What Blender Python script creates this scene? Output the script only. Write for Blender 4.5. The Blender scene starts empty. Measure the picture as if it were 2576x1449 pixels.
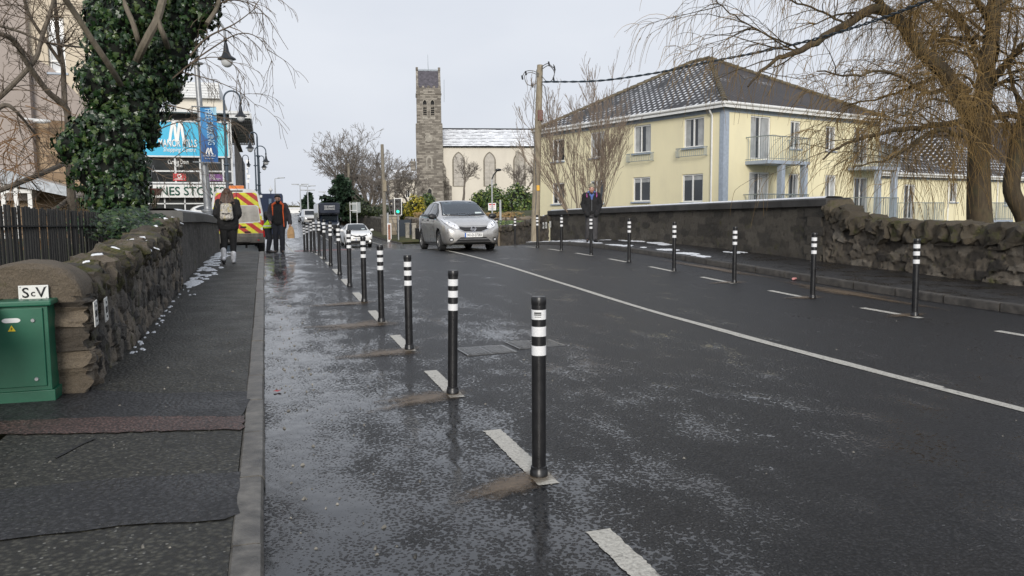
import bpy, bmesh, math, random
from mathutils import Vector, Matrix, noise as mnoise
from mathutils.bvhtree import BVHTree
from mathutils.kdtree import KDTree
from mathutils.geometry import delaunay_2d_cdt
R_ = math.radians
rnd = random.Random(7)
S = bpy.context.scene
COL = S.collection

# ------------------------------------------------------------------ camera (world: X right of the road, Y along the road)
CAMZ = 1.455
W_, F_ = 2576.0, 1983.0
cam = bpy.data.cameras.new('camera'); camo = bpy.data.objects.new('camera', cam); COL.objects.link(camo)
yaw, pit, rol = R_(17.3), R_(5.45), R_(0.45)
fw = Vector((math.sin(yaw)*math.cos(pit), math.cos(yaw)*math.cos(pit), -math.sin(pit)))
r0 = Vector((math.cos(yaw), -math.sin(yaw), 0)); u0 = r0.cross(fw)
rt = r0*math.cos(rol) - u0*math.sin(rol); up = u0*math.cos(rol) + r0*math.sin(rol)
camo.matrix_world = Matrix(((rt.x, up.x, -fw.x, 0), (rt.y, up.y, -fw.y, 0), (rt.z, up.z, -fw.z, CAMZ), (0, 0, 0, 1)))
cam.sensor_width = 36; cam.lens = 36*F_/W_; cam.clip_start = 0.05; cam.clip_end = 3000
S.camera = camo
CP = Vector((0, 0, CAMZ))
def ray(x, y): return fw + rt*((x-1288)/F_) - up*((y-724.5)/F_)
def atD(x, y, d): return CP + ray(x, y)*d            # survey of the photograph: a point at a known depth
def atX(x, y, X): r = ray(x, y); return CP + r*(X/r.x)
def atY(x, y, Y): r = ray(x, y); return CP + r*(Y/r.y)
def atZ(x, y, Z): r = ray(x, y); return CP + r*((Z-CAMZ)/r.z)

# ------------------------------------------------------------------ object helpers
def tag(o, label=None, cat=None, group=None, kind=None):
    if label: o['label'] = label
    if cat: o['category'] = cat
    if group: o['group'] = group
    if kind: o['kind'] = kind
    return o
def thing(name, label, cat, loc=(0, 0, 0), rotz=0, group=None):
    o = bpy.data.objects.new(name, None); COL.objects.link(o); o.empty_display_size = .1
    o.location = loc; o.rotation_euler = (0, 0, rotz)
    return tag(o, label, cat, group)
def copy_tree(o, parent=None):
    c = o.copy(); COL.objects.link(c)
    if parent: c.parent = parent
    for ch in list(o.children): copy_tree(ch, c)
    return c
def cr(pts, n):                                       # Catmull-Rom through points
    P = [Vector(p) for p in pts]; P = [P[0]*2-P[1]] + P + [P[-1]*2-P[-2]]; out = []
    for i in range(1, len(P)-2):
        a, b, c, d = P[i-1:i+3]
        for k in range(n):
            t = k/n
            out.append(.5*((2*b)+(c-a)*t+(2*a-5*b+4*c-d)*t*t+(3*b-a-3*c+d)*t*t*t))
    return out + [P[-2]]
class MB:
    def __init__(s): s.v = []; s.f = []; s.m = []; s.M = None; s.mi = 0
    def vert(s, p):
        p = Vector(p); s.v.append(s.M @ p if s.M else p); return len(s.v)-1
    def face(s, ids, mi=None): s.f.append(tuple(ids)); s.m.append(s.mi if mi is None else mi)
    def poly(s, pts, mi=None): s.face([s.vert(p) for p in pts], mi)
    def box(s, a, b, mi=None):
        (x0, y0, z0), (x1, y1, z1) = a, b
        i = [s.vert(p) for p in ((x0,y0,z0),(x1,y0,z0),(x1,y1,z0),(x0,y1,z0),(x0,y0,z1),(x1,y0,z1),(x1,y1,z1),(x0,y1,z1))]
        for q in ((3,2,1,0),(4,5,6,7),(0,1,5,4),(1,2,6,5),(2,3,7,6),(3,0,4,7)): s.face([i[k] for k in q], mi)
    def tube(s, pts, rad, n=8, mi=None, cap=True):
        pts = [Vector(p) for p in pts]
        if not hasattr(rad, '__len__'): rad = [rad]*len(pts)
        rings = []; ref = None
        for k, p in enumerate(pts):
            t = (pts[min(k+1, len(pts)-1)] - pts[max(k-1, 0)])
            if t.length < 1e-9: t = Vector((0, 0, 1))
            t.normalize()
            if ref is None: ref = Vector((1, 0, 0)) if abs(t.x) < .8 else Vector((0, 1, 0))
            u = (ref - t*ref.dot(t)).normalized(); w = t.cross(u); ref = u
            rings.append([s.vert(p + (u*math.cos(2*math.pi*j/n) + w*math.sin(2*math.pi*j/n))*rad[k]) for j in range(n)])
        for a, b in zip(rings, rings[1:]):
            for j in range(n): s.face((a[j], a[(j+1) % n], b[(j+1) % n], b[j]), mi)
        if cap and n > 3: s.face(rings[0][::-1], mi); s.face(rings[-1], mi)
    def cyl(s, p0, p1, r0, r1=None, n=16, mi=None): s.tube([p0, p1], [r0, r0 if r1 is None else r1], n, mi)
    def lathe(s, prof, c=(0, 0, 0), n=20, mi=None, axis='z'):
        c = Vector(c); rings = []
        for r, h in prof:
            ring = []
            for j in range(n):
                a = 2*math.pi*j/n; x, y = r*math.cos(a), r*math.sin(a)
                ring.append(s.vert(c + (Vector((x, y, h)) if axis == 'z' else Vector((h, x, y)) if axis == 'x' else Vector((y, h, x)))))
            rings.append(ring)
        for a, b in zip(rings, rings[1:]):
            for j in range(n): s.face((a[j], a[(j+1) % n], b[(j+1) % n], b[j]), mi)
    def sphere(s, c, r, n=10, mi=None):
        c = Vector(c); r = Vector(r) if hasattr(r, '__len__') else Vector((r, r, r)); rings = []
        for i in range(n+1):
            th = math.pi*i/n
            rings.append([s.vert(c + Vector((r.x*math.sin(th)*math.cos(2*math.pi*j/(2*n)), r.y*math.sin(th)*math.sin(2*math.pi*j/(2*n)), r.z*math.cos(th)))) for j in range(2*n)])
        for a, b in zip(rings, rings[1:]):
            for j in range(2*n): s.face((b[j], b[(j+1) % (2*n)], a[(j+1) % (2*n)], a[j]), mi)
    def prism(s, poly, y0, y1, mi=None):              # polygon in local x,z extruded along y
        a = [s.vert((x, y0, z)) for x, z in poly]; b = [s.vert((x, y1, z)) for x, z in poly]; n = len(poly)
        s.face(a, mi); s.face(b[::-1], mi)
        for j in range(n): s.face((a[j], b[j], b[(j+1) % n], a[(j+1) % n]), mi)
    def grid(s, nu, nv, fn, mi=None, skip=None):
        ids = [[s.vert(fn(i/nu, j/nv)) for j in range(nv+1)] for i in range(nu+1)]
        for i in range(nu):
            for j in range(nv):
                if skip and skip((i+.5)/nu, (j+.5)/nv): continue
                s.face((ids[i][j], ids[i+1][j], ids[i+1][j+1], ids[i][j+1]), mi)
        return ids
    def build(s, name, mats, parent=None, smooth=False, bevel=0, world=False, fix=False, seg=2, sharp=40):
        me = bpy.data.meshes.new(name); me.from_pydata([tuple(v) for v in s.v], [], s.f)
        if not isinstance(mats, (list, tuple)): mats = [mats]
        for m in mats: me.materials.append(m)
        if len(mats) > 1: me.polygons.foreach_set('material_index', s.m)
        if fix:
            bm = bmesh.new(); bm.from_mesh(me); bmesh.ops.remove_doubles(bm, verts=bm.verts, dist=1e-5); bmesh.ops.recalc_face_normals(bm, faces=bm.faces); bm.to_mesh(me); bm.free()
        if smooth:
            me.polygons.foreach_set('use_smooth', [True]*len(me.polygons))
            if sharp < 180: me.set_sharp_from_angle(angle=R_(sharp))
        me.update()
        o = bpy.data.objects.new(name, me); COL.objects.link(o)
        if parent:
            o.parent = parent
            if world: o.location = -parent.location
        if bevel:
            b = o.modifiers.new('bevel', 'BEVEL'); b.width = bevel; b.segments = seg; b.limit_method = 'ANGLE'; b.angle_limit = R_(50)
        return o
def bake(o):                                          # apply an object's modifiers to its mesh
    dg = bpy.context.evaluated_depsgraph_get(); dg.update()
    me = bpy.data.meshes.new_from_object(o.evaluated_get(dg)); old = o.data; o.modifiers.clear(); o.data = me
    return o
def TR(loc, rotz=0, rx=0, ry=0):
    return Matrix.Translation(Vector(loc)) @ Matrix.Rotation(rotz, 4, 'Z') @ Matrix.Rotation(rx, 4, 'X') @ Matrix.Rotation(ry, 4, 'Y')
def text(name, s, m, parent, M, height=None, width=None, depth=.003, shear=0, bold=0, world=False):
    """lettering: local x to the right, local z up, facing -y, centred; M places it"""
    cu = bpy.data.curves.new(name, 'FONT'); cu.body = s; cu.align_x = 'CENTER'; cu.align_y = 'CENTER'; cu.shear = shear; cu.offset = bold; cu.resolution_u = 3
    t = bpy.data.objects.new('tmp', cu); COL.objects.link(t)
    dg = bpy.context.evaluated_depsgraph_get(); dg.update()
    me = bpy.data.meshes.new_from_object(t.evaluated_get(dg)); bpy.data.objects.remove(t)
    xs = [v.co.x for v in me.vertices]; ys = [v.co.y for v in me.vertices]
    cx, cy = (min(xs)+max(xs))/2, (min(ys)+max(ys))/2; w, h = max(xs)-min(xs), max(ys)-min(ys)
    sy = height/h if height else width/w; sx = width/w if width else sy
    bm = bmesh.new(); bm.from_mesh(me)
    for v in bm.verts: v.co = M @ Vector(((v.co.x-cx)*sx, 0, (v.co.y-cy)*sy))
    bmesh.ops.recalc_face_normals(bm, faces=bm.faces)
    nrm = (M.to_3x3() @ Vector((0, -1, 0)))
    r = bmesh.ops.extrude_face_region(bm, geom=bm.faces[:])
    for g in r['geom']:
        if isinstance(g, bmesh.types.BMVert): g.co += nrm*depth
    bmesh.ops.recalc_face_normals(bm, faces=bm.faces)
    bm.to_mesh(me); bm.free(); me.materials.clear(); me.materials.append(m)
    o = bpy.data.objects.new(name, me); COL.objects.link(o); o.parent = parent
    if world and parent: o.location = -parent.location
    return o

# ------------------------------------------------------------------ materials
class NT:
    def __init__(s, name):
        s.mat = bpy.data.materials.new(name); s.mat.use_nodes = True; s.t = s.mat.node_tree
        s.b = s.t.nodes['Principled BSDF']; s.tc = s.n('ShaderNodeTexCoord'); s.co = s.tc.outputs['Object']
    def n(s, ty, ins=None, **kw):
        k = s.t.nodes.new(ty)
        for a, b in kw.items(): setattr(k, a, b)
        for a, b in (ins or {}).items(): s.set(k.inputs[a], b)
        return k
    def set(s, sock, v):
        if isinstance(v, bpy.types.NodeSocket): s.t.links.new(v, sock)
        elif hasattr(v, '__len__') and len(v) == 3 and sock.type == 'RGBA': sock.default_value = (*v, 1)
        else: sock.default_value = v
    def noise(s, scale, detail=4, rough=.55, co=None, dist=0):
        return s.n('ShaderNodeTexNoise', {'Vector': co or s.co, 'Scale': scale, 'Detail': detail, 'Roughness': rough, 'Distortion': dist}).outputs['Fac']
    def vor(s, scale, co=None, feature='F1', out='Distance', rnd=1):
        return s.n('ShaderNodeTexVoronoi', {'Vector': co or s.co, 'Scale': scale, 'Randomness': rnd}, feature=feature).outputs[out]
    def map(s, scale=(1, 1, 1), loc=(0, 0, 0), rot=(0, 0, 0), co=None):
        return s.n('ShaderNodeMapping', {'Vector': co or s.co, 'Scale': scale, 'Location': loc, 'Rotation': rot}).outputs[0]
    def ramp(s, f, stops):
        r = s.n('ShaderNodeValToRGB', {'Fac': f}); e = r.color_ramp.elements
        while len(e) < len(stops): e.new(.5)
        for k, (p, c) in zip(e, stops): k.position = p; k.color = (*c, 1) if hasattr(c, '__len__') else (c, c, c, 1)
        return r.outputs[0]
    def mr(s, f, a, b, c=0, d=1): return s.n('ShaderNodeMapRange', {'Value': f, 'From Min': a, 'From Max': b, 'To Min': c, 'To Max': d}).outputs[0]
    def mix(s, f, a, b, bt='MIX'):
        k = s.n('ShaderNodeMix', data_type='RGBA', blend_type=bt)
        s.set(k.inputs[0], f); s.set(k.inputs[6], a); s.set(k.inputs[7], b); return k.outputs[2]
    def math(s, op, a, b=0): 
        k = s.n('ShaderNodeMath', operation=op); s.set(k.inputs[0], a); s.set(k.inputs[1], b); return k.outputs[0]
    def bump(s, h, st=.5, d=.01, nrm=None):
        k = s.n('ShaderNodeBump', {'Height': h, 'Strength': st, 'Distance': d})
        if nrm: s.set(k.inputs['Normal'], nrm)
        return k.outputs[0]
    def sep(s, co=None):
        return s.n('ShaderNodeSeparateXYZ', {'Vector': co or s.co}).outputs
    def done(s, color=None, rough=None, normal=None, **kw):
        for a, v in (('Base Color', color), ('Roughness', rough), ('Normal', normal)):
            if v is not None: s.set(s.b.inputs[a], v)
        for a, v in kw.items(): s.set(s.b.inputs[a.replace('_', ' ')], v)
        return s.mat
MC = {}
def plain(name, c, rough=.5, metal=0, var=.12, scale=8, bump=0, bscale=60, coat=0, emit=None, dirt=None):
    """a plain surface with slight variation in tone and gloss"""
    if name in MC: return MC[name]
    t = NT(name); n = t.noise(scale, 5)
    c2 = tuple(max(0, x*(1-var*1.6)) for x in c); c1 = tuple(min(1, x*(1+var)) for x in c)
    colr = t.ramp(n, [(.3, c2), (.7, c1)])
    if dirt: colr = t.mix(t.mr(t.noise(scale*.4, 6, .7), .45, .75, 0, .8), colr, dirt)
    kw = {'Metallic': metal}
    if coat: kw['Coat_Weight'] = coat; kw['Coat_Roughness'] = .08
    if emit: kw['Emission_Color'] = emit[0]; kw['Emission_Strength'] = emit[1]
    nr = t.bump(t.noise(bscale, 3), bump, .01) if bump else None
    MC[name] = t.done(colr, t.mr(n, .2, .8, rough*.85, min(1, rough*1.15)), nr, **kw)
    return MC[name]
# ------------------------------------------------------------------ levels
HP = [(-60, -.1), (-10, 0), (4, 0), (6.1, 0), (8.2, .02), (10.2, .05), (12.1, .11), (14.2, .17), (16.2, .235), (18.6, .29), (20.8, .32), (22.5, .33), (24.6, .30), (26.3, .24), (28.9, .13), (31.1, .02),
      (35, -.2), (42, -.52), (48, -.7), (54, -.8), (60, -.82), (68, -.78), (84, -.52), (98, -.2), (120, .15), (160, .8), (230, 1.7), (600, 3)]
def hump(Y):
    for (a, b), (c, d) in zip(HP, HP[1:]):
        if Y <= c:
            t = (Y-a)/(c-a); return b+(d-b)*t
    return HP[-1][1]
def hs(Y): return (hump(Y-1)+2*hump(Y)+hump(Y+1))/4
def zr(X, Y): return hs(Y) + .0095*(X-1.4)
KH = .065                                             # left kerb upstand
def zl(X, Y): return zr(-.05, Y) + KH + .012*(-.05-X)  # left footpath
def zrp(X, Y): return zr(9.3, Y) + .11 + .02*(X-9.3)  # right footpath

# ------------------------------------------------------------------ big materials
def m_asphalt(name='wet asphalt road'):
    t = NT(name); x, y, z = t.sep()[:3]
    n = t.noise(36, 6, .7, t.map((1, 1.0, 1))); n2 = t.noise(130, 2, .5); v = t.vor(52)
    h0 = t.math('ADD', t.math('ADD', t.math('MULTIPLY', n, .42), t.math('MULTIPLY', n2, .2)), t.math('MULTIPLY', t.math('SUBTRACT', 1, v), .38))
    big = t.noise(.5, 3, .5, t.map((1.6, .35, 1))); med = t.noise(2.6, 3, .6, t.map((1, .55, 1)))
    kerb = t.mr(x, .2, 1.3, 1, 0); kerb2 = t.mr(x, 1.5, 6.0, 1, 0); right = t.math('ADD', t.mr(x, 1.4, 4.5, 0.012, .065), t.math('ADD', t.mr(y, 6, 11, 0, .03), t.mr(y, 24, 36, 0, -.16)))
    lvl = t.math('ADD', t.mr(big, .3, .7, .33, .47), t.math('MULTIPLY', t.math('SUBTRACT', med, .5), .6))
    lvl = t.math('SUBTRACT', t.math('ADD', lvl, t.math('ADD', t.math('MULTIPLY', kerb, .14), t.math('MULTIPLY', kerb2, .035))), right)
    h = t.math('MAXIMUM', h0, lvl)
    wet = t.mr(t.math('SUBTRACT', h0, lvl), -.03, .05, 1, 0)
    colr = t.ramp(h0, [(.38, (.0012, .0012, .0015)), (.5, (.008, .0079, .0085)), (.66, (.042, .0415, .0435))])  # dark bitumen between stones, with pit shade also painted into the colour
    colr = t.mix(t.mr(n2, .66, .8, 0, .5), colr, (.07, .068, .064))
    colr = t.mix(wet, colr, (.009, .0095, .011))
    colr = t.mix(t.mr(t.noise(.35, 4, .6), .52, .72, 0, .35), colr, (.03, .024, .018))
    rough = t.mr(wet, 0, 1, .4, .085); h = t.math('ADD', h, t.math('MULTIPLY', n, .015))
    return t.done(colr, rough, t.bump(h, .9, .03), Specular_IOR_Level=t.mr(wet, 0, 1, .3, .9))
def m_path(name, c0, c1, speck=.5, wet=.3, sc=90):
    t = NT(name); n = t.noise(sc, 3, .6); b = t.noise(1.3, 4, .6); v = t.vor(sc*.7)
    h = t.math('ADD', t.math('MULTIPLY', n, .5), t.math('MULTIPLY', t.math('SUBTRACT', 1, v), .5))
    colr = t.ramp(h, [(.4, tuple(q*.45 for q in c0)), (.52, c0), (.68, c1)])
    cell = t.n('ShaderNodeTexVoronoi', {'Vector': t.co, 'Scale': 38.0})
    sel = t.mr(t.sep(cell.outputs['Color'])[0], .8, .84, 0, 1)
    colr = t.mix(t.math('MULTIPLY', t.mr(cell.outputs['Distance'], .2, .3, speck, 0), sel), colr, (.24, .235, .21))
    colr = t.mix(t.mr(b, .4, .7, 0, .5), colr, tuple(q*.5 for q in c0))
    w = t.mr(t.noise(2.2, 4, .65), .42, .62, 0, wet)
    return t.done(colr, t.mr(w, 0, 1, .62, .15), t.bump(h, .8, .016))
def m_stone(name, tones, moss=.4, mscale=2.5, attr=True, scale=1.0, rough=.75):
    """stone whose tone varies stone by stone (attribute 'tone') with lichen and moss"""
    t = NT(name)
    a = t.n('ShaderNodeAttribute', attribute_name='tone').outputs['Fac']
    n = t.noise(9*scale, 6, .7); n2 = t.noise(45*scale, 4, .7)
    colr = t.ramp(a, [(i/(len(tones)-1), c) for i, c in enumerate(tones)])
    colr = t.mix(t.mr(n, .35, .65, 0, .5), colr, t.mix(.5, colr, (.05, .045, .04)))
    colr = t.mix(t.mr(n2, .6, .78, 0, .45), colr, (.26, .25, .22))
    mo = t.mr(t.noise(mscale, 6, .7), .62-.2*moss, .74-.2*moss, 0, .9)
    colr = t.mix(mo, colr, t.ramp(n2, [(.3, (.022, .028, .007)), (.7, (.12, .115, .018))]))
    n3 = t.noise(140*scale, 3, .6); colr = t.mix(t.mr(n3, .35, .65, .45, 0), colr, (.012, .011, .01))
    return t.done(colr, rough, t.bump(t.math('ADD', n, t.math('ADD', t.math('MULTIPLY', n2, .6), t.math('MULTIPLY', n3, .35))), .9, .04))
def m_ashlar(name, cols, mortar, bw, bh, bumpd=.02, coord=None, stain=None, mort=.012):
    """coursed stone blocks laid along local x and z"""
    t = NT(name); s = t.sep()
    v = t.n('ShaderNodeCombineXYZ', {'X': t.math('ADD', s[0], s[1]), 'Y': s[2], 'Z': 0.0}).outputs[0]
    w = t.noise(3, 2, .5); v2 = t.n('ShaderNodeVectorMath', {0: v, 1: t.n('ShaderNodeCombineXYZ', {'X': t.math('MULTIPLY', w, bw*.25), 'Y': t.math('MULTIPLY', w, bh*.25)}).outputs[0]}, operation='ADD').outputs[0]
    k = t.n('ShaderNodeTexBrick', {'Vector': v2, 'Color1': (0, 0, 0), 'Color2': (1, 1, 1), 'Mortar': (.5, .5, .5), 'Scale': 1.0, 'Mortar Size': mort, 'Mortar Smooth': .3, 'Bias': 0.0, 'Brick Width': bw, 'Row Height': bh})
    k.squash = .7; k.squash_frequency = 3
    n = t.noise(6, 6, .7)
    colr = t.ramp(t.mix(.35, k.outputs['Color'], n), [(.15, cols[0]), (.5, cols[1]), (.85, cols[2])])
    colr = t.mix(k.outputs['Fac'], colr, mortar)
    if stain: colr = t.mix(t.mr(t.noise(.5, 6, .7), .45, .7, 0, .7), colr, stain)
    hgt = t.math('SUBTRACT', t.math('MULTIPLY', n, .6), t.math('MULTIPLY', k.outputs['Fac'], .8))
    return t.done(colr, .85, t.bump(hgt, .8, bumpd))
def m_render(name, c, dirt, sc=1.0):
    t = NT(name); n = t.noise(1.2*sc, 5, .6, t.map((1, 1, .35))); f = t.noise(90, 2)
    colr = t.mix(t.mr(n, .42, .75, 0, .6), c, dirt)
    colr = t.mix(t.mr(f, .4, .7, 0, .12), colr, dirt)
    return t.done(colr, .85, t.bump(f, .25, .004))
def m_slate(name, base, row=.25, bw=.3, snow=0, brown=None, side=(1, 0)):
    """roof tiles: UV x along the eave, y up the slope (metres)"""
    t = NT(name); uv = t.tc.outputs['UV']
    k = t.n('ShaderNodeTexBrick', {'Vector': uv, 'Color1': (0, 0, 0), 'Color2': (1, 1, 1), 'Mortar': (.2, .2, .2), 'Scale': 1.0, 'Mortar Size': .012, 'Mortar Smooth': .4, 'Brick Width': bw, 'Row Height': row})
    s = t.sep(uv); fy = t.math('FRACT', t.math('DIVIDE', s[1], row)); fx = t.math('FRACT', t.math('DIVIDE', s[0], bw))
    n = t.noise(2.5, 5, .65)
    colr = t.ramp(t.mix(.5, k.outputs['Color'], n), [(.2, tuple(v*.6 for v in base)), (.8, tuple(min(1, v*1.35) for v in base))])
    if brown: colr = t.mix(t.mr(t.noise(.9, 5, .7), .42, .66, 0, .8), colr, brown)
    hgt = t.math('ADD', t.math('MULTIPLY', t.math('SUBTRACT', 1, fy), .8), t.math('MULTIPLY', t.math('SINE', t.math('MULTIPLY', fx, 6.283)), .25))
    rough = .6
    if snow:
        big = t.noise(.45, 4, .6); sm = t.noise(5, 4, .7)
        edge = t.mr(t.math('ADD', fy, t.math('MULTIPLY', t.math('SUBTRACT', sm, .5), .7)), .45, .6, 0, 1)
        wave = t.mr(t.math('SINE', t.math('MULTIPLY', fx, 6.283)), -.75, -.1, 1, 0)
        if bw > .5: edge = t.mr(t.math('ADD', fy, t.math('MULTIPLY', t.math('SUBTRACT', t.noise(2.2, 5, .7, t.map((.35, 1, 1.6))), .5), 1.8)), .18, .4, 0, 1)
        m = t.math('MULTIPLY', edge, t.mr(big, .62-.35*snow, .8-.35*snow, 0, 1))
        if bw < .5: m = t.math('MULTIPLY', m, wave)
        colr = t.mix(m, colr, (.82, .84, .87))
    return t.done(colr, rough, t.bump(hgt, .7, .03))
def m_leaf(name, cs, rough=.35, trans=.15, spec=.5):
    t = NT(name); i = t.n('ShaderNodeNewGeometry').outputs['Random Per Island']
    colr = t.ramp(i, [(k/(len(cs)-1), c) for k, c in enumerate(cs)])
    return t.done(colr, rough, None, Specular_IOR_Level=spec)
def m_bark(name, a, b, sc=14, green=0):
    t = NT(name); n = t.noise(sc, 6, .7, t.map((1, 1, .3))); 
    colr = t.ramp(n, [(.3, a), (.7, b)])
    if green: colr = t.mix(t.mr(t.noise(2.5, 5, .7), .5, .7, 0, green), colr, (.07, .075, .03))
    return t.done(colr, .85, t.bump(n, .8, .02))
def m_glass(name='window glass', c=(.018, .022, .026), rough=.06):
    t = NT(name); n = t.noise(.8, 3)
    return t.done(t.ramp(n, [(.3, tuple(v*.6 for v in c)), (.7, tuple(v*1.6 for v in c))]), rough, t.bump(t.noise(1.7, 1), .04, .05), Specular_IOR_Level=.7)
def m_snow():
    t = NT('snow'); n = t.noise(30, 4, .6)
    return t.done(t.ramp(n, [(.3, (.6, .63, .67)), (.6, (.86, .87, .89))]), .5, t.bump(n, .6, .02), Subsurface_Weight=.0)
def m_markpaint():
    t = NT('worn road paint'); n = t.noise(60, 4, .7); b = t.noise(14, 4, .7)
    colr = t.ramp(n, [(.25, (.22, .205, .175)), (.5, (.46, .44, .39)), (.75, (.62, .6, .53))])
    colr = t.mix(t.mr(b, .58, .68, 0, .75), colr, (.12, .11, .1))
    return t.done(colr, .5, t.bump(n, .7, .01))
M = {}
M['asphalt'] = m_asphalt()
M['path'] = m_path('footpath tarmac', (.024, .0228, .0172), (.066, .0625, .048), .8, .25, 46)
M['path_new'] = m_path('dark tarmac patch', (.017, .017, .019), (.042, .042, .045), .3, .5, 50)
M['path_red'] = m_path('reddish tarmac strip', (.06, .035, .03), (.17, .1, .085), .5, .3, 70)
M['pathr'] = m_path('right footpath tarmac', (.016, .0145, .014), (.034, .029, .025), .1, .9, 50)
M['kerb'] = plain('kerb concrete', (.125, .117, .104), .5, var=.4, scale=11, bump=.4, bscale=90, dirt=(.07, .065, .06))
M['mark'] = m_markpaint()
M['snow'] = m_snow()
M['stone'] = m_stone('rubble stone', [(.0270, .0255, .0225), (.0930, .0840, .0750), (.1575, .1410, .1200), (.2250, .1950, .1575), (.3000, .2475, .1875)], .22)
M['cope'] = m_stone('coping stone', [(.0540, .0473, .0392), (.1148, .0972, .0743), (.2025, .1647, .1215)], .7, 4.5)
M['stone_r'] = m_stone('old dark stone', [(.0286, .0234, .0182), (.0975, .0793, .0585), (.1625, .1339, .0988), (.2600, .2275, .1820)], .22)
M['cope_r'] = m_stone('mossy coping stone', [(.0675, .0540, .0351), (.1418, .1121, .0702)], .5, 3)
M['glass'] = m_glass()
M['white'] = plain('white plastic', (.78, .78, .77), .35, var=.05)
M['black'] = plain('black paint', (.012, .012, .013), .35, var=.2)
M['dark'] = plain('dark recess', (.015, .015, .016), .8)
M['rubber'] = plain('tyre rubber', (.02, .02, .021), .75, bump=.2)
M['steel'] = plain('galvanised steel', (.33, .34, .35), .45, .6, .15)
M['mirror'] = plain('chrome', (.7, .7, .72), .12, 1, .05)
M['blackplastic'] = plain('black plastic', (.018, .018, .019), .42)

# ------------------------------------------------------------------ ground sheets
def ys_fine(a, b):
    out = [a]
    while out[-1] < b:
        y = out[-1]; out.append(min(b, y + (.25 if y < 40 else .8 if y < 120 else 6)))
    return out
def sheet(name, mat, xs, ys, fn, kind='structure', label=None):
    mb = MB(); ids = [[mb.vert((x, y, fn(x, y))) for y in ys] for x in xs]
    for i in range(len(xs)-1):
        for j in range(len(ys)-1): mb.face((ids[i][j], ids[i+1][j], ids[i+1][j+1], ids[i][j+1]))
    o = mb.build(name, mat, smooth=True, sharp=180); o['kind'] = kind
    return o
YR = ys_fine(-14, 420)
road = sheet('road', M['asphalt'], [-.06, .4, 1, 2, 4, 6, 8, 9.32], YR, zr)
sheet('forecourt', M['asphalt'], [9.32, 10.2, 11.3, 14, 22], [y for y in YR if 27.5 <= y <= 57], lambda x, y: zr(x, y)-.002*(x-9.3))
sheet('footpath', M['path'], [-1.62, -.19], [y for y in YR if y <= 27.2], zl)
sheet('footpath', M['path'], [-3.2, -1.4, -.19], [y for y in YR if 27 <= y <= 160], lambda x, y: zl(x, y)-.003)
sheet('footpath', M['pathr'], [9.44, 10.3, 11.5], [y for y in YR if y <= 29.6], zrp)
sheet('footpath', M['pathr'], [9.44, 10.9, 12.7], [y for y in YR if 56.5 <= y <= 160], zrp)
def terrain(x, y):
    if -3.4 < x < 22 and -20 < y < 420 and x < 9.4: return min(zr(x, y)-.25, -.2)
    if x <= -3.4: return .75 if y < 27 else (.75+(y-27)*-.08 if y < 45 else hs(min(y, 400))-.1)
    if y < 31: return -1.9 if x > 13 else -.3
    if y < 57: return hs(y)-.35 if x < 22 else .3
    base = hs(min(y, 300)); s = min(1, max(0, (x-11)/12))
    return base + .3 + s*2.2 - (0 if y < 200 else min(1, (y-200)/100)*2)
def m_ground():
    t = NT('winter ground'); n = t.noise(.8, 6, .7); f = t.noise(16, 4, .7)
    c = t.ramp(n, [(.35, (.05, .045, .02)), (.55, (.06, .07, .022)), (.7, (.1, .075, .04))])
    return t.done(t.mix(t.mr(f, .3, .7, 0, .6), c, (.03, .03, .012)), .9, t.bump(f, .8, .05))
M['ground'] = m_ground()
gx = [-1500, -400, -120, -60, -30, -16, -10, -6, -3.41, -3.39, -1, 4, 9.3, 9.41, 11.1, 13.1, 16, 20, 22.1, 26, 32, 40, 60, 100, 200, 500, 1600]
gy = [-200, -60, -20, 0, 8, 16, 24, 26.9, 27.1, 30.9, 31.1, 36, 45, 56.9, 57.1, 66, 80, 100, 125, 160, 200, 260, 330, 420, 700, 1400, 2200]
sheet('ground', M['ground'], gx, gy, lambda x, y: terrain(x, y))
# garden soil behind the left walls
sheet('garden', M['ground'], [-9, -6, -4, -2.6, -1.9], [y for y in YR if 5 <= y <= 27][::4], lambda x, y: .82+.12*mnoise.noise((x*.7, y*.7, 0)) if y < 21 else .8)

# kerbs with joints
M['kerb_r'] = plain('dark kerb stone', (.062, .055, .047), .6, var=.4, scale=9, bump=.4, bscale=90, dirt=(.03, .026, .022))
def kerb(name, x0, x1, ya, yb, fz, L=.92, curve=None):
    mb = MB(); y = ya; r = random.Random(3)
    while y < yb:
        e = min(yb, y+L-.02); d = r.uniform(-.006, .006); lx = r.uniform(-.004, .004)
        n = 4
        pr = [(x0+lx, -.3), (x0+lx, -.022), (x0+lx+.012, -.004), (x0+lx+.03, 0), (x1+lx-.012, 0), (x1+lx, -.012), (x1+lx, -.3)]
        if x1 < 5: pr = [(x0+lx, -.3), (x0+lx, -.012), (x0+lx+.012, 0), (x1+lx-.03, 0), (x1+lx-.012, -.004), (x1+lx, -.022), (x1+lx, -.3)]
        rings = []
        for k in range(n+1):
            yy = y+(e-y)*k/n; ox = curve(yy) if curve else 0
            rings.append([mb.vert((px+ox, yy, fz(yy)+pz+d)) for px, pz in pr])
        for a, b in zip(rings, rings[1:]):
            for i in range(len(pr)-1): mb.face((a[i], b[i], b[i+1], a[i+1]))
        mb.face(rings[0]); mb.face(rings[-1][::-1])
        y += L
    o = mb.build(name, M['kerb'] if x1 < 5 else M['kerb_r'], smooth=True, fix=True, sharp=35); o['kind'] = 'structure'; return o
kerb('kerb', -.19, -.055, -3, 120, lambda y: zl(-.12, y)+.004)
kerb('kerb', 9.31, 9.45, -3, 29.8, lambda y: zr(9.35, y)+.115 - max(0, min(1, (y-27)/2.5))*.1, .92)
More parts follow.
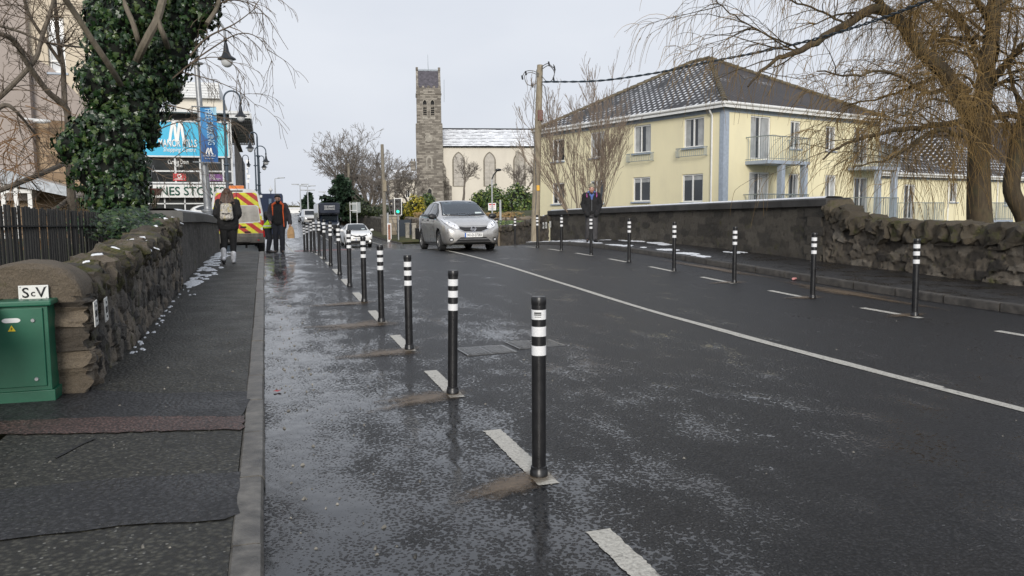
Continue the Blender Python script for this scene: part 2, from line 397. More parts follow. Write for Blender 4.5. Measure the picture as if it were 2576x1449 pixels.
kerb('kerb', 9.31, 9.45, 57, 130, lambda y: zr(9.35, y)+.115)
# tarmac patches across the left footpath
def patch(name, mat, poly, fz, dz=.004, n=1, kind='structure', smooth=False):
    bm = bmesh.new(); bm.faces.new([bm.verts.new((x, y, 0)) for x, y in poly])
    bmesh.ops.triangulate(bm, faces=bm.faces[:])
    for _ in range(n): bmesh.ops.subdivide_edges(bm, edges=bm.edges[:], cuts=1, use_grid_fill=False); bmesh.ops.triangulate(bm, faces=bm.faces[:])
    for v in bm.verts: v.co.z = fz(v.co.x, v.co.y)+dz
    bmesh.ops.recalc_face_normals(bm, faces=bm.faces)
    if sum(f.normal.z for f in bm.faces) < 0: bmesh.ops.reverse_faces(bm, faces=bm.faces[:])
    me = bpy.data.meshes.new(name); bm.to_mesh(me); bm.free(); me.materials.append(mat)
    o = bpy.data.objects.new(name, me); COL.objects.link(o); o['kind'] = kind; return o
def ragged(pts, amp=.012, step=.12, seed=1):
    r = random.Random(seed); out = []
    for (x0, y0), (x1, y1) in zip(pts, pts[1:]+pts[:1]):
        n = max(1, int(math.hypot(x1-x0, y1-y0)/step))
        for k in range(n):
            t = k/n; out.append((x0+(x1-x0)*t+r.uniform(-amp, amp), y0+(y1-y0)*t+r.uniform(-amp, amp)))
    return out
def gp(x, y, z=.06): p = atZ(x, y, z); return (p.x, p.y)
patch('footpath_patch', M['path_new'], ragged([gp(-300, 1110), gp(100, 1030), gp(630, 1005), gp(628, 985), gp(400, 992), gp(190, 985), gp(-300, 1030)][::-1]), zl, .005, 2)
patch('footpath_patch', M['path_new'], ragged([gp(0, 1072), gp(610, 1046), gp(632, 1003), gp(150, 1012), gp(-300, 1060)]), zl, .006, 2)
patch('footpath_patch', M['path_red'], ragged([gp(-250, 1118), gp(0, 1100), gp(612, 1080), gp(616, 1047), gp(300, 1052), gp(-250, 1078)], .02, .07), zl, .0075, 2)
patch('footpath_patch', M['path_new'], ragged([gp(-400, 1420), gp(0, 1362), gp(300, 1325), gp(570, 1305), gp(598, 1290), gp(608, 1185), gp(300, 1205), gp(0, 1238), gp(-400, 1280)]), zl, .006, 2)

patch('footpath_crack', M['dark'], [gp(139, 1152), gp(160, 1142), gp(205, 1119), gp(240, 1104), gp(241, 1107), gp(207, 1122), gp(165, 1145), gp(141, 1157)], zl, .006, 1)
GR = MB(); r = random.Random(12)
for k in range(260):
    if k < 130: x, y, f, s = .02+abs(r.gauss(0, .35)), r.uniform(2.4, 14), zr, r.choice((.006, .009, .014))
    elif k < 190: x, y, f, s = r.uniform(-1.3, -.25), r.uniform(2.4, 12), zl, r.choice((.006, .009, .013))
    else: x, y, f, s = r.uniform(1, 8), r.uniform(2.6, 12), zr, r.choice((.006, .009))
    z = f(x, y); a = r.uniform(0, 3); q = [GR.vert((x+s*u*math.cos(a)-s*.7*v*math.sin(a), y+s*u*math.sin(a)+s*.7*v*math.cos(a), z+h*s)) for u, v, h in ((-1, -.6, 0), (1, -.8, 0), (.9, .8, 0), (-.8, .7, 0), (-.4, -.2, .9), (.5, -.3, 1), (.3, .4, .8))]
    for t3 in ((0, 1, 5, 4), (1, 2, 5), (2, 6, 5), (2, 3, 6), (3, 4, 6), (3, 0, 4), (4, 5, 6)): GR.face([q[i] for i in t3])
o = GR.build('grit', plain('road grit', (.16, .15, .13), .7, var=.9, scale=2)); o['kind'] = 'stuff'
# road markings
mb = MB()
def strip(x0, x1, ya, yb, dz=.004, seed=0, rag=.005):
    r = random.Random(seed); n = max(2, int((yb-ya)/(.02 if yb-ya < 3 else .5))); L = []
    for k in range(n+1):
        y = ya+(yb-ya)*k/n
        L.append((mb.vert((x0+r.uniform(-rag, rag), y, zr(x0, y)+dz)), mb.vert((x1+r.uniform(-rag, rag), y, zr(x1, y)+dz))))
    for a, b in zip(L, L[1:]): mb.face((a[0], a[1], b[1], b[0]))
for k in range(14):
    ya = 4.02 + 2.08*(k-1)
    strip(1.345, 1.465, ya+1.93+.03*(k % 3), ya+3.05, seed=k)
strip(1.345, 1.465, 1.9, 3.22, seed=77)
for k in range(14): strip(7.86, 7.97, 5.75+2.13*k+(k % 3)*.06, 6.85+2.13*k, seed=40+k)
strip(5.03, 5.13, -6, 29, seed=60, rag=.004)
strip(5.03, 5.15, 4.9, 9.2, .005, seed=61, rag=.02)
for k in range(10): strip(5.03, 5.13, 30+k*9, 36+k*9, seed=62+k)
strip(1.40, 1.52, 32, 120, seed=90); strip(7.9, 8.0, 57, 120, seed=91); strip(1.5, 4.9, 44.0, 44.35, seed=92)
for k in range(5): strip(2.6, 2.7, 34+k*5, 36.5+k*5, seed=93+k)
o = mb.build('road_marking', M['mark']); o['kind'] = 'structure'
M['redpaint'] = plain('red road surface', (.17, .06, .055), .55, var=.3, scale=12)
mb = MB(); strip(1.6, 4.9, 46.5, 49.5); o = mb.build('road_marking', M['redpaint']); o['kind'] = 'structure'
# mud round the bollard feet (brown silt, its own shape)
M['mud'] = m_path('silt', (.12, .085, .05), (.21, .155, .1), .35, .5, 60)
def blob(cx, cy, rx, ry, seed, tail=0, ang=0):
    r = random.Random(seed); P = []
    for k in range(26):
        a = 2*math.pi*k/26; q = 1+.35*mnoise.noise((math.cos(a)*1.6+seed, math.sin(a)*1.6, seed*.37))*1.6+r.uniform(-.1, .1)
        dx, dy = rx*q*math.cos(a), ry*q*math.sin(a)
        if dx < 0: dx *= 1+tail
        P.append((cx+dx*math.cos(ang)-dy*math.sin(ang), cy+dx*math.sin(ang)+dy*math.cos(ang)))
    return P
def m_mudfade():
    t = NT('thin silt film'); n = t.noise(14, 5, .7); f = t.n('ShaderNodeAttribute', attribute_name='fade').outputs['Fac']
    c = t.ramp(t.noise(60, 3), [(.3, (.075, .05, .028)), (.7, (.16, .11, .062))])
    t.set(t.b.inputs['Alpha'], t.mr(t.math('ADD', f, t.math('MULTIPLY', t.math('SUBTRACT', n, .5), 1.3)), .08, .8, 0, .92))
    return t.done(c, .45, t.bump(n, .4, .01))
M['mudf'] = m_mudfade()
def silt(poly, dz):
    mb = MB(); c = (sum(p[0] for p in poly)/len(poly), sum(p[1] for p in poly)/len(poly)); fd = []; rg_ = []
    for q in (1, .85, .7, .55, .4, .25, .1):
        rg_.append([mb.vert((c[0]+(x-c[0])*q, c[1]+(y-c[1])*q, zr(c[0]+(x-c[0])*q, c[1]+(y-c[1])*q)+dz)) for x, y in poly]); fd += [1-q]*len(poly)
    n = len(poly)
    for a, b in zip(rg_, rg_[1:]):
        for j in range(n): mb.face((a[j], a[(j+1) % n], b[(j+1) % n], b[j]))
    mb.face(rg_[-1]); o = mb.build('silt', M['mudf']); o['kind'] = 'stuff'; a = o.data.attributes.new('fade', 'FLOAT', 'POINT'); a.data.foreach_set('value', fd)
for i, (x, y, rx, ry, tl, an) in enumerate([(1.3, 3.97, .27, .15, 1.3, .45), (1.28, 6.08, .32, .22, 1.4, .3), (1.3, 8.12, .34, .3, 1.2, .2), (1.3, 10.1, .4, .35, 1.7, .15), (1.3, 12.05, .3, .25, 1.8, .1),
                                            (7.95, 8.2, .35, .2, .2, 0), (7.95, 10.2, .4, .2, .4, 0), (7.95, 12.3, .4, .2, .4, 0), (8.85, 10.5, .3, 1.8, 0, 0), (8.95, 14.5, .22, 2.4, 0, 0)]):
    silt(blob(x, y, rx*.95, ry*.95, i+3, tl*.9, an), .009)
# ------------------------------------------------------------------ stone walls
def settone(o, tones):
    a = o.data.attributes.new('tone', 'FLOAT', 'POINT'); a.data.foreach_set('value', tones); return o
class SB(MB):
    def __init__(s): super().__init__(); s.t = []; s.tone = .5
    def vert(s, p): s.t.append(s.tone); return super().vert(p)
    def done(s, name, mat, parent=None, smooth=True, sharp=50, **k): return settone(s.build(name, mat, parent, smooth=smooth, sharp=sharp, **k), s.t)
def stone_block(mb, c, size, M3=None, rnd_=.35, seed=0, n=3, amp=.12, tone=None):
    r = random.Random(seed); mb.tone = r.random() if tone is None else tone
    c = Vector(c); M3 = M3 or Matrix.Identity(3); idx = {}
    def V(q):
        k = tuple(round(x, 4) for x in q)
        if k in idx: return idx[k]
        p = Vector(q); sp = p.normalized()*1.05; p = p.lerp(sp, rnd_)
        ns = mnoise.noise_vector(p*1.1+Vector((seed*3.1, seed*1.7, seed*.9)))*amp*2.2 + mnoise.noise_vector(p*3+Vector((seed, 5, seed)))*amp*.7 + mnoise.noise_vector(p*7+Vector((seed, 2, 9)))*amp*.35
        p = p+ns; idx[k] = mb.vert(c + M3 @ Vector((p.x*size[0]/2, p.y*size[1]/2, p.z*size[2]/2))); return idx[k]
    for ax in range(3):
        for sg in (-1, 1):
            for i in range(n):
                for j in range(n):
                    q = []
                    for a, b in ((i, j), (i+1, j), (i+1, j+1), (i, j+1)):
                        v = [0, 0, 0]; v[ax] = sg; v[(ax+1) % 3] = a/n*2-1; v[(ax+2) % 3] = b/n*2-1; q.append(V(v))
                    mb.face(q if sg > 0 else q[::-1])
def rubble(mb, P, Wd, zb, zt, nrm, size=(.3, .16), amp=.05, res=.035, seed=1, coursed=False):
    """front face of a rubble wall: P(s)->(x,y), s in metres 0..Wd; every stone bulges and has its own tone"""
    r = random.Random(seed); pts = []; z0 = min(zb(0), zb(Wd), zb(Wd/2))-.2; z1 = max(zt(0), zt(Wd), zt(Wd/2))+.2
    rows = int((z1-z0)/size[1]); k = 0; kd_src = []
    for i in range(rows+1):
        s = r.uniform(-size[0], 0)
        while s < Wd+size[0]:
            w = size[0]*r.uniform(.5, 1.5); kd_src.append((s+w/2, z0+i*size[1]+(0 if coursed else r.uniform(-.45, .45)*size[1]), r.random(), r.uniform(.2, 1))); s += w
    asp = size[0]/size[1]*.85
    kd = KDTree(len(kd_src))
    for i, q in enumerate(kd_src): kd.insert((q[0]/asp, q[1], 0), i)
    kd.balance(); nx = Vector(nrm)
    nu = max(2, int(Wd/res)); nv = max(2, int((zt(Wd/2)-zb(Wd/2))/res)); ids = []
    for i in range(nu+1):
        s = Wd*i/nu; col = []; x, y = P(s)
        for j in range(nv+1):
            z = zb(s)+(zt(s)-zb(s))*j/nv
            wob = mnoise.noise((s*5, z*5, seed))*.04
            fd = kd.find_n(((s+wob)/asp, z+wob*.6, 0), 2)
            e = (fd[1][2]-fd[0][2]); q = kd_src[fd[0][1]]
            b = min(1, e/(size[1]*.16)); b = b*(2-b)
            d = amp*(b*q[3]-.3) + amp*.5*mnoise.noise((s*9, z*9, seed+3)) + amp*.25*mnoise.noise((s*26, z*26, seed))
            mb.tone = q[2] if b > .25 else .0
            col.append(mb.vert(Vector((x, y, z))+nx*d))
        ids.append(col)
    for i in range(nu):
        for j in range(nv): mb.face((ids[i][j], ids[i+1][j], ids[i+1][j+1], ids[i][j+1]))
def lin(pts):
    def f(s):
        if s <= pts[0][0]: return pts[0][1]
        for (a, b), (c, d) in zip(pts, pts[1:]):
            if s <= c: return b+(d-b)*(s-a)/(c-a)
        return pts[-1][1]
    return f
def snowcap(mb, poly, fz, seed, h=.035):
    r = random.Random(seed); c = (sum(p[0] for p in poly)/len(poly), sum(p[1] for p in poly)/len(poly)); rings = []
    for q, hh in ((1, 0), (.9, h*.7), (.6, h), (.15, h*1.05)):
        rings.append([mb.vert((c[0]+(x-c[0])*q, c[1]+(y-c[1])*q, fz(x, y)+hh*(1 if q < 1 else 1)+r.uniform(-.003, .003))) for x, y in poly])
    n = len(poly)
    for a, b in zip(rings, rings[1:]):
        for j in range(n): mb.face((a[j], a[(j+1) % n], b[(j+1) % n], b[j]))
    mb.face(rings[-1])
SNOW = MB()
# --- left rubble wall with rounded pier
XF = -1.38
wall = thing('rubble_wall', 'rough rubble stone wall with mossy, snow flecked upright coping stones beside the left footpath', 'wall', (XF, 6.9, .07))
ctop = lin([(6.9, .98), (8.1, 1.04), (9.2, 1.11), (10.7, 1.15), (13.4, 1.3), (14.4, 1.46)])
mb = SB(); rubble(mb, lambda s: (XF, 6.95+s), 7.5, lambda s: zl(XF, 6.95+s)-.05, lambda s: ctop(6.95+s)-.17, (1, 0, 0), (.19, .17), .045, .018, 4)
mb.tone = .2; mb.box((XF-.42, 6.95, 0), (XF-.05, 14.42, .72)); mb.box((XF-.42, 10.2, .7), (XF-.05, 14.4, .9))
mb.done('wall_face', M['stone'], wall, world=True, sharp=28)
mb = SB(); y = 7.2; k = 0
while y < 14.35:
    h = rnd.uniform(.26, .36); w = rnd.uniform(.1, .24)
    Rm = (Matrix.Rotation(rnd.uniform(-.15, .5), 3, 'X') @ Matrix.Rotation(rnd.uniform(-.15, .15), 3, 'Z') @ Matrix.Rotation(rnd.uniform(-.1, .1), 3, 'Y'))
    ct = Vector((XF-.17+rnd.uniform(-.03, .03), y+w/2, ctop(y)-h/2+rnd.uniform(-.07, .05)))
    stone_block(mb, ct, (.4+rnd.uniform(-.06, .05), w*1.08, h), Rm, .42, 100+k, 6, .2)
    if rnd.random() < .5:
        px, py = ct.x+rnd.uniform(-.06, .16), ct.y+rnd.uniform(-.05, .05); sz = rnd.uniform(.035, .085)
        poly = blob(px, py, sz*1.5, sz*.8, k)
        q = abs(px-ct.x)
        SNOW_z = ct.z+h*.47-q*q*1.2+.012
        snowcap(SNOW, poly, lambda X, Y, z=SNOW_z, cx=ct.x: z-max(0, X-cx)*.45, k, .03)
    y += w; k += 1
mb.done('coping', M['cope'], wall, world=True, sharp=24)
mb = SB(); zz = .03; k = 0
while zz < .8:
    h = min(rnd.uniform(.13, .22), .84-zz)
    if h < .05: break
    stone_block(mb, (XF-.34+rnd.uniform(-.012, .012), 7.0, zz+h/2), (.72, .42, h*1.04), None, .05, 300+k, 16, .085, rnd.uniform(.0, 1)); zz += h; k += 1
out = []
for a in range(41):
    t = math.pi*a/40; out.append((XF-.36-.37*math.cos(t)*(1 if t > 1.57 else 1.05), .8+.31*math.sin(t)**.75))
n = len(out); rings = []
mb.tone = .45
for yy, sc in ((6.775, .3), (6.77, .6), (6.775, .85), (6.785, .93), (6.81, .98), (6.85, 1), (6.95, 1), (6.9, 1), (7.0, 1), (7.1, 1), (7.2, 1), (7.3, .97)):
    rings.append([mb.vert((XF-.36+(x-XF+.36)*sc+.012*mnoise.noise((x*7, z*7, yy*3)), yy+.03*mnoise.noise((x*sc*6, z*sc*6, 2))+.015*mnoise.noise((x*sc*21, z*sc*21, 2)), .8+(z-.8)*sc+.02*mnoise.noise((x*6, z*6, yy*4)))) for x, z in out])
for a, b in zip(rings, rings[1:]):
    for j in range(n-1): mb.face((a[j], a[j+1], b[j+1], b[j]))
c = mb.vert((XF-.36, 6.78, .9))
for j in range(n-1): mb.face((c, rings[0][j+1], rings[0][j]))
M['pier'] = m_stone('brown pier stone', [(.0770, .0630, .0476), (.1680, .1330, .0924), (.2380, .1890, .1330), (.3360, .2730, .1960)], .12, 2.5)
mb.done('end_pier', M['pier'], wall, world=True, sharp=24)
# --- left parapet
wall = thing('parapet_wall', 'smooth grey bridge parapet with a snow topped slab coping behind the walking woman', 'wall', (XF, 14.45, .25))
pt = lin([(14.45, 1.54), (20, 1.5), (26.6, 1.38)])
M['parapet'] = m_stone('weathered parapet', [(.0690, .0644, .0575), (.1150, .1069, .0966), (.1495, .1380, .1207)], .12)
mb = SB(); rubble(mb, lambda s: (XF-.02, 14.45+s), 12.2, lambda s: zl(XF, 14.45+s)-.05, lambda s: pt(14.45+s)-.17, (1, 0, 0), (.26, .14), .018, .045, 9)
mb.tone = .1; mb.box((XF-.45, 14.45, -.3), (XF-.04, 26.65, 1.2)); mb.tone = .4; mb.box((XF-.5, 14.4, .3), (XF+.01, 14.75, 1.32))
mb.done('wall_face', M['parapet'], wall, world=True)
M['slab'] = plain('coping slab concrete', (.1, .098, .092), .7, var=.3, scale=3, bump=.5, bscale=40, dirt=(.05, .05, .045))
def slab(mb, x0, x1, ya, yb, ft, th, L=1.4):
    y = ya
    while y < yb:
        e = min(yb, y+L-.01); n = 3
        pr = [(x0, -th), (x0, -.03), (x0+.04, 0), (x1-.04, 0), (x1, -.03), (x1, -th)]
        rg = [[mb.vert((a, y+(e-y)*k/n, ft(y+(e-y)*k/n)+b)) for a, b in pr] for k in range(n+1)]
        for a, b in zip(rg, rg[1:]):
            for j in range(6): mb.face((a[j], b[j], b[(j+1) % 6], a[(j+1) % 6]))
        mb.face(rg[0]); mb.face(rg[-1][::-1]); y += L
mb = MB(); slab(mb, XF-.55, XF+.06, 14.4, 26.7, pt, .2); mb.build('coping', M['slab'], wall, world=True, fix=True, smooth=True, sharp=30)
def snowstrip(mb, x0, x1, ya, yb, fz, seed, h=.03, gap=.15):
    n = int((yb-ya)/.14)
    rows = []
    for k in range(n+1):
        y = ya+(yb-ya)*k/n; q = mnoise.noise((y*.9, seed, 0)); q2 = mnoise.noise((y*2.3, seed+5, 0)); m = (x0+x1)/2
        a = x0+.03+max(0, q)*.2*(x1-x0)+.02*q2; b = x1-.02-max(0, q2)*.7*(x1-x0)
        if mnoise.noise((y*.6, seed+9, 1)) < -.42+gap: b = a+.01
        w = max(.01, b-a); hh = min(h, w*.25)
        rows.append([mb.vert(p) for p in ((a, y, fz(y)), (a+w*.12, y, fz(y)+hh), (a+w*.6, y, fz(y)+hh*(1+.3*q2)), (a+w*.88, y, fz(y)+hh*.8), (a+w, y, fz(y)))])
    for a, b in zip(rows, rows[1:]):
        for j in range(4): mb.face((a[j], a[j+1], b[j+1], b[j]))
snowstrip(SNOW, XF-.52, XF+.02, 14.5, 26.6, lambda y: pt(y)+.002, 3, .035, .1)
# snow along the foot of the left wall
r = random.Random(5)
for k in range(190):
    y = r.uniform(14.5, 26) if k > 45 else r.uniform(8.5, 15); w = (.05 if y < 13 else .13 if y < 16 else .22)
    if y > 16.2 and y < 18: w = .3
    x = XF+.04+abs(r.gauss(0, w)); s = r.uniform(.008, .028) if y < 14 else r.uniform(.03, .11)
    if x > -.9: continue
    snowcap(SNOW, blob(x, y, s*.8, s*1.7, k+900), lambda X, Y: zl(X, Y)+.001, k, .009)
# --- right walls
XR = 11.2
wall = thing('parapet_wall', 'dark stained stone bridge parapet with snow topped coping below the yellow apartment house', 'wall', (XR, 14.4, .4))
pr_ = lin([(13.4, 1.72), (20.2, 1.65), (30.6, 1.53)])
mb = SB(); rubble(mb, lambda s: (XR, 30.6-s), 16.8, lambda s: zrp(XR, 30.6-s)-.05, lambda s: pr_(30.6-s)-.16, (-1, 0, 0), (.42, .17), .016, .034, 12, True)
mb.tone = .3; mb.box((XR+.03, 13.85, -2.2), (XR+.5, 30.6, 1.35)); mb.tone = .6
for k in range(6): stone_block(mb, (XR+.1, 14.15, .42+.2*k), (.3, .62 if k % 2 else .45, .2), None, .05, 500+k, 4, .05)
M['stone_p'] = m_stone('stained parapet stone', [(.035, .03, .023), (.07, .06, .046), (.095, .082, .063), (.12, .105, .082)], .2)
mb.done('wall_face', M['stone_p'], wall, world=True, sharp=50)
M['slab_r'] = plain('dark coping slab', (.05, .047, .044), .6, var=.35, scale=2, bump=.5, bscale=40, dirt=(.025, .024, .022))
mb = MB(); slab(mb, XR-.09, XR+.55, 13.75, 30.7, pr_, .17, 1.5); mb.build('coping', M['slab_r'], wall, world=True, fix=True, smooth=True, sharp=30)
snowstrip(SNOW, XR-.06, XR+.52, 13.9, 30.6, lambda y: pr_(y)+.002, 8, .035, -.2)
wall = thing('rubble_wall', 'dark mossy rubble wall with big rounded coping boulders under the willow', 'wall', (XR, 13.7, .3))
rt_ = lin([(-4, .95), (9.3, 1.17), (12.6, 1.26), (13.3, 1.42), (13.8, 1.66)])
mb = SB(); rubble(mb, lambda s: (XR, 13.85-s), 17, lambda s: zrp(XR, 13.85-s)-.05, lambda s: rt_(13.85-s)-.2, (-1, 0, 0), (.32, .14), .05, .032, 15)
mb.tone = .3; mb.box((XR+.05, -3.1, -2.2), (XR+.5, 13.84, .85))
mb.done('wall_face', M['stone_r'], wall, world=True, sharp=28)
mb = SB(); y = -3; k = 0
while y < 13.75:
    w = rnd.uniform(.26, .44); h = rnd.uniform(.3, .4)
    Rm = Matrix.Rotation(rnd.uniform(-.4, .0), 3, 'X') @ Matrix.Rotation(rnd.uniform(-.2, .2), 3, 'Z')
    stone_block(mb, (XR+.2+rnd.uniform(-.04, .04), y+w/2, rt_(y+w/2)-h/2+.02), (.62, w*1.25, h), Rm, .36, 700+k, 7, .15); y += w; k += 1
mb.done('coping', M['cope_r'], wall, world=True, sharp=28)
wall = thing('rubble_wall', 'low rubble wall sloping from the right parapet to a gate pier behind the telegraph pole', 'wall', (10.8, 33, .1))
P0, P1 = Vector((11.15, 30.6)), Vector((10.35, 35.2)); dl = (P1-P0); Ld = dl.length; dn = dl.normalized()
lt = lin([(0, 1.32), (1.5, 1.12), (3.5, .85), (5, .78)])
mb = SB(); rubble(mb, lambda s: tuple(P1-dn*s), Ld, lambda s: zr(10.5, P1.y-s)-.1, lambda s: lt(Ld-s)-.1, (-.98, -.17, 0), (.34, .2), .05, .06, 21)
for k in range(14):
    s = Ld*(k+.5)/14; q = P0+dn*s
    stone_block(mb, (q.x+.18, q.y, lt(s)-.08), (.5, .42, .3), Matrix.Rotation(rnd.uniform(-.3, .3), 3, 'X'), .4, 800+k, 4, .15)
mb.done('wall_face', m_stone('brown rubble stone', [(.07, .058, .045), (.12, .1, .078), (.18, .15, .115)], .25), wall, world=True)
mb = SB()
for k in range(4): stone_block(mb, (10.3, 35.35, -.1+.2*k), (.5, .5, .21), None, .05, 830+k, 3, .04, .9)
stone_block(mb, (10.3, 35.3, .72), (.7, .75, .14), None, .05, 840, 3, .03, .3)
mb.done('gate_pier', M['pier'], wall, world=True)
for k in range(5):
    s = rnd.uniform(.3, 4); q = P0+dn*s; snowcap(SNOW, blob(q.x+.15, q.y, .12, .16, k), lambda X, Y, z=lt(s)+.06: z, k)
# snow / slush on the right footpath
r = random.Random(15)
for k in range(70):
    y = r.uniform(16, 29.5); q = (y-15)/14; x = r.choice([9.55+abs(r.gauss(0, .12)), 11.1-abs(r.gauss(0, .2)), 9.6+r.random()*1.5*q]); s = r.uniform(.06, .2)
    snowcap(SNOW, blob(x, y, s, s*1.9, k+400), lambda X, Y: zrp(X, Y)+.002, k, .008)
o = SNOW.build('snow', M['snow'], smooth=True, sharp=60); o['kind'] = 'stuff'

# ------------------------------------------------------------------ bollards
def make_bollard():
    b = thing('bollard', 'x', 'bollard')
    mb = MB(); mb.lathe([(.039, .05), (.039, .955), (.0, .955)], n=24); mb.build('post', M['bpost'], b, smooth=True)
    mb = MB(); mb.lathe([(.0405, .955), (.0415, .958), (.0415, .992), (.038, .999), (0, 1.0)], n=24); mb.build('cap', M['bpost'], b, smooth=True)
    for z in (.902, .81, .705):
        mb = MB(); mb.lathe([(.0392, z-.0265), (.0405, z-.0262), (.0405, z+.0262), (.0392, z+.0265)], n=24); mb.build('reflective_band', M['reflect'], b, smooth=True)
    mb = MB(); mb.lathe([(.05, 0), (.0495, .03), (.046, .034), (.045, .055), (.039, .058)], n=24); mb.build('base_collar', M['bpost'], b, smooth=True)
    return b
t = NT('matt black bollard'); n = t.noise(12, 5, .7)
M['bpost'] = t.done(t.ramp(n, [(.3, (.008, .008, .009)), (.75, (.02, .02, .021))]), t.mr(n, .3, .7, .26, .42), None)
t = NT('reflective sheeting'); v = t.vor(230, feature='DISTANCE_TO_EDGE'); n = t.noise(35, 3)
c = t.mix(t.mr(v, 0, .09, 1, 0), (.8, .8, .8), (.5, .51, .52)); c = t.mix(t.mr(n, .6, .7, 0, .5), c, (.62, .62, .6))
M['reflect'] = t.done(c, .3, None)
LB = [4.02, 6.12, 8.2, 10.2, 12.15, 14.22, 16.3, 18.5, 20.6, 22.6, 24.6, 26.45, 28.8, 31.1]
RB = [8.1, 10.1, 12.24, 14.42, 16.5, 18.75, 20.85, 22.9, 25.2, 27.4]
ORD = ['first', 'second', 'third', 'fourth', 'fifth', 'sixth', 'seventh', 'eighth', 'ninth', 'tenth', 'eleventh', 'twelfth', 'thirteenth', 'fourteenth']
proto = make_bollard(); first = True
tilt = random.Random(4)
for side, arr, X in (('left', LB, 1.405), ('right', RB, 7.97)):
    for i, y in enumerate(arr):
        b = proto if first else copy_tree(proto); first = False
        b.location = (X+tilt.uniform(-.01, .01), y, zr(X, y)+.003); b.rotation_euler = (tilt.gauss(0, .009), tilt.gauss(0, .009), tilt.uniform(0, 6))
        b['group'] = 'black bollards in the %s row' % side
        if side == 'left': b['label'] = ['nearest, largest black bollard with three white bands, on a broken white dash', None][0] if i == 0 else ('farthest black bollard of the left row, by the man in the orange lined jacket' if i == 13 else '%s black banded bollard from the camera in the row beside the left footpath' % ORD[i])
        else: b['label'] = 'nearest black bollard of the right row, rightmost in the picture' if i == 0 else ('farthest black bollard of the right row, next to the silver car' if i == 9 else '%s black banded bollard counted from the right edge along the right kerb' % ORD[i])
# maker's label and studs on the nearest one
for i, ch in enumerate(sorted([c for c in proto.children if c.name.startswith('reflective_band')], key=lambda c: -max(v.co.z for v in c.data.vertices))): pass
mb = MB()
def curved(mb, a0, a1, z0, z1, rad):
    for k in range(4):
        a, b = a0+(a1-a0)*k/4, a0+(a1-a0)*(k+1)/4
        mb.poly([(rad*math.sin(a), -rad*math.cos(a), z0), (rad*math.sin(b), -rad*math.cos(b), z0), (rad*math.sin(b), -rad*math.cos(b), z1), (rad*math.sin(a), -rad*math.cos(a), z1)])
proto.rotation_euler = (0, .004, R_(-14))
curved(mb, -.75, .25, .908, .916, .0408); curved(mb, -.75, .25, .899, .905, .0408); curved(mb, -.7, .2, .889, .892, .0408)
mb.build('printed_label', M['black'], proto)

# ------------------------------------------------------------------ utility cabinet and name plates
M['green'] = plain('green painted steel', (.01, .105, .058), .42, var=.15, scale=3, bump=.08, bscale=200, dirt=(.02, .12, .075))
cab = thing('utility_cabinet', 'dark green metal utility cabinet with a hazard sticker in front of the stone pier', 'cabinet', tuple(atZ(141, 1013, .062)), R_(1))
mb = MB(); mb.box((-1.25, 0, .0), (0, .31, .10)); mb.build('plinth', M['green'], cab, bevel=.004)
mb = MB(); mb.box((-1.23, .012, .10), (-.02, .3, .74)); mb.build('body', M['green'], cab, bevel=.004)
mb = MB(); mb.box((-1.26, -.02, .735), (.012, .32, .775)); mb.build('lid', M['green'], cab, bevel=.01)
for x0, x1 in ((-.40, -.05), (-.80, -.43)):
    mb = MB(); mb.box((x0, -.006, .135), (x1, .013, .72)); d = mb.build('door', M['green'], cab, bevel=.004)
    for z in (.19, .63):
        mb = MB(); mb.lathe([(0, -.018), (.012, -.018), (.015, -.012), (.015, -.004)], (x1-.065, 0, z), 14, axis='y'); mb.box((x1-.067, -.0195, z-.006), (x1-.063, -.0175, z+.006)); mb.build('lock', M['steel'], d, smooth=True)
    if x0 > -.5:
        mb = MB(); out = [(x0+.145+.03*math.cos(a)*1+(.03 if math.cos(a) > 0 else -.03), .635+.017*math.sin(a)) for a in [2*math.pi*k/20 for k in range(20)]]
        mb.prism(out, -.009, -.0055); mb.build('maker_plate', M['white'], d)
        mb = MB(); mb.prism([(x0+.12, .555), (x0+.17, .555), (x0+.145, .6)], -.009, -.0055); mb.build('hazard_sticker', plain('hazard yellow', (.75, .55, .02), .4), d)
        mb = MB(); mb.prism([(x0+.149, .589), (x0+.137, .572), (x0+.145, .572), (x0+.14, .559), (x0+.154, .577), (x0+.145, .577)], -.0105, -.0085); mb.build('bolt_symbol', M['black'], d)
M['enamel'] = plain('white enamel plate', (.72, .72, .69), .35, var=.1, scale=9, dirt=(.5, .48, .42))
def plate(label, w, h, Mx, lines, screws=True, group=None):
    p = thing('name_plate', label, 'sign', Mx.translation, 0, group)
    Ml = Matrix.Translation(-Mx.translation) @ Mx
    mb = MB(); mb.M = Ml; mb.box((-w/2, -.004, -h/2), (w/2, .004, h/2)); mb.build('plate', M['enamel'], p, bevel=.003)
    for tx, hh, x, z in lines: text('lettering', tx, M['black'], p, Ml @ TR((x, -.0045, z)), height=hh, bold=.012 if hh > .03 else 0)
    if screws:
        mb = MB(); mb.M = Ml
        for sx in (-1, 1):
            for sz in (-1, 1): mb.lathe([(0, -.007), (.005, -.007), (.006, -.004)], (sx*(w/2-.015), 0, sz*(h/2-.012)), 8, axis='y')
        mb.build('screws', M['steel'], p)
    return p
q = atY(83, 735, 6.76)
plate('white plate lettered ScV fixed to the rounded pier stone above the green cabinet', .2, .108, TR((q.x+.01, 6.735, q.z), R_(2)), [('S', .078, -.052, 0), ('c', .036, -.003, -.012), ('V', .078, .05, 0)])
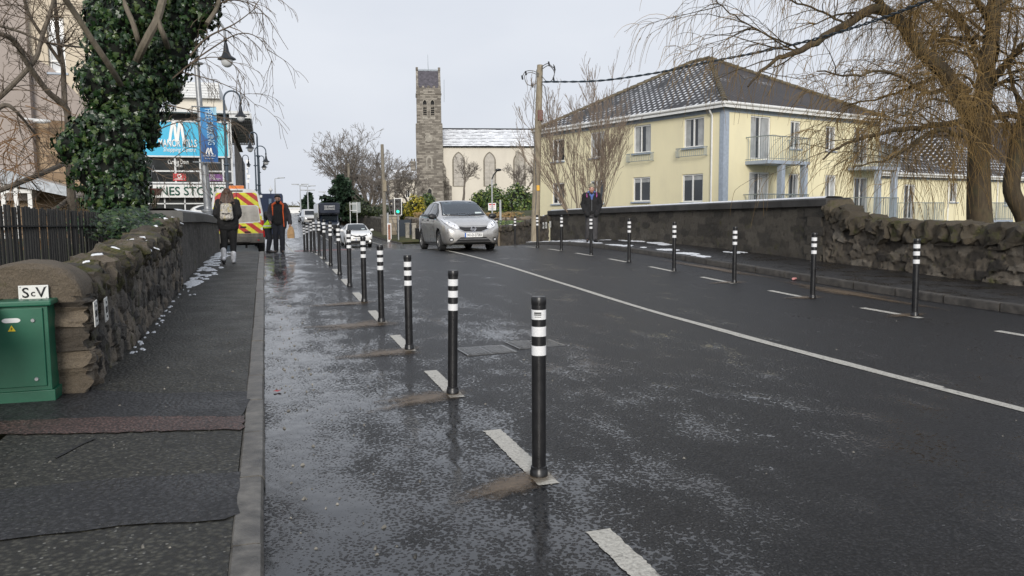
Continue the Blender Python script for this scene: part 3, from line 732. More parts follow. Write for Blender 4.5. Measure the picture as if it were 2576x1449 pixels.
for i, (px, py, lab) in enumerate([(241, 788, 'narrow white SV plate on the rubble wall, the one nearer the pier'), (267, 778, 'narrow white SV plate on the rubble wall, the one farther from the pier')]):
    q = atX(px, py, XF+.075)
    plate(lab, .13, .2, TR((XF+.075, q.y, q.z), R_(90), 0, R_(-4)), [('SV', .055, 0, 0), ('28', .02, 0, .06), ('1 5', .018, 0, -.06)], True, 'small valve plates on the left wall')
for i, (px, py, tx, lab) in enumerate([(1367, 567.5, 'H', 'small white H plate on the low wall, nearest the telegraph pole'), (1374, 566.5, 'S', 'small white S plate between two other plates on the low wall'), (1384, 564.5, '1', 'small white plate on the low wall closest to the right parapet')]):
    q = atX(px, py, 11.03+(i == 2)*.07)
    plate(lab, .13, .26, TR((q.x, q.y, q.z), R_(-80)), [(tx, .12, 0, 0)], False, 'small plates on the right low wall')

# ------------------------------------------------------------------ left railings
fen = thing('iron_railings', 'black iron railings with flat topped bars behind the left rubble wall', 'fence', (-2.5, 9, .9))
ft = lin([(7, 1.6), (9, 1.57), (14.7, 1.5)]); mb = MB(); y = 6.2; k = 0
while y < 14.75:
    w = .02; lean = rnd.uniform(-.01, .01)
    mb.M = Matrix.Translation((-2.5+rnd.uniform(-.01, .01), y, 0)) @ Matrix.Rotation(lean, 4, 'X')
    mb.box((-w/2, -.022, .6), (w/2, .022, ft(y)+rnd.uniform(-.012, .012))); y += .118; k += 1
M['iron_black'] = plain('matt black iron', (.008, .008, .008), .75, var=.3)
mb.M = None; mb.build('bars', M['iron_black'], fen, world=True)
for dz in (-.21, -.82):
    mb = MB(); pts = [(-2.5, yy, ft(yy)+dz) for yy in (6, 9, 12, 14.8)]
    for a, b in zip(pts, pts[1:]):
        mb.poly([(a[0]-.03, a[1], a[2]-.008), (b[0]-.03, b[1], b[2]-.008), (b[0]-.03, b[1], b[2]+.008), (a[0]-.03, a[1], a[2]+.008)])
        mb.poly([(a[0]+.03, a[1], a[2]-.008), (a[0]+.03, a[1], a[2]+.008), (b[0]+.03, b[1], b[2]+.008), (b[0]+.03, b[1], b[2]-.008)])
        mb.poly([(a[0]-.03, a[1], a[2]+.008), (b[0]-.03, b[1], b[2]+.008), (b[0]+.03, b[1], b[2]+.008), (a[0]+.03, a[1], a[2]+.008)])
        mb.poly([(a[0]-.03, a[1], a[2]-.008), (a[0]+.03, a[1], a[2]-.008), (b[0]+.03, b[1], b[2]-.008), (b[0]-.03, b[1], b[2]-.008)])
    mb.build('rail', M['iron_black'], fen, world=True)
# manhole covers, litter
M['iron'] = plain('worn cast iron', (.14, .14, .14), .22, .5, .3, 14, .3, 60)
for (px, py, lab) in ((1222, 880, 'rectangular iron manhole cover set in the road, the left of the pair'), (1345, 866, 'rectangular iron manhole cover set in the road, behind the nearest bollard')):
    q = atZ(px, py, .03); z = zr(q.x, q.y)
    c = thing('manhole_cover', lab, 'manhole cover', (q.x, q.y, z), R_(3), 'manhole covers in the road')
    mb = MB(); mb.box((-.27, -.23, -.05), (.27, .23, .007)); mb.build('frame', M['iron'], c, bevel=.003)
    for s in (-1, 1):
        mb = MB(); mb.box((s*.125-.115, -.2, .0), (s*.125+.115, .2, .011))
        for a in range(6):
            for b2 in range(9): mb.box((s*.125-.1+a*.036, -.18+b2*.042, .011), (s*.125-.082+a*.036, -.16+b2*.042, .014))
        mb.build('lid', M['iron'], c)
q = atX(1998, 707, 9.2); q.z = zr(q.x, q.y)
can = thing('crushed_can', 'crushed pink and white drink can lying against the right kerb', 'litter', (q.x, q.y, q.z+.03), .6)
mb = MB(); mb.lathe([(0, -.06), (.026, -.06), (.031, -.05), (.028, -.01), (.032, .03), (.028, .055), (0, .055)], n=14, axis='x')
for v in mb.v: v.z *= .7+.2*mnoise.noise(v*40)
mb.build('body', plain('pink can', (.8, .35, .33), .3, .3, .3, 40), can, smooth=True)
q = atZ(697, 985, .0); q.z = zr(q.x, q.y)
lt2 = patch('paper_scrap', plain('red paper', (.35, .03, .035), .6), blob(q.x, q.y, .035, .02, 3), lambda X, Y: zr(X, Y)+.012+.01*mnoise.noise((X*30, Y*30, 0)), .004, 2, 'x'); del lt2['kind']
tag(lt2, 'scrap of red paper on the wet gutter left of the bollards', 'litter')
# ------------------------------------------------------------------ vegetation
def rdir(rg): return Vector((rg.gauss(0, 1), rg.gauss(0, 1), rg.gauss(0, 1))).normalized()
def around(d, ang, rg):
    u = d.orthogonal().normalized(); w = d.cross(u); a = rg.uniform(0, 2*math.pi)
    return (d*math.cos(ang)+(u*math.cos(a)+w*math.sin(a))*math.sin(ang)).normalized()
def stem(p, d, L, k, rg, wander, trop):
    pts = [p]; dd = d.copy()
    for _ in range(k):
        dd = (dd + rdir(rg)*wander + Vector((0, 0, trop))).normalized(); pts.append(pts[-1]+dd*(L/k))
    return pts, dd
def grow(mb, p, d, L, r, lev, o, rg):
    mx = o['levels']; k = o.get('seg', 5)
    trop = o['trop'][min(lev, len(o['trop'])-1)]
    pts, _ = stem(p, d, L, k, rg, o['wander'], trop)
    r1 = r*o.get('taper', .45); mb2 = mb[0] if lev < o.get('trunk_levels', 1) else mb[1]
    rad = [max(o['rmin'], r+(r1-r)*i/k) for i in range(k+1)]
    mb2.tube(pts, rad, 8 if r > .08 else 5 if r > .025 else 3, cap=False)
    if lev >= mx: return
    n = o['n'][min(lev, len(o['n'])-1)]; n = max(1, int(n*rg.uniform(.8, 1.25)))
    for c in range(n):
        t = rg.uniform(o['t0'][min(lev, len(o['t0'])-1)], 1); q = t*k; i = min(k-1, int(q)); f = q-i
        P = pts[i].lerp(pts[i+1], f); D = (pts[i+1]-pts[i]).normalized()
        ang = rg.uniform(*o['ang']); nd = around(D, ang, rg)
        if o.get('flat'): nd.z *= o['flat']; nd.normalize()
        grow(mb, P, nd, L*o['lr']*rg.uniform(.65, 1.2)*(1.15-.35*t), max(o['rmin'], (r+(r1-r)*t)*o['rr']), lev+1, o, rg)
def bare_tree(label, loc, L, r, o, seed, barkm, twigm, d=(0, 0, 1), stems=1, group=None, cat='tree', name='bare_tree', spread=.3):
    rg = random.Random(seed); T = thing(name, label, cat, loc, 0, group); a, b = MB(), MB()
    for s in range(stems):
        dd = Vector(d)
        if stems > 1: dd = (dd + Vector((math.cos(s*2.4)*spread, math.sin(s*2.4)*spread, 0))*rg.uniform(.5, 1.2)).normalized()
        grow((a, b), Vector((rg.uniform(-.1, .1)*(stems > 1), rg.uniform(-.1, .1)*(stems > 1), -.3)), dd, L*rg.uniform(.85, 1.1), r*rg.uniform(.8, 1.1), 0, o, rg)
    a.build('trunk', barkm, T, smooth=True, sharp=180); b.build('branches', twigm, T, smooth=True, sharp=180); return T
M['bark'] = m_bark('grey brown bark', (.07, .058, .045), (.19, .16, .125))
M['bark_pale'] = m_bark('pale smooth bark', (.075, .062, .045), (.19, .162, .122), 8, .4)
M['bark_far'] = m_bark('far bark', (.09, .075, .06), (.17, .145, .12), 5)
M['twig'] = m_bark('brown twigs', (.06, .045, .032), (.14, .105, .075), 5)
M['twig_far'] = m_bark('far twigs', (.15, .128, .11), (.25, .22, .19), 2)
M['twig_or'] = m_bark('orange brown twigs', (.1, .052, .022), (.22, .125, .055), 5)
M['willow'] = m_bark('willow bark', (.028, .02, .012), (.095, .068, .036), 9, .35)
M['willow_twig'] = m_bark('willow twigs', (.095, .058, .019), (.32, .205, .07), 2)
M['ivy'] = m_leaf('ivy leaves', [(.004, .012, .005), (.008, .024, .008), (.014, .038, .011), (.03, .062, .017), (.07, .1, .028)], .34, .1, .45)
M['shade'] = plain('shaded foliage core', (.005, .008, .004), .95, var=.4, scale=6)  # near black, standing in for shade deep inside the foliage
def leaf(mb, p, nrm, size, rg, droop=.6):
    n = (nrm + rdir(rg)*.55).normalized()
    t = Vector((rg.gauss(0, .4), rg.gauss(0, .4), -1)) if rg.random() < droop else rdir(rg)
    t = (t - n*t.dot(n)).normalized(); s = n.cross(t); w = size*rg.uniform(.42, .58); f = size*.14
    c = mb.vert(p+n*.004); L = [(0, -.42, .0), (.9, -.34, 1), (.62, -.02, .8), (.8, .16, 1), (.3, .24, .5), (0, .6, .9), (-.3, .24, .5), (-.8, .16, 1), (-.62, -.02, .8), (-.9, -.34, 1)]
    if size > .16 or size < .07: L = [L[k] for k in (0, 1, 5, 9)]
    i = [mb.vert(p+s*w*a+t*size*b-n*f*q) for a, b, q in L]
    for k in range(len(i)): mb.face((c, i[k], i[(k+1) % len(i)]))
def blobsurf(rg, c, r):
    d = rdir(rg); n = 1+.28*mnoise.noise(d*1.7+c)+.14*mnoise.noise(d*4+c*2)
    return c+Vector((d.x*r[0], d.y*r[1], d.z*r[2]))*n*rg.uniform(.86, 1.06), d
# --- ivy clad tree (behind the left parapet)
blobs = [(300, 575, 15.2, 105, 60), (330, 600, 14.2, 70, 40), (300, 500, 15.5, 100, 75), (270, 425, 15.6, 118, 85), (175, 372, 15.2, 48, 42), (210, 350, 15.4, 60, 60), (345, 440, 15.8, 40, 80), (290, 340, 15.6, 105, 90), (330, 270, 15.8, 105, 85), (265, 215, 15.4, 85, 80), (345, 195, 15.9, 125, 80),
         (290, 120, 15.5, 85, 90), (400, 130, 16, 105, 90), (330, 40, 15.6, 110, 90), (440, 60, 16.2, 90, 80), (505, 25, 16.3, 55, 55), (390, -40, 16, 150, 70), (245, 60, 15.4, 40, 80), (520, -40, 16.4, 70, 60), (430, 215, 16.2, 35, 60), (380, 330, 16, 28, 50)]
ivt = thing('ivy_clad_tree', 'leaning tree smothered in dark glossy ivy behind the left walls', 'tree', (-2.5, 15.6, .8))
rg = random.Random(11); core = MB(); lv = MB(); B = []
for x, y, d, rx, rz in blobs:
    B.append((atD(x, y, d), (rx*.8*d/F_, rx*.8*d/F_*.9+.1, rz*.92*d/F_)))
for c, r in B: core.sphere(c, tuple(q*.8 for q in r), 8)  # dark filler added inside the leaves to block light
def inside(p, skip):
    for k, (c, r) in enumerate(B):
        if k != skip and ((p.x-c.x)/r[0])**2+((p.y-c.y)/r[1])**2+((p.z-c.z)/r[2])**2 < .62: return True
    return False
for k, (c, r) in enumerate(B):
    n = int(760*(r[0]*r[2]+r[1]*r[2]+r[0]*r[1]))
    for _ in range(n):
        p, d = blobsurf(rg, c, r)
        if inside(p, k) or (d.y > .55 and d.x < .3): continue
        leaf(lv, p, d, rg.choice((.06, .085, .11, .14))*rg.uniform(.85, 1.2), rg)
# ivy spilling on the ground and over the wall
for _ in range(2600):
    x = XF-.2-abs(rg.gauss(0, .5)); y = rg.uniform(12.6, 17.5); z = (1.05+.28*max(0, 1-abs(y-14.6)/2.6)+rg.uniform(0, .3)*(x < XF-.35)) if x < XF-.45 else ctop(min(y, 14.3))-.02+rg.uniform(0, .06)
    if y > 14.5 and x > XF-.5: continue
    leaf(lv, Vector((x, y, z)), Vector((.3, -.4, 1)), rg.uniform(.06, .11), rg, .3)
core.build('ivy_shade_filler', M['shade'], ivt, world=True, smooth=True)
lv.build('ivy_leaves', M['ivy'], ivt, world=True)
tk = MB(); tk.tube(cr([atD(330, 640, 15.6), atD(300, 480, 15.8), atD(290, 330, 15.8), atD(350, 200, 15.9), atD(400, 60, 15.9), atD(440, -120, 16)], 4), [.4]*4+[.36]*4+[.33]*4+[.3]*4+[.22]*4+[.2], 10)
for path, r0_, r1_ in (([(330, 190, 15.9), (352, 135, 15.1), (374, 90, 14.95), (393, 55, 15), (404, 20, 15.1), (420, -40, 15.4)], .08, .075), ([(425, 130, 15.8), (414, 95, 15.1), (402, 65, 15.0), (394, 30, 15)], .055, .045),
                       ([(356, 125, 15.6), (347, 100, 15), (335, 60, 14.9), (318, 20, 14.95), (303, -20, 15)], .05, .045), ([(310, 225, 15.5), (294, 196, 14.6), (265, 150, 14.1), (228, 95, 13.8), (190, 35, 13.5), (158, -10, 13.2)], .055, .05),
                       ([(520, 60, 16), (545, 20, 16.2), (560, -40, 16.4)], .05, .04)):
    P = cr([atD(*q) for q in path], 5); tk.tube(P, [r0_+(r1_-r0_)*i/(len(P)-1) for i in range(len(P))], 8)
tk.build('trunk', M['bark_pale'], ivt, world=True, smooth=True)
# bare drooping branches on its right side
br = MB(); o_dr = dict(levels=2, n=[7, 4], trop=[-.10, -.16, -.2], wander=.17, t0=[.15, .2], ang=(.3, .9), lr=.55, rr=.55, rmin=.0045, seg=7, trunk_levels=0, taper=.3)
for path, r_ in (([(470, 150, 16), (520, 95, 16), (590, 60, 16.2), (650, 15, 16.4)], .028), ([(440, 190, 16), (520, 130, 16), (600, 85, 16), (655, 100, 16.1), (690, 165, 16.2)], .02), ([(430, 200, 15.7), (500, 150, 15.6), (570, 150, 15.5), (620, 200, 15.5)], .016),
                 ([(520, 20, 16.2), (590, 0, 16.3), (660, 30, 16.4), (725, 125, 16.5)], .018), ([(400, 260, 16), (470, 275, 15.8), (520, 285, 15.6), (560, 300, 15.6)], .016), ([(390, 330, 15.9), (440, 310, 15.7), (500, 300, 15.5), (560, 330, 15.5)], .014), ([(385, 400, 15.9), (430, 400, 15.6), (480, 370, 15.4), (520, 390, 15.4)], .012),
                 ([(450, 180, 16), (530, 200, 15.9), (600, 230, 15.9), (650, 270, 16)], .014), ([(370, 420, 15.6), (430, 450, 15.3), (470, 430, 15.2)], .01), ([(500, 60, 16.3), (560, -10, 16.5), (640, -50, 16.6), (710, 10, 16.7)], .018)):
    P = cr([atD(*q) for q in path], 5); br.tube(P, [max(.005, r_*(1-.75*i/(len(P)-1))) for i in range(len(P))], 5, cap=False)
    for _ in range(10):
        i = rg.randrange(2, len(P)-1); D = (P[i+1]-P[i]).normalized()
        grow((br, br), P[i], around(D, rg.uniform(.4, 1.0), rg), rg.uniform(.35, .95), r_*.45, 1, o_dr, rg)
br.build('bare_branches', M['twig'], ivt, world=True)
# --- bare tree on the far left
lt_ = thing('bare_tree', 'bare forked tree with tangled twigs at the left edge in front of the old mill', 'tree', (-4.2, 13.5, .7))
a, b = MB(), MB()
o_l = dict(levels=3, n=[6, 5, 3], trop=[-.01, -.02, -.03], wander=.22, t0=[.1, .15, .2], ang=(.4, 1.1), lr=.6, rr=.55, rmin=.0045, seg=5, trunk_levels=0, taper=.3)
limbs = [([(172, 420, 13.6), (172, 310, 13.6), (163, 268, 13.5), (120, 230, 13.2), (72, 165, 12.8), (30, 98, 12.4), (-30, 80, 12)], .075, .04), ([(163, 270, 13.5), (160, 200, 13.5), (158, 160, 13.4), (145, 90, 13.4), (138, -10, 13.3)], .055, .03),
         ([(158, 165, 13.4), (110, 95, 13.2), (75, 40, 13), (55, -20, 12.8)], .035, .025), ([(-30, 270, 12.8), (30, 215, 12.8), (88, 150, 12.9), (105, 95, 13), (130, 20, 13), (140, -30, 13)], .05, .03),
         ([(-20, 60, 12.5), (50, 80, 12.8), (110, 105, 13), (170, 115, 13.4), (215, 120, 14)], .025, .018), ([(-30, 490, 11.5), (60, 455, 12), (120, 430, 12.8), (160, 412, 14)], .045, .05), ([(100, 545, 12.5), (140, 525, 13), (180, 495, 14)], .04, .04), ([(-30, 290, 11.8), (10, 265, 11.9), (40, 280, 12), (100, 350, 12.6)], .06, .015)]
for path, r0_, r1_ in limbs:
    P = cr([atD(q[0], q[1], q[2]*1.27) for q in path], 5); r0_ *= 1.1; r1_ *= 1.1; a.tube(P, [r0_+(r1_-r0_)*i/(len(P)-1) for i in range(len(P))], 8)
    for _ in range(int(len(P)*.5)):
        i = rg.randrange(1, len(P)-1); D = (P[i+1]-P[i]).normalized()
        grow((b, b), P[i], around(D, rg.uniform(.5, 1.2), rg), rg.uniform(.5, 1.3), .014, 1, o_l, rg)
p_ = atD(175, 420, 17.2); a.tube([p_, Vector((p_.x, p_.y, .5))], [.08, .12], 8)
a.build('trunk', M['bark'], lt_, world=True, smooth=True); b.build('branches', M['twig'], lt_, world=True)
# orange brown undergrowth of twigs
und = MB()
for _ in range(70):
    p = Vector((rg.uniform(-7.5, -3.6), rg.uniform(13, 18), .7))
    grow((und, und), p, Vector((rg.uniform(-.7, .7), rg.uniform(-.5, .3), 1)).normalized(), rg.uniform(.5, 1.15), .012, 1, dict(o_l, levels=2, trop=[0, -.05, -.08]), rg)
for _ in range(34):
    p = atD(rg.uniform(-20, 110), rg.uniform(230, 430), rg.uniform(15, 17))
    grow((und, und), p, Vector((rg.uniform(-1, 1), rg.uniform(-.5, .5), -.2)).normalized(), rg.uniform(.6, 1.3), .012, 1, dict(o_l, levels=2, trop=[-.04, -.08, -.1]), rg)
o = und.build('bramble_thicket', M['twig_or']); o['kind'] = 'stuff'

# --- weeping willow on the right
def willow(label, loc, paths, seed, nsec, ntw, trunkpts, trad):
    T = thing('willow_tree', label, 'tree', loc); rg = random.Random(seed); a, b, c = MB(), MB(), MB()
    P = cr(trunkpts, 5); a.tube(P, [trad[0]+(trad[1]-trad[0])*(i/(len(P)-1))**.7*1 for i in range(len(P))], 14)
    anchors = []
    for path, r0_, r1_ in paths:
        P = cr([atD(*q) for q in path], 6); n = len(P)-1
        P = [p+rdir(rg)*.03 for p in P]
        rad = [r0_+(r1_-r0_)*(i/n)**.8 for i in range(n+1)]; a.tube(P, rad, 9)
        for _ in range(nsec):
            i = rg.randrange(1, n); D = (P[i+1]-P[i]).normalized(); d = around(D, rg.uniform(.5, 1.2), rg); d.z = d.z*.5+.15
            L = rg.uniform(.8, 2.4); q, dd = stem(P[i], d.normalized(), L, 7, rg, .22, -.05)
            rr = max(.012, rad[i]*.3); b.tube(q, [rr*(1-.8*k/7) for k in range(8)], 4, cap=False); anchors += [(q[k], (q[k]-q[k-1]).normalized()) for k in range(2, 8)]
            for _2 in range(3):
                k = rg.randrange(2, 7); q2, _d = stem(q[k], around((q[k+1]-q[k]).normalized(), rg.uniform(.4, 1), rg), rg.uniform(.5, 1.3), 6, rg, .22, -.1)
                b.tube(q2, [max(.005, rr*.5*(1-.8*j/6)) for j in range(7)], 3, cap=False); anchors += [(q2[j], (q2[j]-q2[j-1]).normalized()) for j in range(2, 7)]
        anchors += [(P[i], (P[i]-P[i-1]).normalized()) for i in range(2, n+1)]
    wt = [.3+1.5*max(0, 1-abs(p.x-loc[0])/5.5) for p, d in anchors]
    for p, d in rg.choices(anchors, wt, k=ntw):
        d = (around(d, rg.uniform(.2, 1.3), rg)).normalized()
        q, _d = stem(p, d, rg.uniform(.4, 1.6)*(1 if abs(p.x-loc[0]) < 3.5 else .75), 7, rg, .13, -.28)
        c.tube(q, [.0056-.0028*k/7 for k in range(8)], 3, cap=False)
    a.build('trunk', M['willow'], T, world=True, smooth=True); b.build('branches', M['willow'], T, world=True); c.build('hanging_twigs', M['willow_twig'], T, world=True); return T
wp = [([(2462, 330, 20), (2400, 215, 19.6), (2320, 130, 19.2), (2225, 25, 18.8), (2130, 60, 18.4), (2020, 125, 18), (1950, 150, 17.6), (1880, 215, 17.2)], .24, .02), ([(2225, 25, 18.8), (2190, -40, 18.6), (2120, -70, 18.2), (2000, -40, 17.8)], .1, .03),
      ([(2470, 250, 20), (2490, 120, 20), (2500, 0, 20), (2520, -120, 20)], .22, .14), ([(2455, 300, 20), (2330, 320, 19), (2240, 330, 18.5), (2130, 360, 18), (2070, 400, 17.8)], .09, .02), ([(2450, 350, 20), (2350, 330, 19), (2250, 395, 18.4), (2150, 420, 18)], .07, .015),
      ([(2440, 230, 20), (2370, 190, 20.4), (2280, 225, 20.6), (2200, 250, 20.8), (2130, 265, 21)], .07, .015), ([(2480, 180, 20), (2430, 80, 20.5), (2370, 20, 21), (2300, -30, 21.3)], .09, .03), ([(2480, 220, 20), (2540, 150, 19.5), (2600, 90, 19), (2680, 60, 18.6)], .12, .04),
      ([(2470, 300, 20), (2540, 290, 20.5), (2600, 310, 20.7), (2680, 340, 21)], .08, .03), ([(2400, 215, 19.6), (2330, 230, 18.4), (2240, 180, 17.4), (2150, 190, 16.5), (2060, 180, 15.8)], .06, .015), ([(2500, 60, 20), (2440, -10, 19), (2360, -60, 18), (2250, -90, 17)], .1, .03),
      ([(2320, 130, 19.2), (2290, 60, 19), (2300, -10, 18.6), (2280, -60, 18.4)], .05, .02), ([(2500, 40, 20), (2560, -20, 20.5), (2640, -60, 21)], .1, .04), ([(2470, 260, 20), (2420, 270, 18.6), (2350, 250, 17.5), (2290, 290, 16.8)], .05, .015), ([(2020, 125, 18), (1940, 90, 17.6), (1850, 40, 17.2), (1790, -10, 17)], .022, .012), ([(2130, 60, 18.4), (2040, 20, 18), (1940, -20, 17.6), (1850, -60, 17.4)], .03, .012)]
tb = [atD(2465, 700, 20)-Vector((0, 0, .6)), atD(2466, 600, 20), atD(2463, 520, 20), atD(2462, 420, 20), atD(2464, 330, 20), atD(2472, 240, 20)]
willow('large weeping willow with thick trunk and hanging golden brown twigs over the right wall', (17.3, 15.6, -1.9), wp, 5, 12, 6600, tb, (.36, .22))
wp2 = [([(2560, 350, 21), (2590, 250, 21), (2640, 150, 21), (2680, 60, 21)], .17, .06), ([(2555, 340, 21), (2500, 270, 21.5), (2440, 200, 22), (2390, 180, 22.4)], .07, .02), ([(2565, 400, 21), (2620, 350, 20.6), (2700, 340, 20)], .08, .03), ([(2580, 300, 21), (2540, 180, 21.6), (2560, 80, 22)], .07, .03)]
willow('smaller willow with a curved trunk at the right edge behind the large willow', (18.4, 16.4, -1.9), wp2, 6, 9, 900, [atD(2610, 700, 21)-Vector((0, 0, .4)), atD(2580, 560, 21), atD(2545, 480, 21), atD(2555, 400, 21), atD(2562, 340, 21)], (.24, .19))
# --- multi stemmed bare tree in front of the yellow house
o_m = dict(levels=4, n=[8, 5, 4, 2], trop=[.03, .1, .1, .08], wander=.1, t0=[.12, .2, .3], ang=(.2, .6), lr=.55, rr=.55, rmin=.006, seg=6, trunk_levels=1, taper=.3)
q = atD(1478, 560, 31)
bare_tree('bare multi stemmed tree rising behind the parapet in front of the yellow apartment house', (q.x, q.y, .0), 4.6, .06, o_m, 8, m_bark('pale stems', (.15, .125, .09), (.3, .255, .19), 8), m_bark('pinkish twigs', (.2, .15, .11), (.34, .265, .2), 4), stems=7, spread=.4)
# --- trees by the church
o_f = dict(levels=4, n=[9, 6, 5, 3], trop=[.0, .04, .04, .03], wander=.16, t0=[.3, .25, .25, .2], ang=(.35, .95), lr=.6, rr=.5, rmin=.018, seg=5, trunk_levels=1, taper=.35)
for px, py, d, L, r, sd, st, lab in ((875, 535, 100, 7.9, .28, 21, 3, 'tall bare tree left of the telegraph poles, the highest on the skyline by the conifer'), (925, 535, 104, 5.6, .26, 22, 3, 'bare tree between the two wooden poles left of the church tower'), (985, 530, 112, 5.3, .22, 23, 2, 'bare tree just left of the church tower'), (1030, 520, 120, 3.4, .2, 24, 2, 'small bare tree against the church tower foot'),
                                 (1165, 510, 90, 3.6, .2, 25, 1, 'bare spreading tree in front of the church side wall'), (1310, 505, 95, 3.9, .16, 26, 2, 'bare slender tree at the right end of the church side wall'), (940, 540, 90, 3.9, .16, 27, 4, 'low tangled bare tree above the blue car')):
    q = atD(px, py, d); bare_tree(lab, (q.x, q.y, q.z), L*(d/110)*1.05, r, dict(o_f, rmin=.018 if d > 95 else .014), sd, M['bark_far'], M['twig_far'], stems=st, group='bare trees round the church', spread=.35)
# --- conifer
def conifer(label, loc, h, R, seed, ntier, m, tw, dens=1):
    T = thing('conifer', label, 'tree', loc); rg = random.Random(seed); a, b = MB(), MB(); a.tube([(0, 0, -.3), (0, 0, h)], [.22, .02], 8)
    for k in range(ntier):
        t = k/(ntier-1); z = h*(.08+.9*t); Rr = R*(1-t)**.75*rg.uniform(.7, 1.25)+.15
        for j in range(int(9*dens*(1-t)+5)):
            an = rg.uniform(0, 6.28); d = Vector((math.cos(an), math.sin(an), rg.uniform(-.05, .3))); q, _ = stem(Vector((0, 0, z)), d.normalized(), Rr*rg.uniform(.7, 1.15), 5, rg, .1, -.02)
            a.tube(q, [.03]*5+[.01], 3, cap=False)
            for p, p2 in zip(q, q[1:]):
                for _ in range(int(9*dens)):
                    c = p.lerp(p2, rg.random()); f = (p2-p).normalized(); dd = (f*.8+rdir(rg)*.7+Vector((0, 0, -.25))).normalized(); s = dd.cross(rdir(rg)).normalized()*tw*.22; L = dd*tw*rg.uniform(.6, 1.2)
                    b.poly([c-s, c+L*.5-s*1.2, c+L, c+L*.5+s*1.2, c+s])
    a.build('trunk', M['bark'], T); b.build('foliage', m, T); return T
M['fir'] = m_leaf('fir needles', [(.008, .02, .012), (.016, .038, .02), (.03, .06, .03)], .6)
q = atD(862, 560, 96); conifer('dark green conifer with sweeping boughs left of the wooden poles', (q.x, q.y, q.z), 5.6, 3.0, 3, 15, M['fir'], .55, 1.3)
q = atD(778, 540, 210); conifer('small dark conifer far off beside the double armed street lights', (q.x, q.y, q.z-1), 6.5, 2.5, 4, 10, M['fir'], 1.0)
# --- bushes
def bush(label, loc, r, seed, m, n, ls, group=None, lobes=7):
    T = thing('bush', label, 'bush', loc, 0, group); rg = random.Random(seed); b, c = MB(), MB(); Ls = []
    for k in range(lobes):
        Ls.append((Vector((rg.uniform(-.6, .6)*r[0], rg.uniform(-.5, .5)*r[1], rg.uniform(.25, .7)*r[2])), tuple(q*rg.uniform(.35, .6) for q in r)))
    for k in range(n):
        cc, rr = rg.choice(Ls); p, d = blobsurf(rg, cc, rr); p = cc+(p-cc)*rg.uniform(.75, 1.12)
        if p.z > -.1: leaf(b, p, d, ls*rg.uniform(.6, 1.2), rg, .4)
    for cc, rr in Ls:
        c.tube([(0, 0, -.2), cc], [.03, .01], 4); c.sphere(cc, tuple(q*.72 for q in rr), 6)  # stems, plus dark filler blobs for the shade inside the bush
    c.build('stems', M['shade'], T); b.build('foliage', m, T); return T
M['leaf_g'] = m_leaf('evergreen leaves', [(.02, .045, .012), (.04, .08, .018), (.085, .13, .028), (.15, .18, .035)], .4)
M['leaf_y'] = m_leaf('yellow green leaves', [(.06, .07, .012), (.2, .19, .02), (.42, .33, .03), (.1, .12, .02)], .4)
M['leaf_d'] = m_leaf('dark hedge leaves', [(.012, .022, .008), (.025, .04, .013), (.05, .065, .02)], .5)
for px, py, d, r, sd, m, n, lab in ((1275, 545, 76, (2.6, 1.6, 2.9), 1, 'leaf_g', 3800, 'large green bush between the silver car and the telegraph pole'), (1330, 548, 78, (1.2, 1, 2.4), 2, 'leaf_g', 1300, 'green bush directly behind the telegraph pole'), (1048, 548, 78, (1.25, 1, 1.9), 3, 'leaf_y', 1600, 'yellow green bush to the right of the green traffic light'), (1020, 552, 80, (1.6, 1.2, 1.5), 4, 'leaf_d', 1500, 'dark green bush behind the green traffic light'),
                                 (960, 552, 84, (1.7, 1.2, 1.3), 5, 'leaf_d', 1500, 'dark hedge bush behind the roof of the blue car'), (905, 548, 88, (1.6, 1.2, 1.8), 6, 'leaf_d', 1300, 'dark bush behind the back of the road sign'), (1075, 525, 90, (1.6, 1.2, 1.6), 7, 'leaf_g', 1200, 'green bush at the foot of the church tower'), (1215, 520, 84, (1.3, 1, 1.7), 8, 'leaf_g', 1200, 'green bush behind the roof of the silver car')):
    q = atD(px, py, d); bush(lab, (q.x, q.y, q.z), r, sd, M[m], n, .26, 'bushes on the bank by the church')
gr = MB(); rg = random.Random(9)
for _ in range(2600):
    x = rg.uniform(11, 21); y = rg.uniform(40, 57); p = Vector((x, y, terrain(x, y)+.05)) 
    if rg.random() < .5: p = atD(rg.uniform(1255, 1340), rg.uniform(555, 588), rg.uniform(42, 50))
    leaf(gr, p, Vector((0, -.3, 1)), .16, rg, .2)
o = gr.build('bank_plants', M['leaf_g']); o['kind'] = 'stuff'
# wall side weeds at the left wall coping (moss tufts)
# --- far hedge line on the skyline
fh = MB(); rg = random.Random(31)
o_s = dict(levels=2, n=[6, 5], trop=[.05, .05], wander=.18, t0=[.2, .2], ang=(.3, .9), lr=.6, rr=.5, rmin=.05, seg=4, trunk_levels=0, taper=.3)
for k in range(60):
    p = atD(rg.uniform(690, 850), 541, rg.uniform(240, 300)); p.z = 1
    grow((fh, fh), p, Vector((rg.gauss(0, .2), 0, 1)).normalized(), rg.uniform(1.6, 3.4), .12, 0, o_s, rg)
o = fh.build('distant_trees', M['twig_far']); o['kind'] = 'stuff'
fl = MB()
for k in range(2200):
    p = atD(rg.uniform(690, 850), rg.uniform(519, 540), rg.uniform(232, 262)); leaf(fl, p, Vector((0, -1, .4)), .9, rg, .3)
o = fl.build('distant_hedge', m_leaf('dull far hedge', [(.06, .055, .035), (.1, .085, .05), (.075, .085, .045)], .8)); o['kind'] = 'stuff'
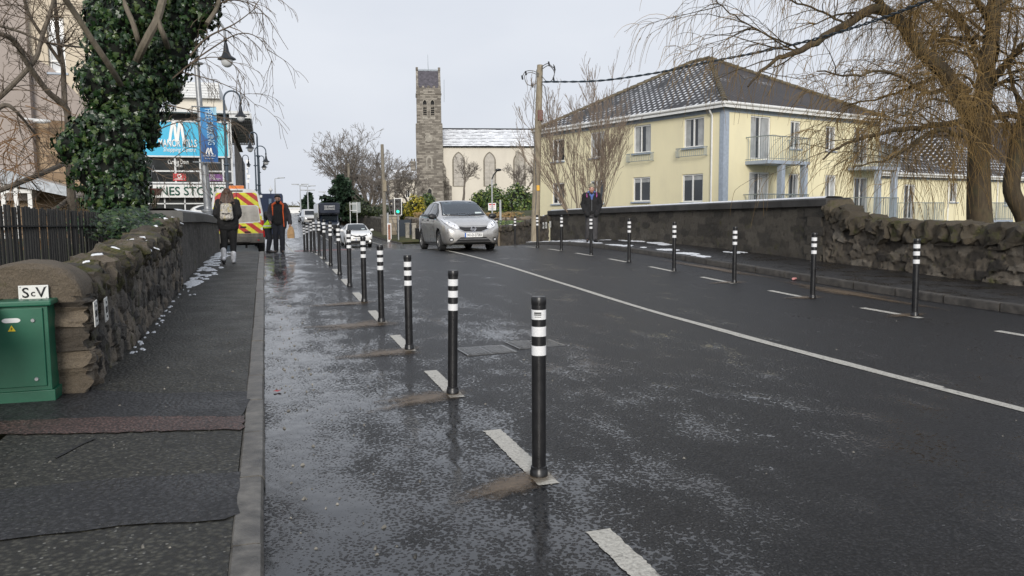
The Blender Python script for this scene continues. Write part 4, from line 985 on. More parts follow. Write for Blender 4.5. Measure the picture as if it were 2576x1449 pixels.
# ------------------------------------------------------------------ buildings
def facade(mb, W, z0, z1, ops, dep=.14, x0=0.0, mi=None):
    """wall in local x,z (outside is -y) with openings (xa,xb,za,zb) and reveals"""
    xs = sorted({x0, W} | {v for o in ops for v in o[:2]}); zs = sorted({z0, z1} | {v for o in ops for v in o[2:4]})
    for a, b in zip(xs, xs[1:]):
        for c, d in zip(zs, zs[1:]):
            if any(o[0] <= (a+b)/2 <= o[1] and o[2] <= (c+d)/2 <= o[3] for o in ops): continue
            mb.poly([(a, 0, c), (b, 0, c), (b, 0, d), (a, 0, d)], mi)
    for a, b, c, d in [o[:4] for o in ops]:
        for q in ([(a, 0, c), (b, 0, c), (b, dep, c), (a, dep, c)], [(a, 0, d), (a, dep, d), (b, dep, d), (b, 0, d)], [(a, 0, c), (a, dep, c), (a, dep, d), (a, 0, d)], [(b, 0, c), (b, 0, d), (b, dep, d), (b, dep, c)]): mb.poly(q, mi)
def window(par, Mx, a, b, c, d, fm, gm, mull=(.45,), tr=(), dep=.1, fr=.07, curtain=0, sill=None, name='window', blind=None, world=True):
    mb = MB(); mb.M = Mx; y0, y1 = dep-.05, dep+.02; e = .004
    mb.box((a+e, y0, c+e), (a+fr, y1, d-e)); mb.box((b-fr, y0, c+e), (b-e, y1, d-e)); mb.box((a+fr, y0, c+e), (b-fr, y1, c+fr)); mb.box((a+fr, y0, d-fr), (b-fr, y1, d-e))
    for m in mull:
        x = a+(b-a)*m; mb.box((x-fr*.5, y0+.002, c+fr), (x+fr*.5, y1-.002, d-fr))
    for m in tr:
        z = c+(d-c)*m; mb.box((a+fr, y0+.004, z-fr*.4), (b-fr, y1-.004, z+fr*.4))
    w = mb.build(name, fm, par, world=world)
    mb = MB(); mb.M = Mx; mb.poly([(a+fr*.5, dep, c+fr*.5), (b-fr*.5, dep, c+fr*.5), (b-fr*.5, dep, d-fr*.5), (a+fr*.5, dep, d-fr*.5)]); mb.build('pane', gm, w)
    if curtain or blind:
        mb = MB(); mb.M = Mx; n = 14
        for side in ((a+fr, a+fr+(b-a)*curtain*.8), (b-fr-(b-a)*curtain, b-fr)) if curtain else ():
            for k in range(n):
                xa, xb = side[0]+(side[1]-side[0])*k/n, side[0]+(side[1]-side[0])*(k+1)/n; o = .012*(k % 2)
                mb.poly([(xa, dep-.004-o*.5, c+fr), (xb, dep-.010+o*.5, c+fr), (xb, dep-.010+o*.5, d-fr), (xa, dep-.004-o*.5, d-fr)])
        if blind: mb.poly([(a+fr, dep-.006, d-fr-(d-c)*blind), (b-fr, dep-.006, d-fr-(d-c)*blind), (b-fr, dep-.006, d-fr), (a+fr, dep-.006, d-fr)])
        mb.build('curtain', M['curtain'], w)
    if sill:
        mb = MB(); mb.M = Mx; mb.box((a-.06, -sill, c-.07), (b+.06, dep-.052, c-.003)); mb.build('sill', M['sillm'] if 'sillm' in M else fm, w)
    return w
M['curtain'] = plain('grey net curtain', (.36, .37, .37), .3, var=.2, scale=2)
M['yellow'] = m_render('pale yellow render', (.8, .73, .49), (.68, .62, .43))
M['bluegrey'] = plain('blue grey trim paint', (.34, .39, .46), .5, var=.1)
M['sillm'] = M['bluegrey']
M['upvc'] = plain('white window frame', (.74, .74, .72), .35, var=.05)
M['rooftile'] = m_slate('dark roof tiles with snow', (.02, .0195, .021), .38, .39, .7, (.026, .022, .02))
M['rooftile_b'] = m_slate('brown mossy roof tiles', (.024, .019, .018), .3, .3, .1, (.038, .025, .018))
M['hiptile'] = plain('lichened hip tiles', (.12, .1, .065), .8, var=.5, scale=6, bump=.5, bscale=20)
def roofpoly(mb, pts, e0, e1):
    """roof slope with uv: u along the eave e0->e1, v up the slope"""
    e0, e1 = Vector(e0), Vector(e1); u = (e1-e0).normalized(); P = [Vector(p) for p in pts]
    n = (P[1]-P[0]).cross(P[2]-P[0]).normalized(); v = n.cross(u).normalized()
    if v.z < 0: v = -v
    ids = [mb.vert(p) for p in P]; mb.face(ids)
    if not hasattr(mb, 'uv'): mb.uv = []
    mb.uv.append([((p-e0).dot(u), (p-e0).dot(v)) for p in P])
def setuv(o, mb):
    l = o.data.uv_layers.new(name='UVMap'); k = 0
    for poly, uv in zip(o.data.polygons, mb.uv):
        for li, q in zip(poly.loop_indices, uv): l.data[li].uv = q
    return o
def gutter(mb, p0, p1, r=.075):
    p0, p1 = Vector(p0), Vector(p1); mb.tube([p0, p1], r, 10)
C0 = atD(1822, 262, 36); zE = C0.z
L0 = atZ(1365, 333, zE); Q0 = atZ(2213, 302, zE)
bu = (Q0-C0); lenB = bu.length; bu.normalize(); au = Vector((-bu.y, bu.x, 0)); lenA = (L0-C0).length
house = thing('apartment_house', 'two storey pale yellow apartment house with a hipped tile roof speckled with snow', 'house', (C0.x, C0.y, -1.5))
def frameM(o, xd, yd): return Matrix(((xd.x, yd.x, 0, o.x), (xd.y, yd.y, 0, o.y), (0, 0, 1, 0), (0, 0, 0, 1)))
LM = frameM(C0+au*lenA, -au, bu)            # left facade: x from far left to the corner
RM = frameM(C0, bu, au)                      # right facade: x from the corner to the right
GB = -1.8
opsL = [(lenA-b, lenA-a, c, d) for a, b, c, d in [(1.2, 2.5, 4.5, 5.9), (4.76, 6.06, 4.47, 5.89), (8.37, 9.6, 4.45, 5.86), (11.95, 13.15, 4.45, 5.75), (1.22, 2.56, 1.9, 3.24), (4.78, 6.08, 1.98, 3.24), (8.4, 9.6, 1.95, 3.2), (11.95, 13.15, 1.95, 3.2)]]
opsR = [(1.85, 3.3, 3.9, 5.93), (4.8, 5.6, 4.5, 5.86), (7.65, 8.5, 4.5, 5.75), (10.1, 11.4, 3.9, 5.8), (1.82, 3.3, 1.2, 3.3), (4.75, 5.6, 1.7, 3.28), (7.72, 8.65, 2.05, 3.27), (10.2, 11.5, 1.1, 3.2)]
mb = MB(); mb.M = LM; facade(mb, lenA, GB, zE, opsL); mb.M = RM; facade(mb, lenB, GB, zE, opsR); mb.M = None
B3, B4 = C0+bu*lenB, C0+bu*lenB+au*lenA
for a, b in ((B3, B4), (B4, L0)): mb.poly([(a.x, a.y, GB), (b.x, b.y, GB), (b.x, b.y, zE), (a.x, a.y, zE)])
mb.build('wall', M['yellow'], house, world=True)
for k, o in enumerate(opsL): window(house, LM, *o, M['upvc'], M['glass'], (.42 if k % 4 else .48,), (), sill=.1, curtain=(.3 if k in (0, 1, 2) else 0), blind=.16 if k in (4, 5) else None)
for k, o in enumerate(opsR): window(house, RM, *o, M['upvc'], M['glass'], (.5,), (), sill=.08 if o[3]-o[2] < 1.7 else None, curtain=.36 if k in (0, 4, 6) else .2, name='window' if o[3]-o[2] < 1.7 else 'balcony_door')
mb = MB(); mb.M = LM; mb.box((-.02, -.025, zE-.32), (lenA+.02, -.001, zE)); mb.box((lenA-.22, -.03, GB), (lenA+.028, -.001, zE-.32)); mb.M = RM
mb.box((-.002, -.025, zE-.32), (lenB, -.001, zE)); mb.box((-.002, -.03, GB), (.33, -.001, zE-.32)); mb.build('corner_trim', M['bluegrey'], house, world=True)
OV = .35
c0, l0, q0, b4 = C0-bu*OV-au*OV, C0+au*(lenA+OV)-bu*OV, C0+bu*(lenB+OV)-au*OV, C0+bu*(lenB+OV)+au*(lenA+OV)
for p in (c0, l0, q0, b4): p.z = zE+.05
ap = C0+bu*(lenB/2)+au*(lenB/2+.4); ap2 = C0+bu*(lenB/2)+au*(lenA-lenB/2-.4); ap.z = ap2.z = 10.05
mb = MB(); roofpoly(mb, [l0, c0, ap, ap2], l0, c0); setuv(mb.build('roof', M['rooftile'], house, world=True), mb)
mb = MB(); roofpoly(mb, [c0, q0, ap], c0, q0); roofpoly(mb, [q0, b4, ap2, ap], q0, b4); roofpoly(mb, [b4, l0, ap2], b4, l0); setuv(mb.build('roof', M['rooftile_b'], house, world=True), mb)
mb = MB()
for a, b in ((c0, ap), (l0, ap2), (q0, ap), (ap, ap2), (b4, ap2)):
    n = int((b-a).length/.42)
    for k in range(n): mb.tube([a.lerp(b, k/n)+Vector((0, 0, .03)), a.lerp(b, (k+1.03)/n)+Vector((0, 0, .015))], [.13, .105], 8)
mb.build('hip_tiles', M['hiptile'], house, world=True)
mb = MB(); z_ = Vector((0, 0, -.02))
gutter(mb, c0+z_, l0+z_); gutter(mb, c0+z_, q0+z_)
mb.M = LM; mb.box((-.35, -.34, zE-.17), (lenA+.34, -.31, zE+.0)); mb.box((-.3, -.31, zE-.03), (lenA+.3, 0, zE-.005)); mb.M = RM; mb.box((-.31, -.34, zE-.17), (lenB+.3, -.31, zE)); mb.box((-.3, -.31, zE-.035), (lenB+.3, 0, zE-.008)); mb.M = LM
mb.tube([(lenA-.65, -.33, zE), (lenA-.65, -.2, zE-.3), (lenA-.65, -.06, zE-.45), (lenA-.65, -.06, GB)], .045, 8)
mb.build('gutter', M['upvc'], house, world=True)
M['rail'] = plain('grey green rail paint', (.25, .29, .3), .5, .2)
def balcony(par, Mx, a, b, z, dep=1.3, cols=True, zb=GB, n=24, slab_=True):
    mb = MB(); mb.M = Mx
    if slab_: mb.box((a, -dep, z-.16), (b, -.003, z)); s = mb.build('balcony_slab', M['bluegrey'], par, world=True)
    mb = MB(); mb.M = Mx
    zt = z+1.1
    for x in (a+.03, b-.03): mb.tube([(x, -.01, zt), (x, -dep+.03, zt)], .025, 6); mb.tube([(x, -.01, z+.08), (x, -dep+.03, z+.08)], .015, 5)
    mb.tube([(a+.03, -dep+.03, zt), (b-.03, -dep+.03, zt)], .025, 6); mb.tube([(a+.03, -dep+.03, z+.08), (b-.03, -dep+.03, z+.08)], .015, 5)
    for k in range(n+1): x = a+.03+(b-a-.06)*k/n; mb.tube([(x, -dep+.03, z), (x, -dep+.03, zt)], .02 if k % 8 == 0 else .011, 5)
    for x in (a+.03, b-.03):
        for k in range(1, 9): y = -dep+.03+(dep-.04)*k/9; mb.tube([(x, y, z), (x, y, zt)], .011, 5)
    mb.build('balcony_railing', M['rail'], par, world=True)
    if cols:
        for x in cols:
            mb = MB(); mb.M = Mx; mb.box((x-.13, -dep+.05, zb), (x+.13, -dep+.31, z-.17)); mb.build('balcony_post', M['bluegrey'], par, world=True)
balcony(house, RM, 1.5, 4.6, 3.78, 1.3, (2.7, 4.4)); balcony(house, RM, 1.4, 4.6, 1.12, 1.3, (), GB); balcony(house, RM, 9.6, 12.35, 3.7, 1.3, (10.6, 12.1)); balcony(house, RM, 9.4, 12.35, 1.0, 1.3, (12.1,))
for k in (0, 1):
    o = opsL[k]; mb = MB(); mb.M = LM; a, b, z = o[0]-.25, o[1]+.25, o[2]-.42
    for zz in (z, z+.4):
        mb.tube([(a, -.02, zz), (a, -.26, zz), (b, -.26, zz), (b, -.02, zz)], .016, 6)
    for i in range(15): x = a+(b-a)*i/14; mb.tube([(x, -.26, z), (x, -.26, z+.4)], .008, 5)
    for i in range(6): y = -.26+.24*i/6; [mb.tube([(x, y, z), (x, y, z+.4)], .008, 4) for x in (a, b)]
    mb.build('window_box_rail', M['rail'], house, world=True)
# --- lower yellow house further right
h2 = thing('apartment_house', 'lower yellow apartment house with snow speckled roof, seen through the willow', 'house', (Q0.x, Q0.y, -1.9))
O2 = C0+bu*(lenB+.1)+au*1.0; RM2 = frameM(O2, bu, au); E2 = 3.55; W2 = 20.0
ops2 = [(.9, 1.9, -.9, .3), (4.3, 5.5, .9, 2.95), (9.5, 10.4, 1.9, 3.1), (13, 14.2, .9, 2.95), (16.5, 17.5, 1.7, 3.0), (4.2, 5.4, -1.6, .2), (13.2, 14.2, -1.4, .2)]
mb = MB(); mb.M = RM2; facade(mb, W2, -1.9, E2, ops2); mb.poly([(W2, 0, -1.9), (W2, 9, -1.9), (W2, 9, E2), (W2, 0, E2)]); mb.poly([(0, 0, -1.9), (0, 9, -1.9), (0, 9, E2), (0, 0, E2)]); mb.build('wall', M['yellow'], h2, world=True)
for o in ops2: window(h2, RM2, *o, M['upvc'], M['glass'], (.5,), (), sill=.08, curtain=.2)
def W3(x, y, z): return RM2 @ Vector((x, y, z))
mb = MB(); e = [W3(-.1, -.4, E2), W3(10.4, -.4, E2), W3(10.4, 9, E2), W3(-.1, 9, E2)]; r_ = W3(5.1, 4.3, 6.75)
roofpoly(mb, [e[0], e[1], r_], e[0], e[1]); roofpoly(mb, [e[1], e[2], r_], e[1], e[2]); roofpoly(mb, [e[3], e[0], r_], e[3], e[0])
e2 = [W3(10.2, -.42, E2-.01), W3(20.3, -.42, E2-.01), W3(20.3, 9, E2), W3(10.2, 9, E2)]; r2_ = W3(15, 4.3, 6.9); roofpoly(mb, [e2[0], e2[1], r2_], e2[0], e2[1]); roofpoly(mb, [e2[3], e2[0], r2_], e2[3], e2[0]); roofpoly(mb, [e2[1], e2[2], r2_], e2[1], e2[2])
setuv(mb.build('roof', M['rooftile'], h2, world=True), mb)
mb = MB(); gutter(mb, W3(-.1, -.42, E2-.02), W3(20.3, -.42, E2-.02)); mb.M = RM2; mb.box((-.1, -.39, E2-.18), (20.3, -.36, E2-.03)); mb.tube([(9.2, -.05, E2-.1), (9.2, -.05, -1.9)], .05, 8); mb.tube([(15.4, -.05, E2-.1), (15.4, -.05, -1.9)], .05, 8); mb.build('gutter', M['upvc'], h2, world=True)
mb = MB(); mb.M = RM2; mb.box((0, -.025, E2-.3), (W2, -.001, E2)); mb.box((.02, -.03, -1.9), (.4, -.001, E2-.3)); mb.build('corner_trim', M['bluegrey'], h2, world=True)
balcony(h2, RM2, 3.4, 6.6, .75, 1.2, (6.2,), -1.9); balcony(h2, RM2, 12.2, 15.2, .75, 1.2, (12.6, 14.8), -1.9)
# --- third roof behind, between
h3 = thing('dark_roofed_house', 'dark roofed house far right beyond the yellow buildings, mostly behind the willow', 'house', tuple(atD(2480, 430, 70)))
q = h3.location.copy(); mb = MB(); w = 9
for a, b in (((-w, -4), (w, -4)),): pass
ee = [q+Vector((-11, -3, -1)), q+Vector((12, -8, -1)), q+Vector((14, 3, -1)), q+Vector((-9, 8, -1))]; rr_ = q+Vector((-4, 1, 4.2)), q+Vector((7, -2, 4.2))
roofpoly(mb, [ee[0], ee[1], rr_[1], rr_[0]], ee[0], ee[1]); roofpoly(mb, [ee[3], ee[0], rr_[0]], ee[3], ee[0]); roofpoly(mb, [ee[1], ee[2], rr_[1]], ee[1], ee[2]); roofpoly(mb, [ee[2], ee[3], rr_[0], rr_[1]], ee[2], ee[3]); setuv(mb.build('roof', M['rooftile_b'], h3, world=True), mb)
mb = MB()
for a, b in zip(ee, ee[1:]+ee[:1]):
    a2, b2 = a.lerp(q, .05), b.lerp(q, .05); mb.poly([(a2.x, a2.y, -2), (b2.x, b2.y, -2), (b2.x, b2.y, a.z), (a2.x, a2.y, a.z)])
mb.build('wall', M['yellow'], h3, world=True)

# ------------------------------------------------------------------ church
M['church_stone'] = m_ashlar('coursed grey church stone', [(.12, .105, .088), (.22, .198, .168), (.34, .31, .265)], (.2, .18, .15), .75, .27, .05)
M['church_smooth'] = plain('dressed stone', (.34, .315, .27), .85, var=.25, scale=3)
M['cream'] = m_render('cream roughcast', (.64, .595, .51), (.53, .49, .42), .5)
M['slate'] = m_slate('purple slate', (.085, .078, .092), .22, .35, 0)
M['slate_snow'] = m_slate('snowy slate', (.05, .05, .06), .5, 1.6, 1.25)
DC = 130; k_ = DC/F_
ct = atD(1083, 505, DC); ca = R_(-17.3+7); cx_ = Vector((math.cos(ca), math.sin(ca), 0)); cy_ = Vector((-math.sin(ca), math.cos(ca), 0))
GZ = ct.z-2.2
CM = frameM(ct, cx_, cy_)
def zpx(y): return (CAMZ + (543-y)*k_)
tw = 2.18; tu = 2.0                                     # half widths of the lower and upper stage
church = thing('church', 'grey stone church tower with a saddleback slate roof and a cream nave under snow', 'church', (ct.x, ct.y, GZ))
zs1, zs2, zs3, zs4 = zpx(323), zpx(248), zpx(232), zpx(186)
lz = [(-.95, -.35), (.3, .9)]
mb = MB(); mb.M = CM
wz0, wz1 = zpx(302), zpx(262)
facade(mb, tw, GZ, zs1, [], x0=-tw)
mb.box((-tw, .002, GZ), (tw, 2*tw, zs1-.001)); mb.box((-tu-.12, -.04, zs1), (tu+.12, 2*tu+.2, zs1+.16))
mb.prism([(-tw, zs1+.16), (tw, zs1+.16), (tu, zs1+.3), (-tu, zs1+.3)], 0, 2*tu)
# upper stage with two belfry openings
mb.M = CM @ Matrix.Translation((0, .15, 0)); facade(mb, tu, zs1+.3, zs2, [(a, b, wz0, wz1) for a, b in lz], .35, -tu)
for a, b in ((-tu, 0), (tu, 0)):
    mb.poly([(a, 0, zs1+.3), (a, 2*tu, zs1+.3), (a, 2*tu, zs2), (a, 0, zs2)])
mb.poly([(-tu, 2*tu, zs1+.3), (tu, 2*tu, zs1+.3), (tu, 2*tu, zs2), (-tu, 2*tu, zs2)])
mb.box((-tu-.1, -.1, zs2), (tu+.1, 2*tu+.1, zs2+.16)); mb.box((-tu-.02, -.04, zs2+.16), (tu+.02, .35, zs3)); mb.box((-tu-.02, 2*tu-.3, zs2+.16), (tu+.02, 2*tu, zs3)); mb.box((-tu-.02, .35, zs2+.16), (-tu+.3, 2*tu-.3, zs3)); mb.box((tu-.3, .35, zs2+.16), (tu+.02, 2*tu-.3, zs3))
for k in range(5): x = -tu+.25+k*(2*tu-.5)/4; mb.box((x-.19, -.045, zs3), (x+.19, .3, zs3+.32))
# gables either end of the saddleback
for x0, x1 in ((-tu, -tu+.35), (tu-.35, tu)):
    mid = tu-.05
    for yy0, yy1 in ((.1, mid), (2*tu-.1, mid)):
        i = [mb.vert(p) for p in ((x0, yy0, zs3), (x1, yy0, zs3), (x1, mid, zs4+.2), (x0, mid, zs4+.2), (x0, mid, zs3), (x1, mid, zs3))]
        for f in ((0, 1, 2, 3), (0, 3, 4), (1, 5, 2)): mb.face([i[k] for k in f])
    mb.box((x0-.02, mid-.22, zs4+.1), (x1+.02, mid+.22, zs4+.55))
# stepped buttress at the right
mb.M = CM
for x1, z in ((tw+1.35, zpx(475)), (tw+.95, zpx(458)), (tw+.45, zpx(430))): mb.box((tw-.05, .25, GZ), (x1, 1.6, z)); mb.prism([(tw-.05, z), (x1, z), (tw-.05, z+1.1)], .25, 1.6)
tower = mb.build('tower', M['church_stone'], church, world=True)
# roof, louvres, clock, small windows
mb = MB(); P = lambda x, y, z: CM @ Vector((x, y+.15, z)); roofpoly(mb, [P(-tu+.3, .1, zs3), P(tu-.3, .1, zs3), P(tu-.3, tu-.05, zs4), P(-tu+.3, tu-.05, zs4)], P(-tu, 0, zs3), P(tu, 0, zs3)); roofpoly(mb, [P(tu-.3, 2*tu-.1, zs3), P(-tu+.3, 2*tu-.1, zs3), P(-tu+.3, tu-.05, zs4), P(tu-.3, tu-.05, zs4)], P(tu, 2*tu, zs3), P(-tu, 2*tu, zs3))
rf = setuv(mb.build('tower_roof', M['slate'], church, world=True), mb)
mb = MB(); mb.M = CM @ Matrix.Translation((0, tu+.1, 0))
for k in range(19): x = -tu+.35+k*(2*tu-.7)/18; mb.tube([(x-.06, 0, zs4), (x, 0, zs4+.34), (x+.06, 0, zs4)], .03, 4)
mb.tube([(-tu+.3, 0, zs4+.15), (tu-.3, 0, zs4+.15)], .025, 4); mb.build('ridge_cresting', M['rail'], rf)
mb = MB(); mb.M = CM; mb.tube([(.03, tu, zs4), (.0, tu, zpx(146))], [.05, .02], 5); mb.tube([(tw+.35, 1, zpx(265)), (tw+.4, 1, zpx(210))], .025, 4); mb.build('lightning_rod', M['rail'], church, world=True)
def pointed(w, h, n=8):
    """half-width w, height h: outline of a pointed arch from the bottom left"""
    s = h-w*1.6; L = [(-w, 0), (-w, s)]; 
    for k in range(1, n+1):
        a = (math.pi/3)*k/n*1.0; L.append((w-2*w*math.cos(a), s+2*w*math.sin(a)*.92))
    Rr = [(-x, z) for x, z in L[::-1]]
    return L[:-1]+Rr
for a, b in lz:
    xm = (a+b)/2; mb = MB(); mb.M = CM @ Matrix.Translation((xm, .15, wz0)); h = wz1-wz0; w = (b-a)/2
    mb.poly([(x*1.0, .3, z) for x, z in ((-w, 0), (w, 0), (w, h), (-w, h))], 1)
    arch = pointed(w, h); 
    top = [(-w, arch[1][1])]+[q for q in arch if q[1] > arch[1][1]]+[(w, arch[1][1])]
    # spandrels filling the square head around the pointed arch
    lft = [q for q in top if q[0] <= 0]; mb.face([mb.vert((x, .012, z)) for x, z in lft]+[mb.vert((0, .012, h)), mb.vert((-w, .012, h))], 0)
    rgt = [q for q in top if q[0] >= 0]; mb.face([mb.vert((x, .012, z)) for x, z in rgt]+[mb.vert((w, .012, h)), mb.vert((0, .012, h))], 0)
    for k in range(4): z = h*(.1+.13*k); mb.box((-w+.02, .1, z+.16), (w-.02, .28, z+.26), 0)
    mb.box((-w+.02, .06, h*.58), (w-.02, .28, h*.72), 0); mb.box((-w+.02, .05, 0), (w-.02, .3, h*.09), 0)
    mb.box((-w-.12, -.03, -.5), (w+.12, .0, -.02), 2)
    o_ = mb.build('belfry_window', [M['church_stone'], M['dark'], M['church_smooth']], church, world=True)
    mb = MB(); mb.M = CM @ Matrix.Translation((xm, .15, wz0)); A = pointed(w, h); Bq = [(x*1.28, z*1.04) for x, z in A]
    for (p, q) in zip(range(len(A)-1), range(1, len(A))): mb.poly([(A[p][0], -.025, A[p][1]), (Bq[p][0], -.025, Bq[p][1]), (Bq[q][0], -.025, Bq[q][1]), (A[q][0], -.025, A[q][1])])
    mb.build('arch_moulding', M['church_smooth'], o_)
mb = MB(); mb.M = CM; mb.lathe([(.62, -.002), (.62, -.05), (.5, -.06), (.5, -.03), (0, -.03)], (-.1, 0, zpx(356)), 24, axis='y'); mb.build('roundel', M['church_smooth'], church, world=True, smooth=True)
for zc, hh in ((zpx(430), 1.9), (zpx(503), 1.6)):
    mb = MB(); mb.M = CM @ Matrix.Translation((-.1, 0, zc)); A = pointed(.36, hh); Bq = [(x*1.5, z*1.12-.1) for x, z in A]
    mb.prism(Bq, -.04, -.001, 0); mb.prism(pointed(.3, hh*.92), -.05, -.03, 1); mb.build('lancet_window', [M['church_smooth'], M['church_stone'] if hh > 1.7 else M['dark']], church, world=True)
# nave
nw = 16.5; nz = zpx(374); nr = zpx(325); n0 = tw-.1; ND = 9.0
NM = CM @ Matrix.Translation((0, .6, 0)); mb = MB(); mb.M = NM; cen = [4.75, 9.9, 14.9]; wh = zpx(392)-zpx(474)
mb.poly([(n0, 0, GZ), (n0+nw, 0, GZ), (n0+nw, 0, nz), (n0, 0, nz)]); mb.poly([(n0+nw, 0, GZ), (n0+nw, ND, GZ), (n0+nw, ND, nz), (n0+nw, ND/2, nr), (n0+nw, 0, nz)])
mb.build('nave_wall', M['cream'], church, world=True)
PN = lambda x, y, z: NM @ Vector((x, y, z)); mb = MB(); roofpoly(mb, [PN(n0-.3, -.3, nz-.1), PN(n0+nw+.3, -.3, nz-.1), PN(n0+nw+.3, ND/2, nr), PN(n0-.3, ND/2, nr)], PN(n0, -.3, nz), PN(n0+nw, -.3, nz)); roofpoly(mb, [PN(n0+nw+.3, ND+.3, nz-.1), PN(n0-.3, ND+.3, nz-.1), PN(n0-.3, ND/2, nr), PN(n0+nw+.3, ND/2, nr)], PN(n0+nw, ND, nz), PN(n0, ND, nz))
setuv(mb.build('nave_roof', M['slate_snow'], church, world=True), mb)
mb = MB(); mb.M = NM; mb.tube([(n0-.2, -.36, nz-.12), (n0+nw+.3, -.36, nz-.12)], .1, 6); mb.tube([(n0-.3, ND/2, nr+.05), (n0+nw+.3, ND/2, nr+.05)], .12, 6); mb.build('gutter', M['blackplastic'], church, world=True)
for xc in cen:
    mb = MB(); mb.M = NM @ Matrix.Translation((xc, 0, zpx(474)))
    A = pointed(.8, wh); Bq = pointed(1.05, wh+.35)
    mb.prism([(x, z-.1) for x, z in Bq], -.08, -.001, 0); mb.prism(A, -.1, -.075, 1); wv = mb.build('nave_window', [plain('brown window surround', (.2, .18, .145), .85, var=.2, scale=3), plain('grilled leaded glass', (.4, .37, .325), .5, var=.15, scale=2)], church, world=True)
    mb = MB(); mb.M = NM @ Matrix.Translation((xc, 0, zpx(474)))
    for k in range(1, 7): mb.box((-.78, -.115, wh*.12*k), (.78, -.101, wh*.12*k+.05))
    mb.box((-.03, -.118, .1), (.03, -.1005, wh*.7)); mb.build('grille', M['church_smooth'], wv)
mb = MB(); mb.M = NM; mb.prism([(n0+12.2, GZ), (n0+12.7, GZ), (n0+12.7, nz-.6), (n0+12.2, nz-.9)], -.5, -.001); mb.build('buttress', M['church_smooth'], church, world=True)
# small cream house left of the tower
q = atD(1018, 505, 150); sh = thing('cream_house', 'small cream house with a snowy roof and chimney just left of the church tower', 'house', (q.x, q.y, q.z-2), R_(-17)); kk = 150/F_
mb = MB(); facade(mb, 2.6, -1, 2+(505-452)*kk, [(-2, -1.2, 2.6, 4), (.2, 1, 2.6, 4)], .1, -2.9); mb.poly([(2.6, 0, -1), (2.6, 6, -1), (2.6, 6, 6), (2.6, 0, 6)]); mb.poly([(-2.9, 0, -1), (-2.9, 0, 6), (-2.9, 6, 6), (-2.9, 6, -1)]); mb.build('wall', M['cream'], sh)
for a in ((-2, -1.2), (.2, 1)): window(sh, Matrix.Identity(4), a[0], a[1], 2.6, 4, M['upvc'], M['glass'], world=False)
mb = MB(); z = 2+(505-452)*kk; roofpoly(mb, [(-3.1, -.3, z), (2.8, -.3, z), (2.8, 3, z+2), (-3.1, 3, z+2)], (-3.1, 0, z), (2.8, 0, z)); roofpoly(mb, [(2.8, 6.3, z), (-3.1, 6.3, z), (-3.1, 3, z+2), (2.8, 3, z+2)], (2.8, 0, z), (-3.1, 0, z)); rr = setuv(mb.build('roof', M['slate_snow'], sh), mb)
mb = MB(); mb.box((.9, 2.6, z+1), (1.9, 3.4, z+3.6)); [mb.lathe([(.14, z+3.6), (.12, z+4.1), (0, z+4.1)], (x, 3, 0), 8) for x in (1.15, 1.65)]; mb.build('chimney', M['church_stone'], rr)
# ------------------------------------------------------------------ shopping centre (left, far)
YS = 69.0
M['signblue'] = None
def m_two(name, c1, c2, k):
    """flat printed sheet in two tones split along a diagonal"""
    t = NT(name); s = t.sep(); d = t.math('ADD', s[0], t.math('MULTIPLY', s[2], k)); 
    return t, s, d
def SP(px, py): q = atY(px, py, YS); return q.x, q.z
mall = thing('shopping_centre', 'glass fronted shopping centre with a turquoise sign and a white fascia beyond the ivy tree', 'building', (-3, YS, -.9))
xr = SP(580, 300)[0]; xl = -19.0; zr0 = SP(590, 290)[1]; SM = Matrix.Translation((0, YS, 0))
XS = lambda px: SP(px, 400)[0]; ZS = lambda py: SP(500, py)[1]
M['alu'] = plain('white aluminium', (.62, .63, .63), .4, var=.08)
M['mallglass'] = m_glass('shopping centre glass', (.03, .033, .034), .08)
M['fascia'] = plain('white fascia', (.74, .74, .72), .5, var=.06, scale=1)
zfa, zfb = ZS(497), ZS(462)
mb = MB(); mb.M = SM; mb.poly([(xl, .05, -1), (xr, .05, -1), (xr, .05, zr0), (xl, .05, zr0)]); mb.build('glazing', M['mallglass'], mall, world=True)
mb = MB(); mb.M = SM
for px in (440, 503, 560, 583): mb.box((XS(px)-.07, -.06, zfb), (XS(px)+.07, .04, zr0-.4))
x = XS(440)-2.2
while x > xl: mb.box((x-.07, -.06, zfb), (x+.07, .04, zr0-.4)); x -= 2.2
for py in (460, 431, 392): mb.box((xl, -.055, ZS(py)-.06), (xr, .035, ZS(py)+.06))
for py in (305, 326, 346, 368): mb.box((XS(562), -.055, ZS(py)-.05), (xr, .035, ZS(py)+.05))
for k in range(9): x = XS(560)-k*1.5; mb.box((x-.05, -.05, -1), (x+.05, .04, zfa))
for z in (ZS(512), ZS(530)): mb.box((xl, -.05, z-.05), (xr, .036, z+.05))
mb.build('mullions', M['alu'], mall, world=True)
mb = MB(); mb.M = SM; mb.box((xl, -.5, zfa), (XS(573), .03, zfb-.1)); f = mb.build('fascia_board', M['fascia'], mall, world=True)
text('lettering', 'DUNNES STORES', plain('dark green letters', (.015, .09, .06), .5), f, Matrix.Translation((0, YS, 0)) @ TR(((XS(330)+XS(562))/2, -.51, (zfa+zfb)/2-.05)), height=(zfb-zfa)*.62, width=XS(562)-XS(330), depth=.05, bold=.012)
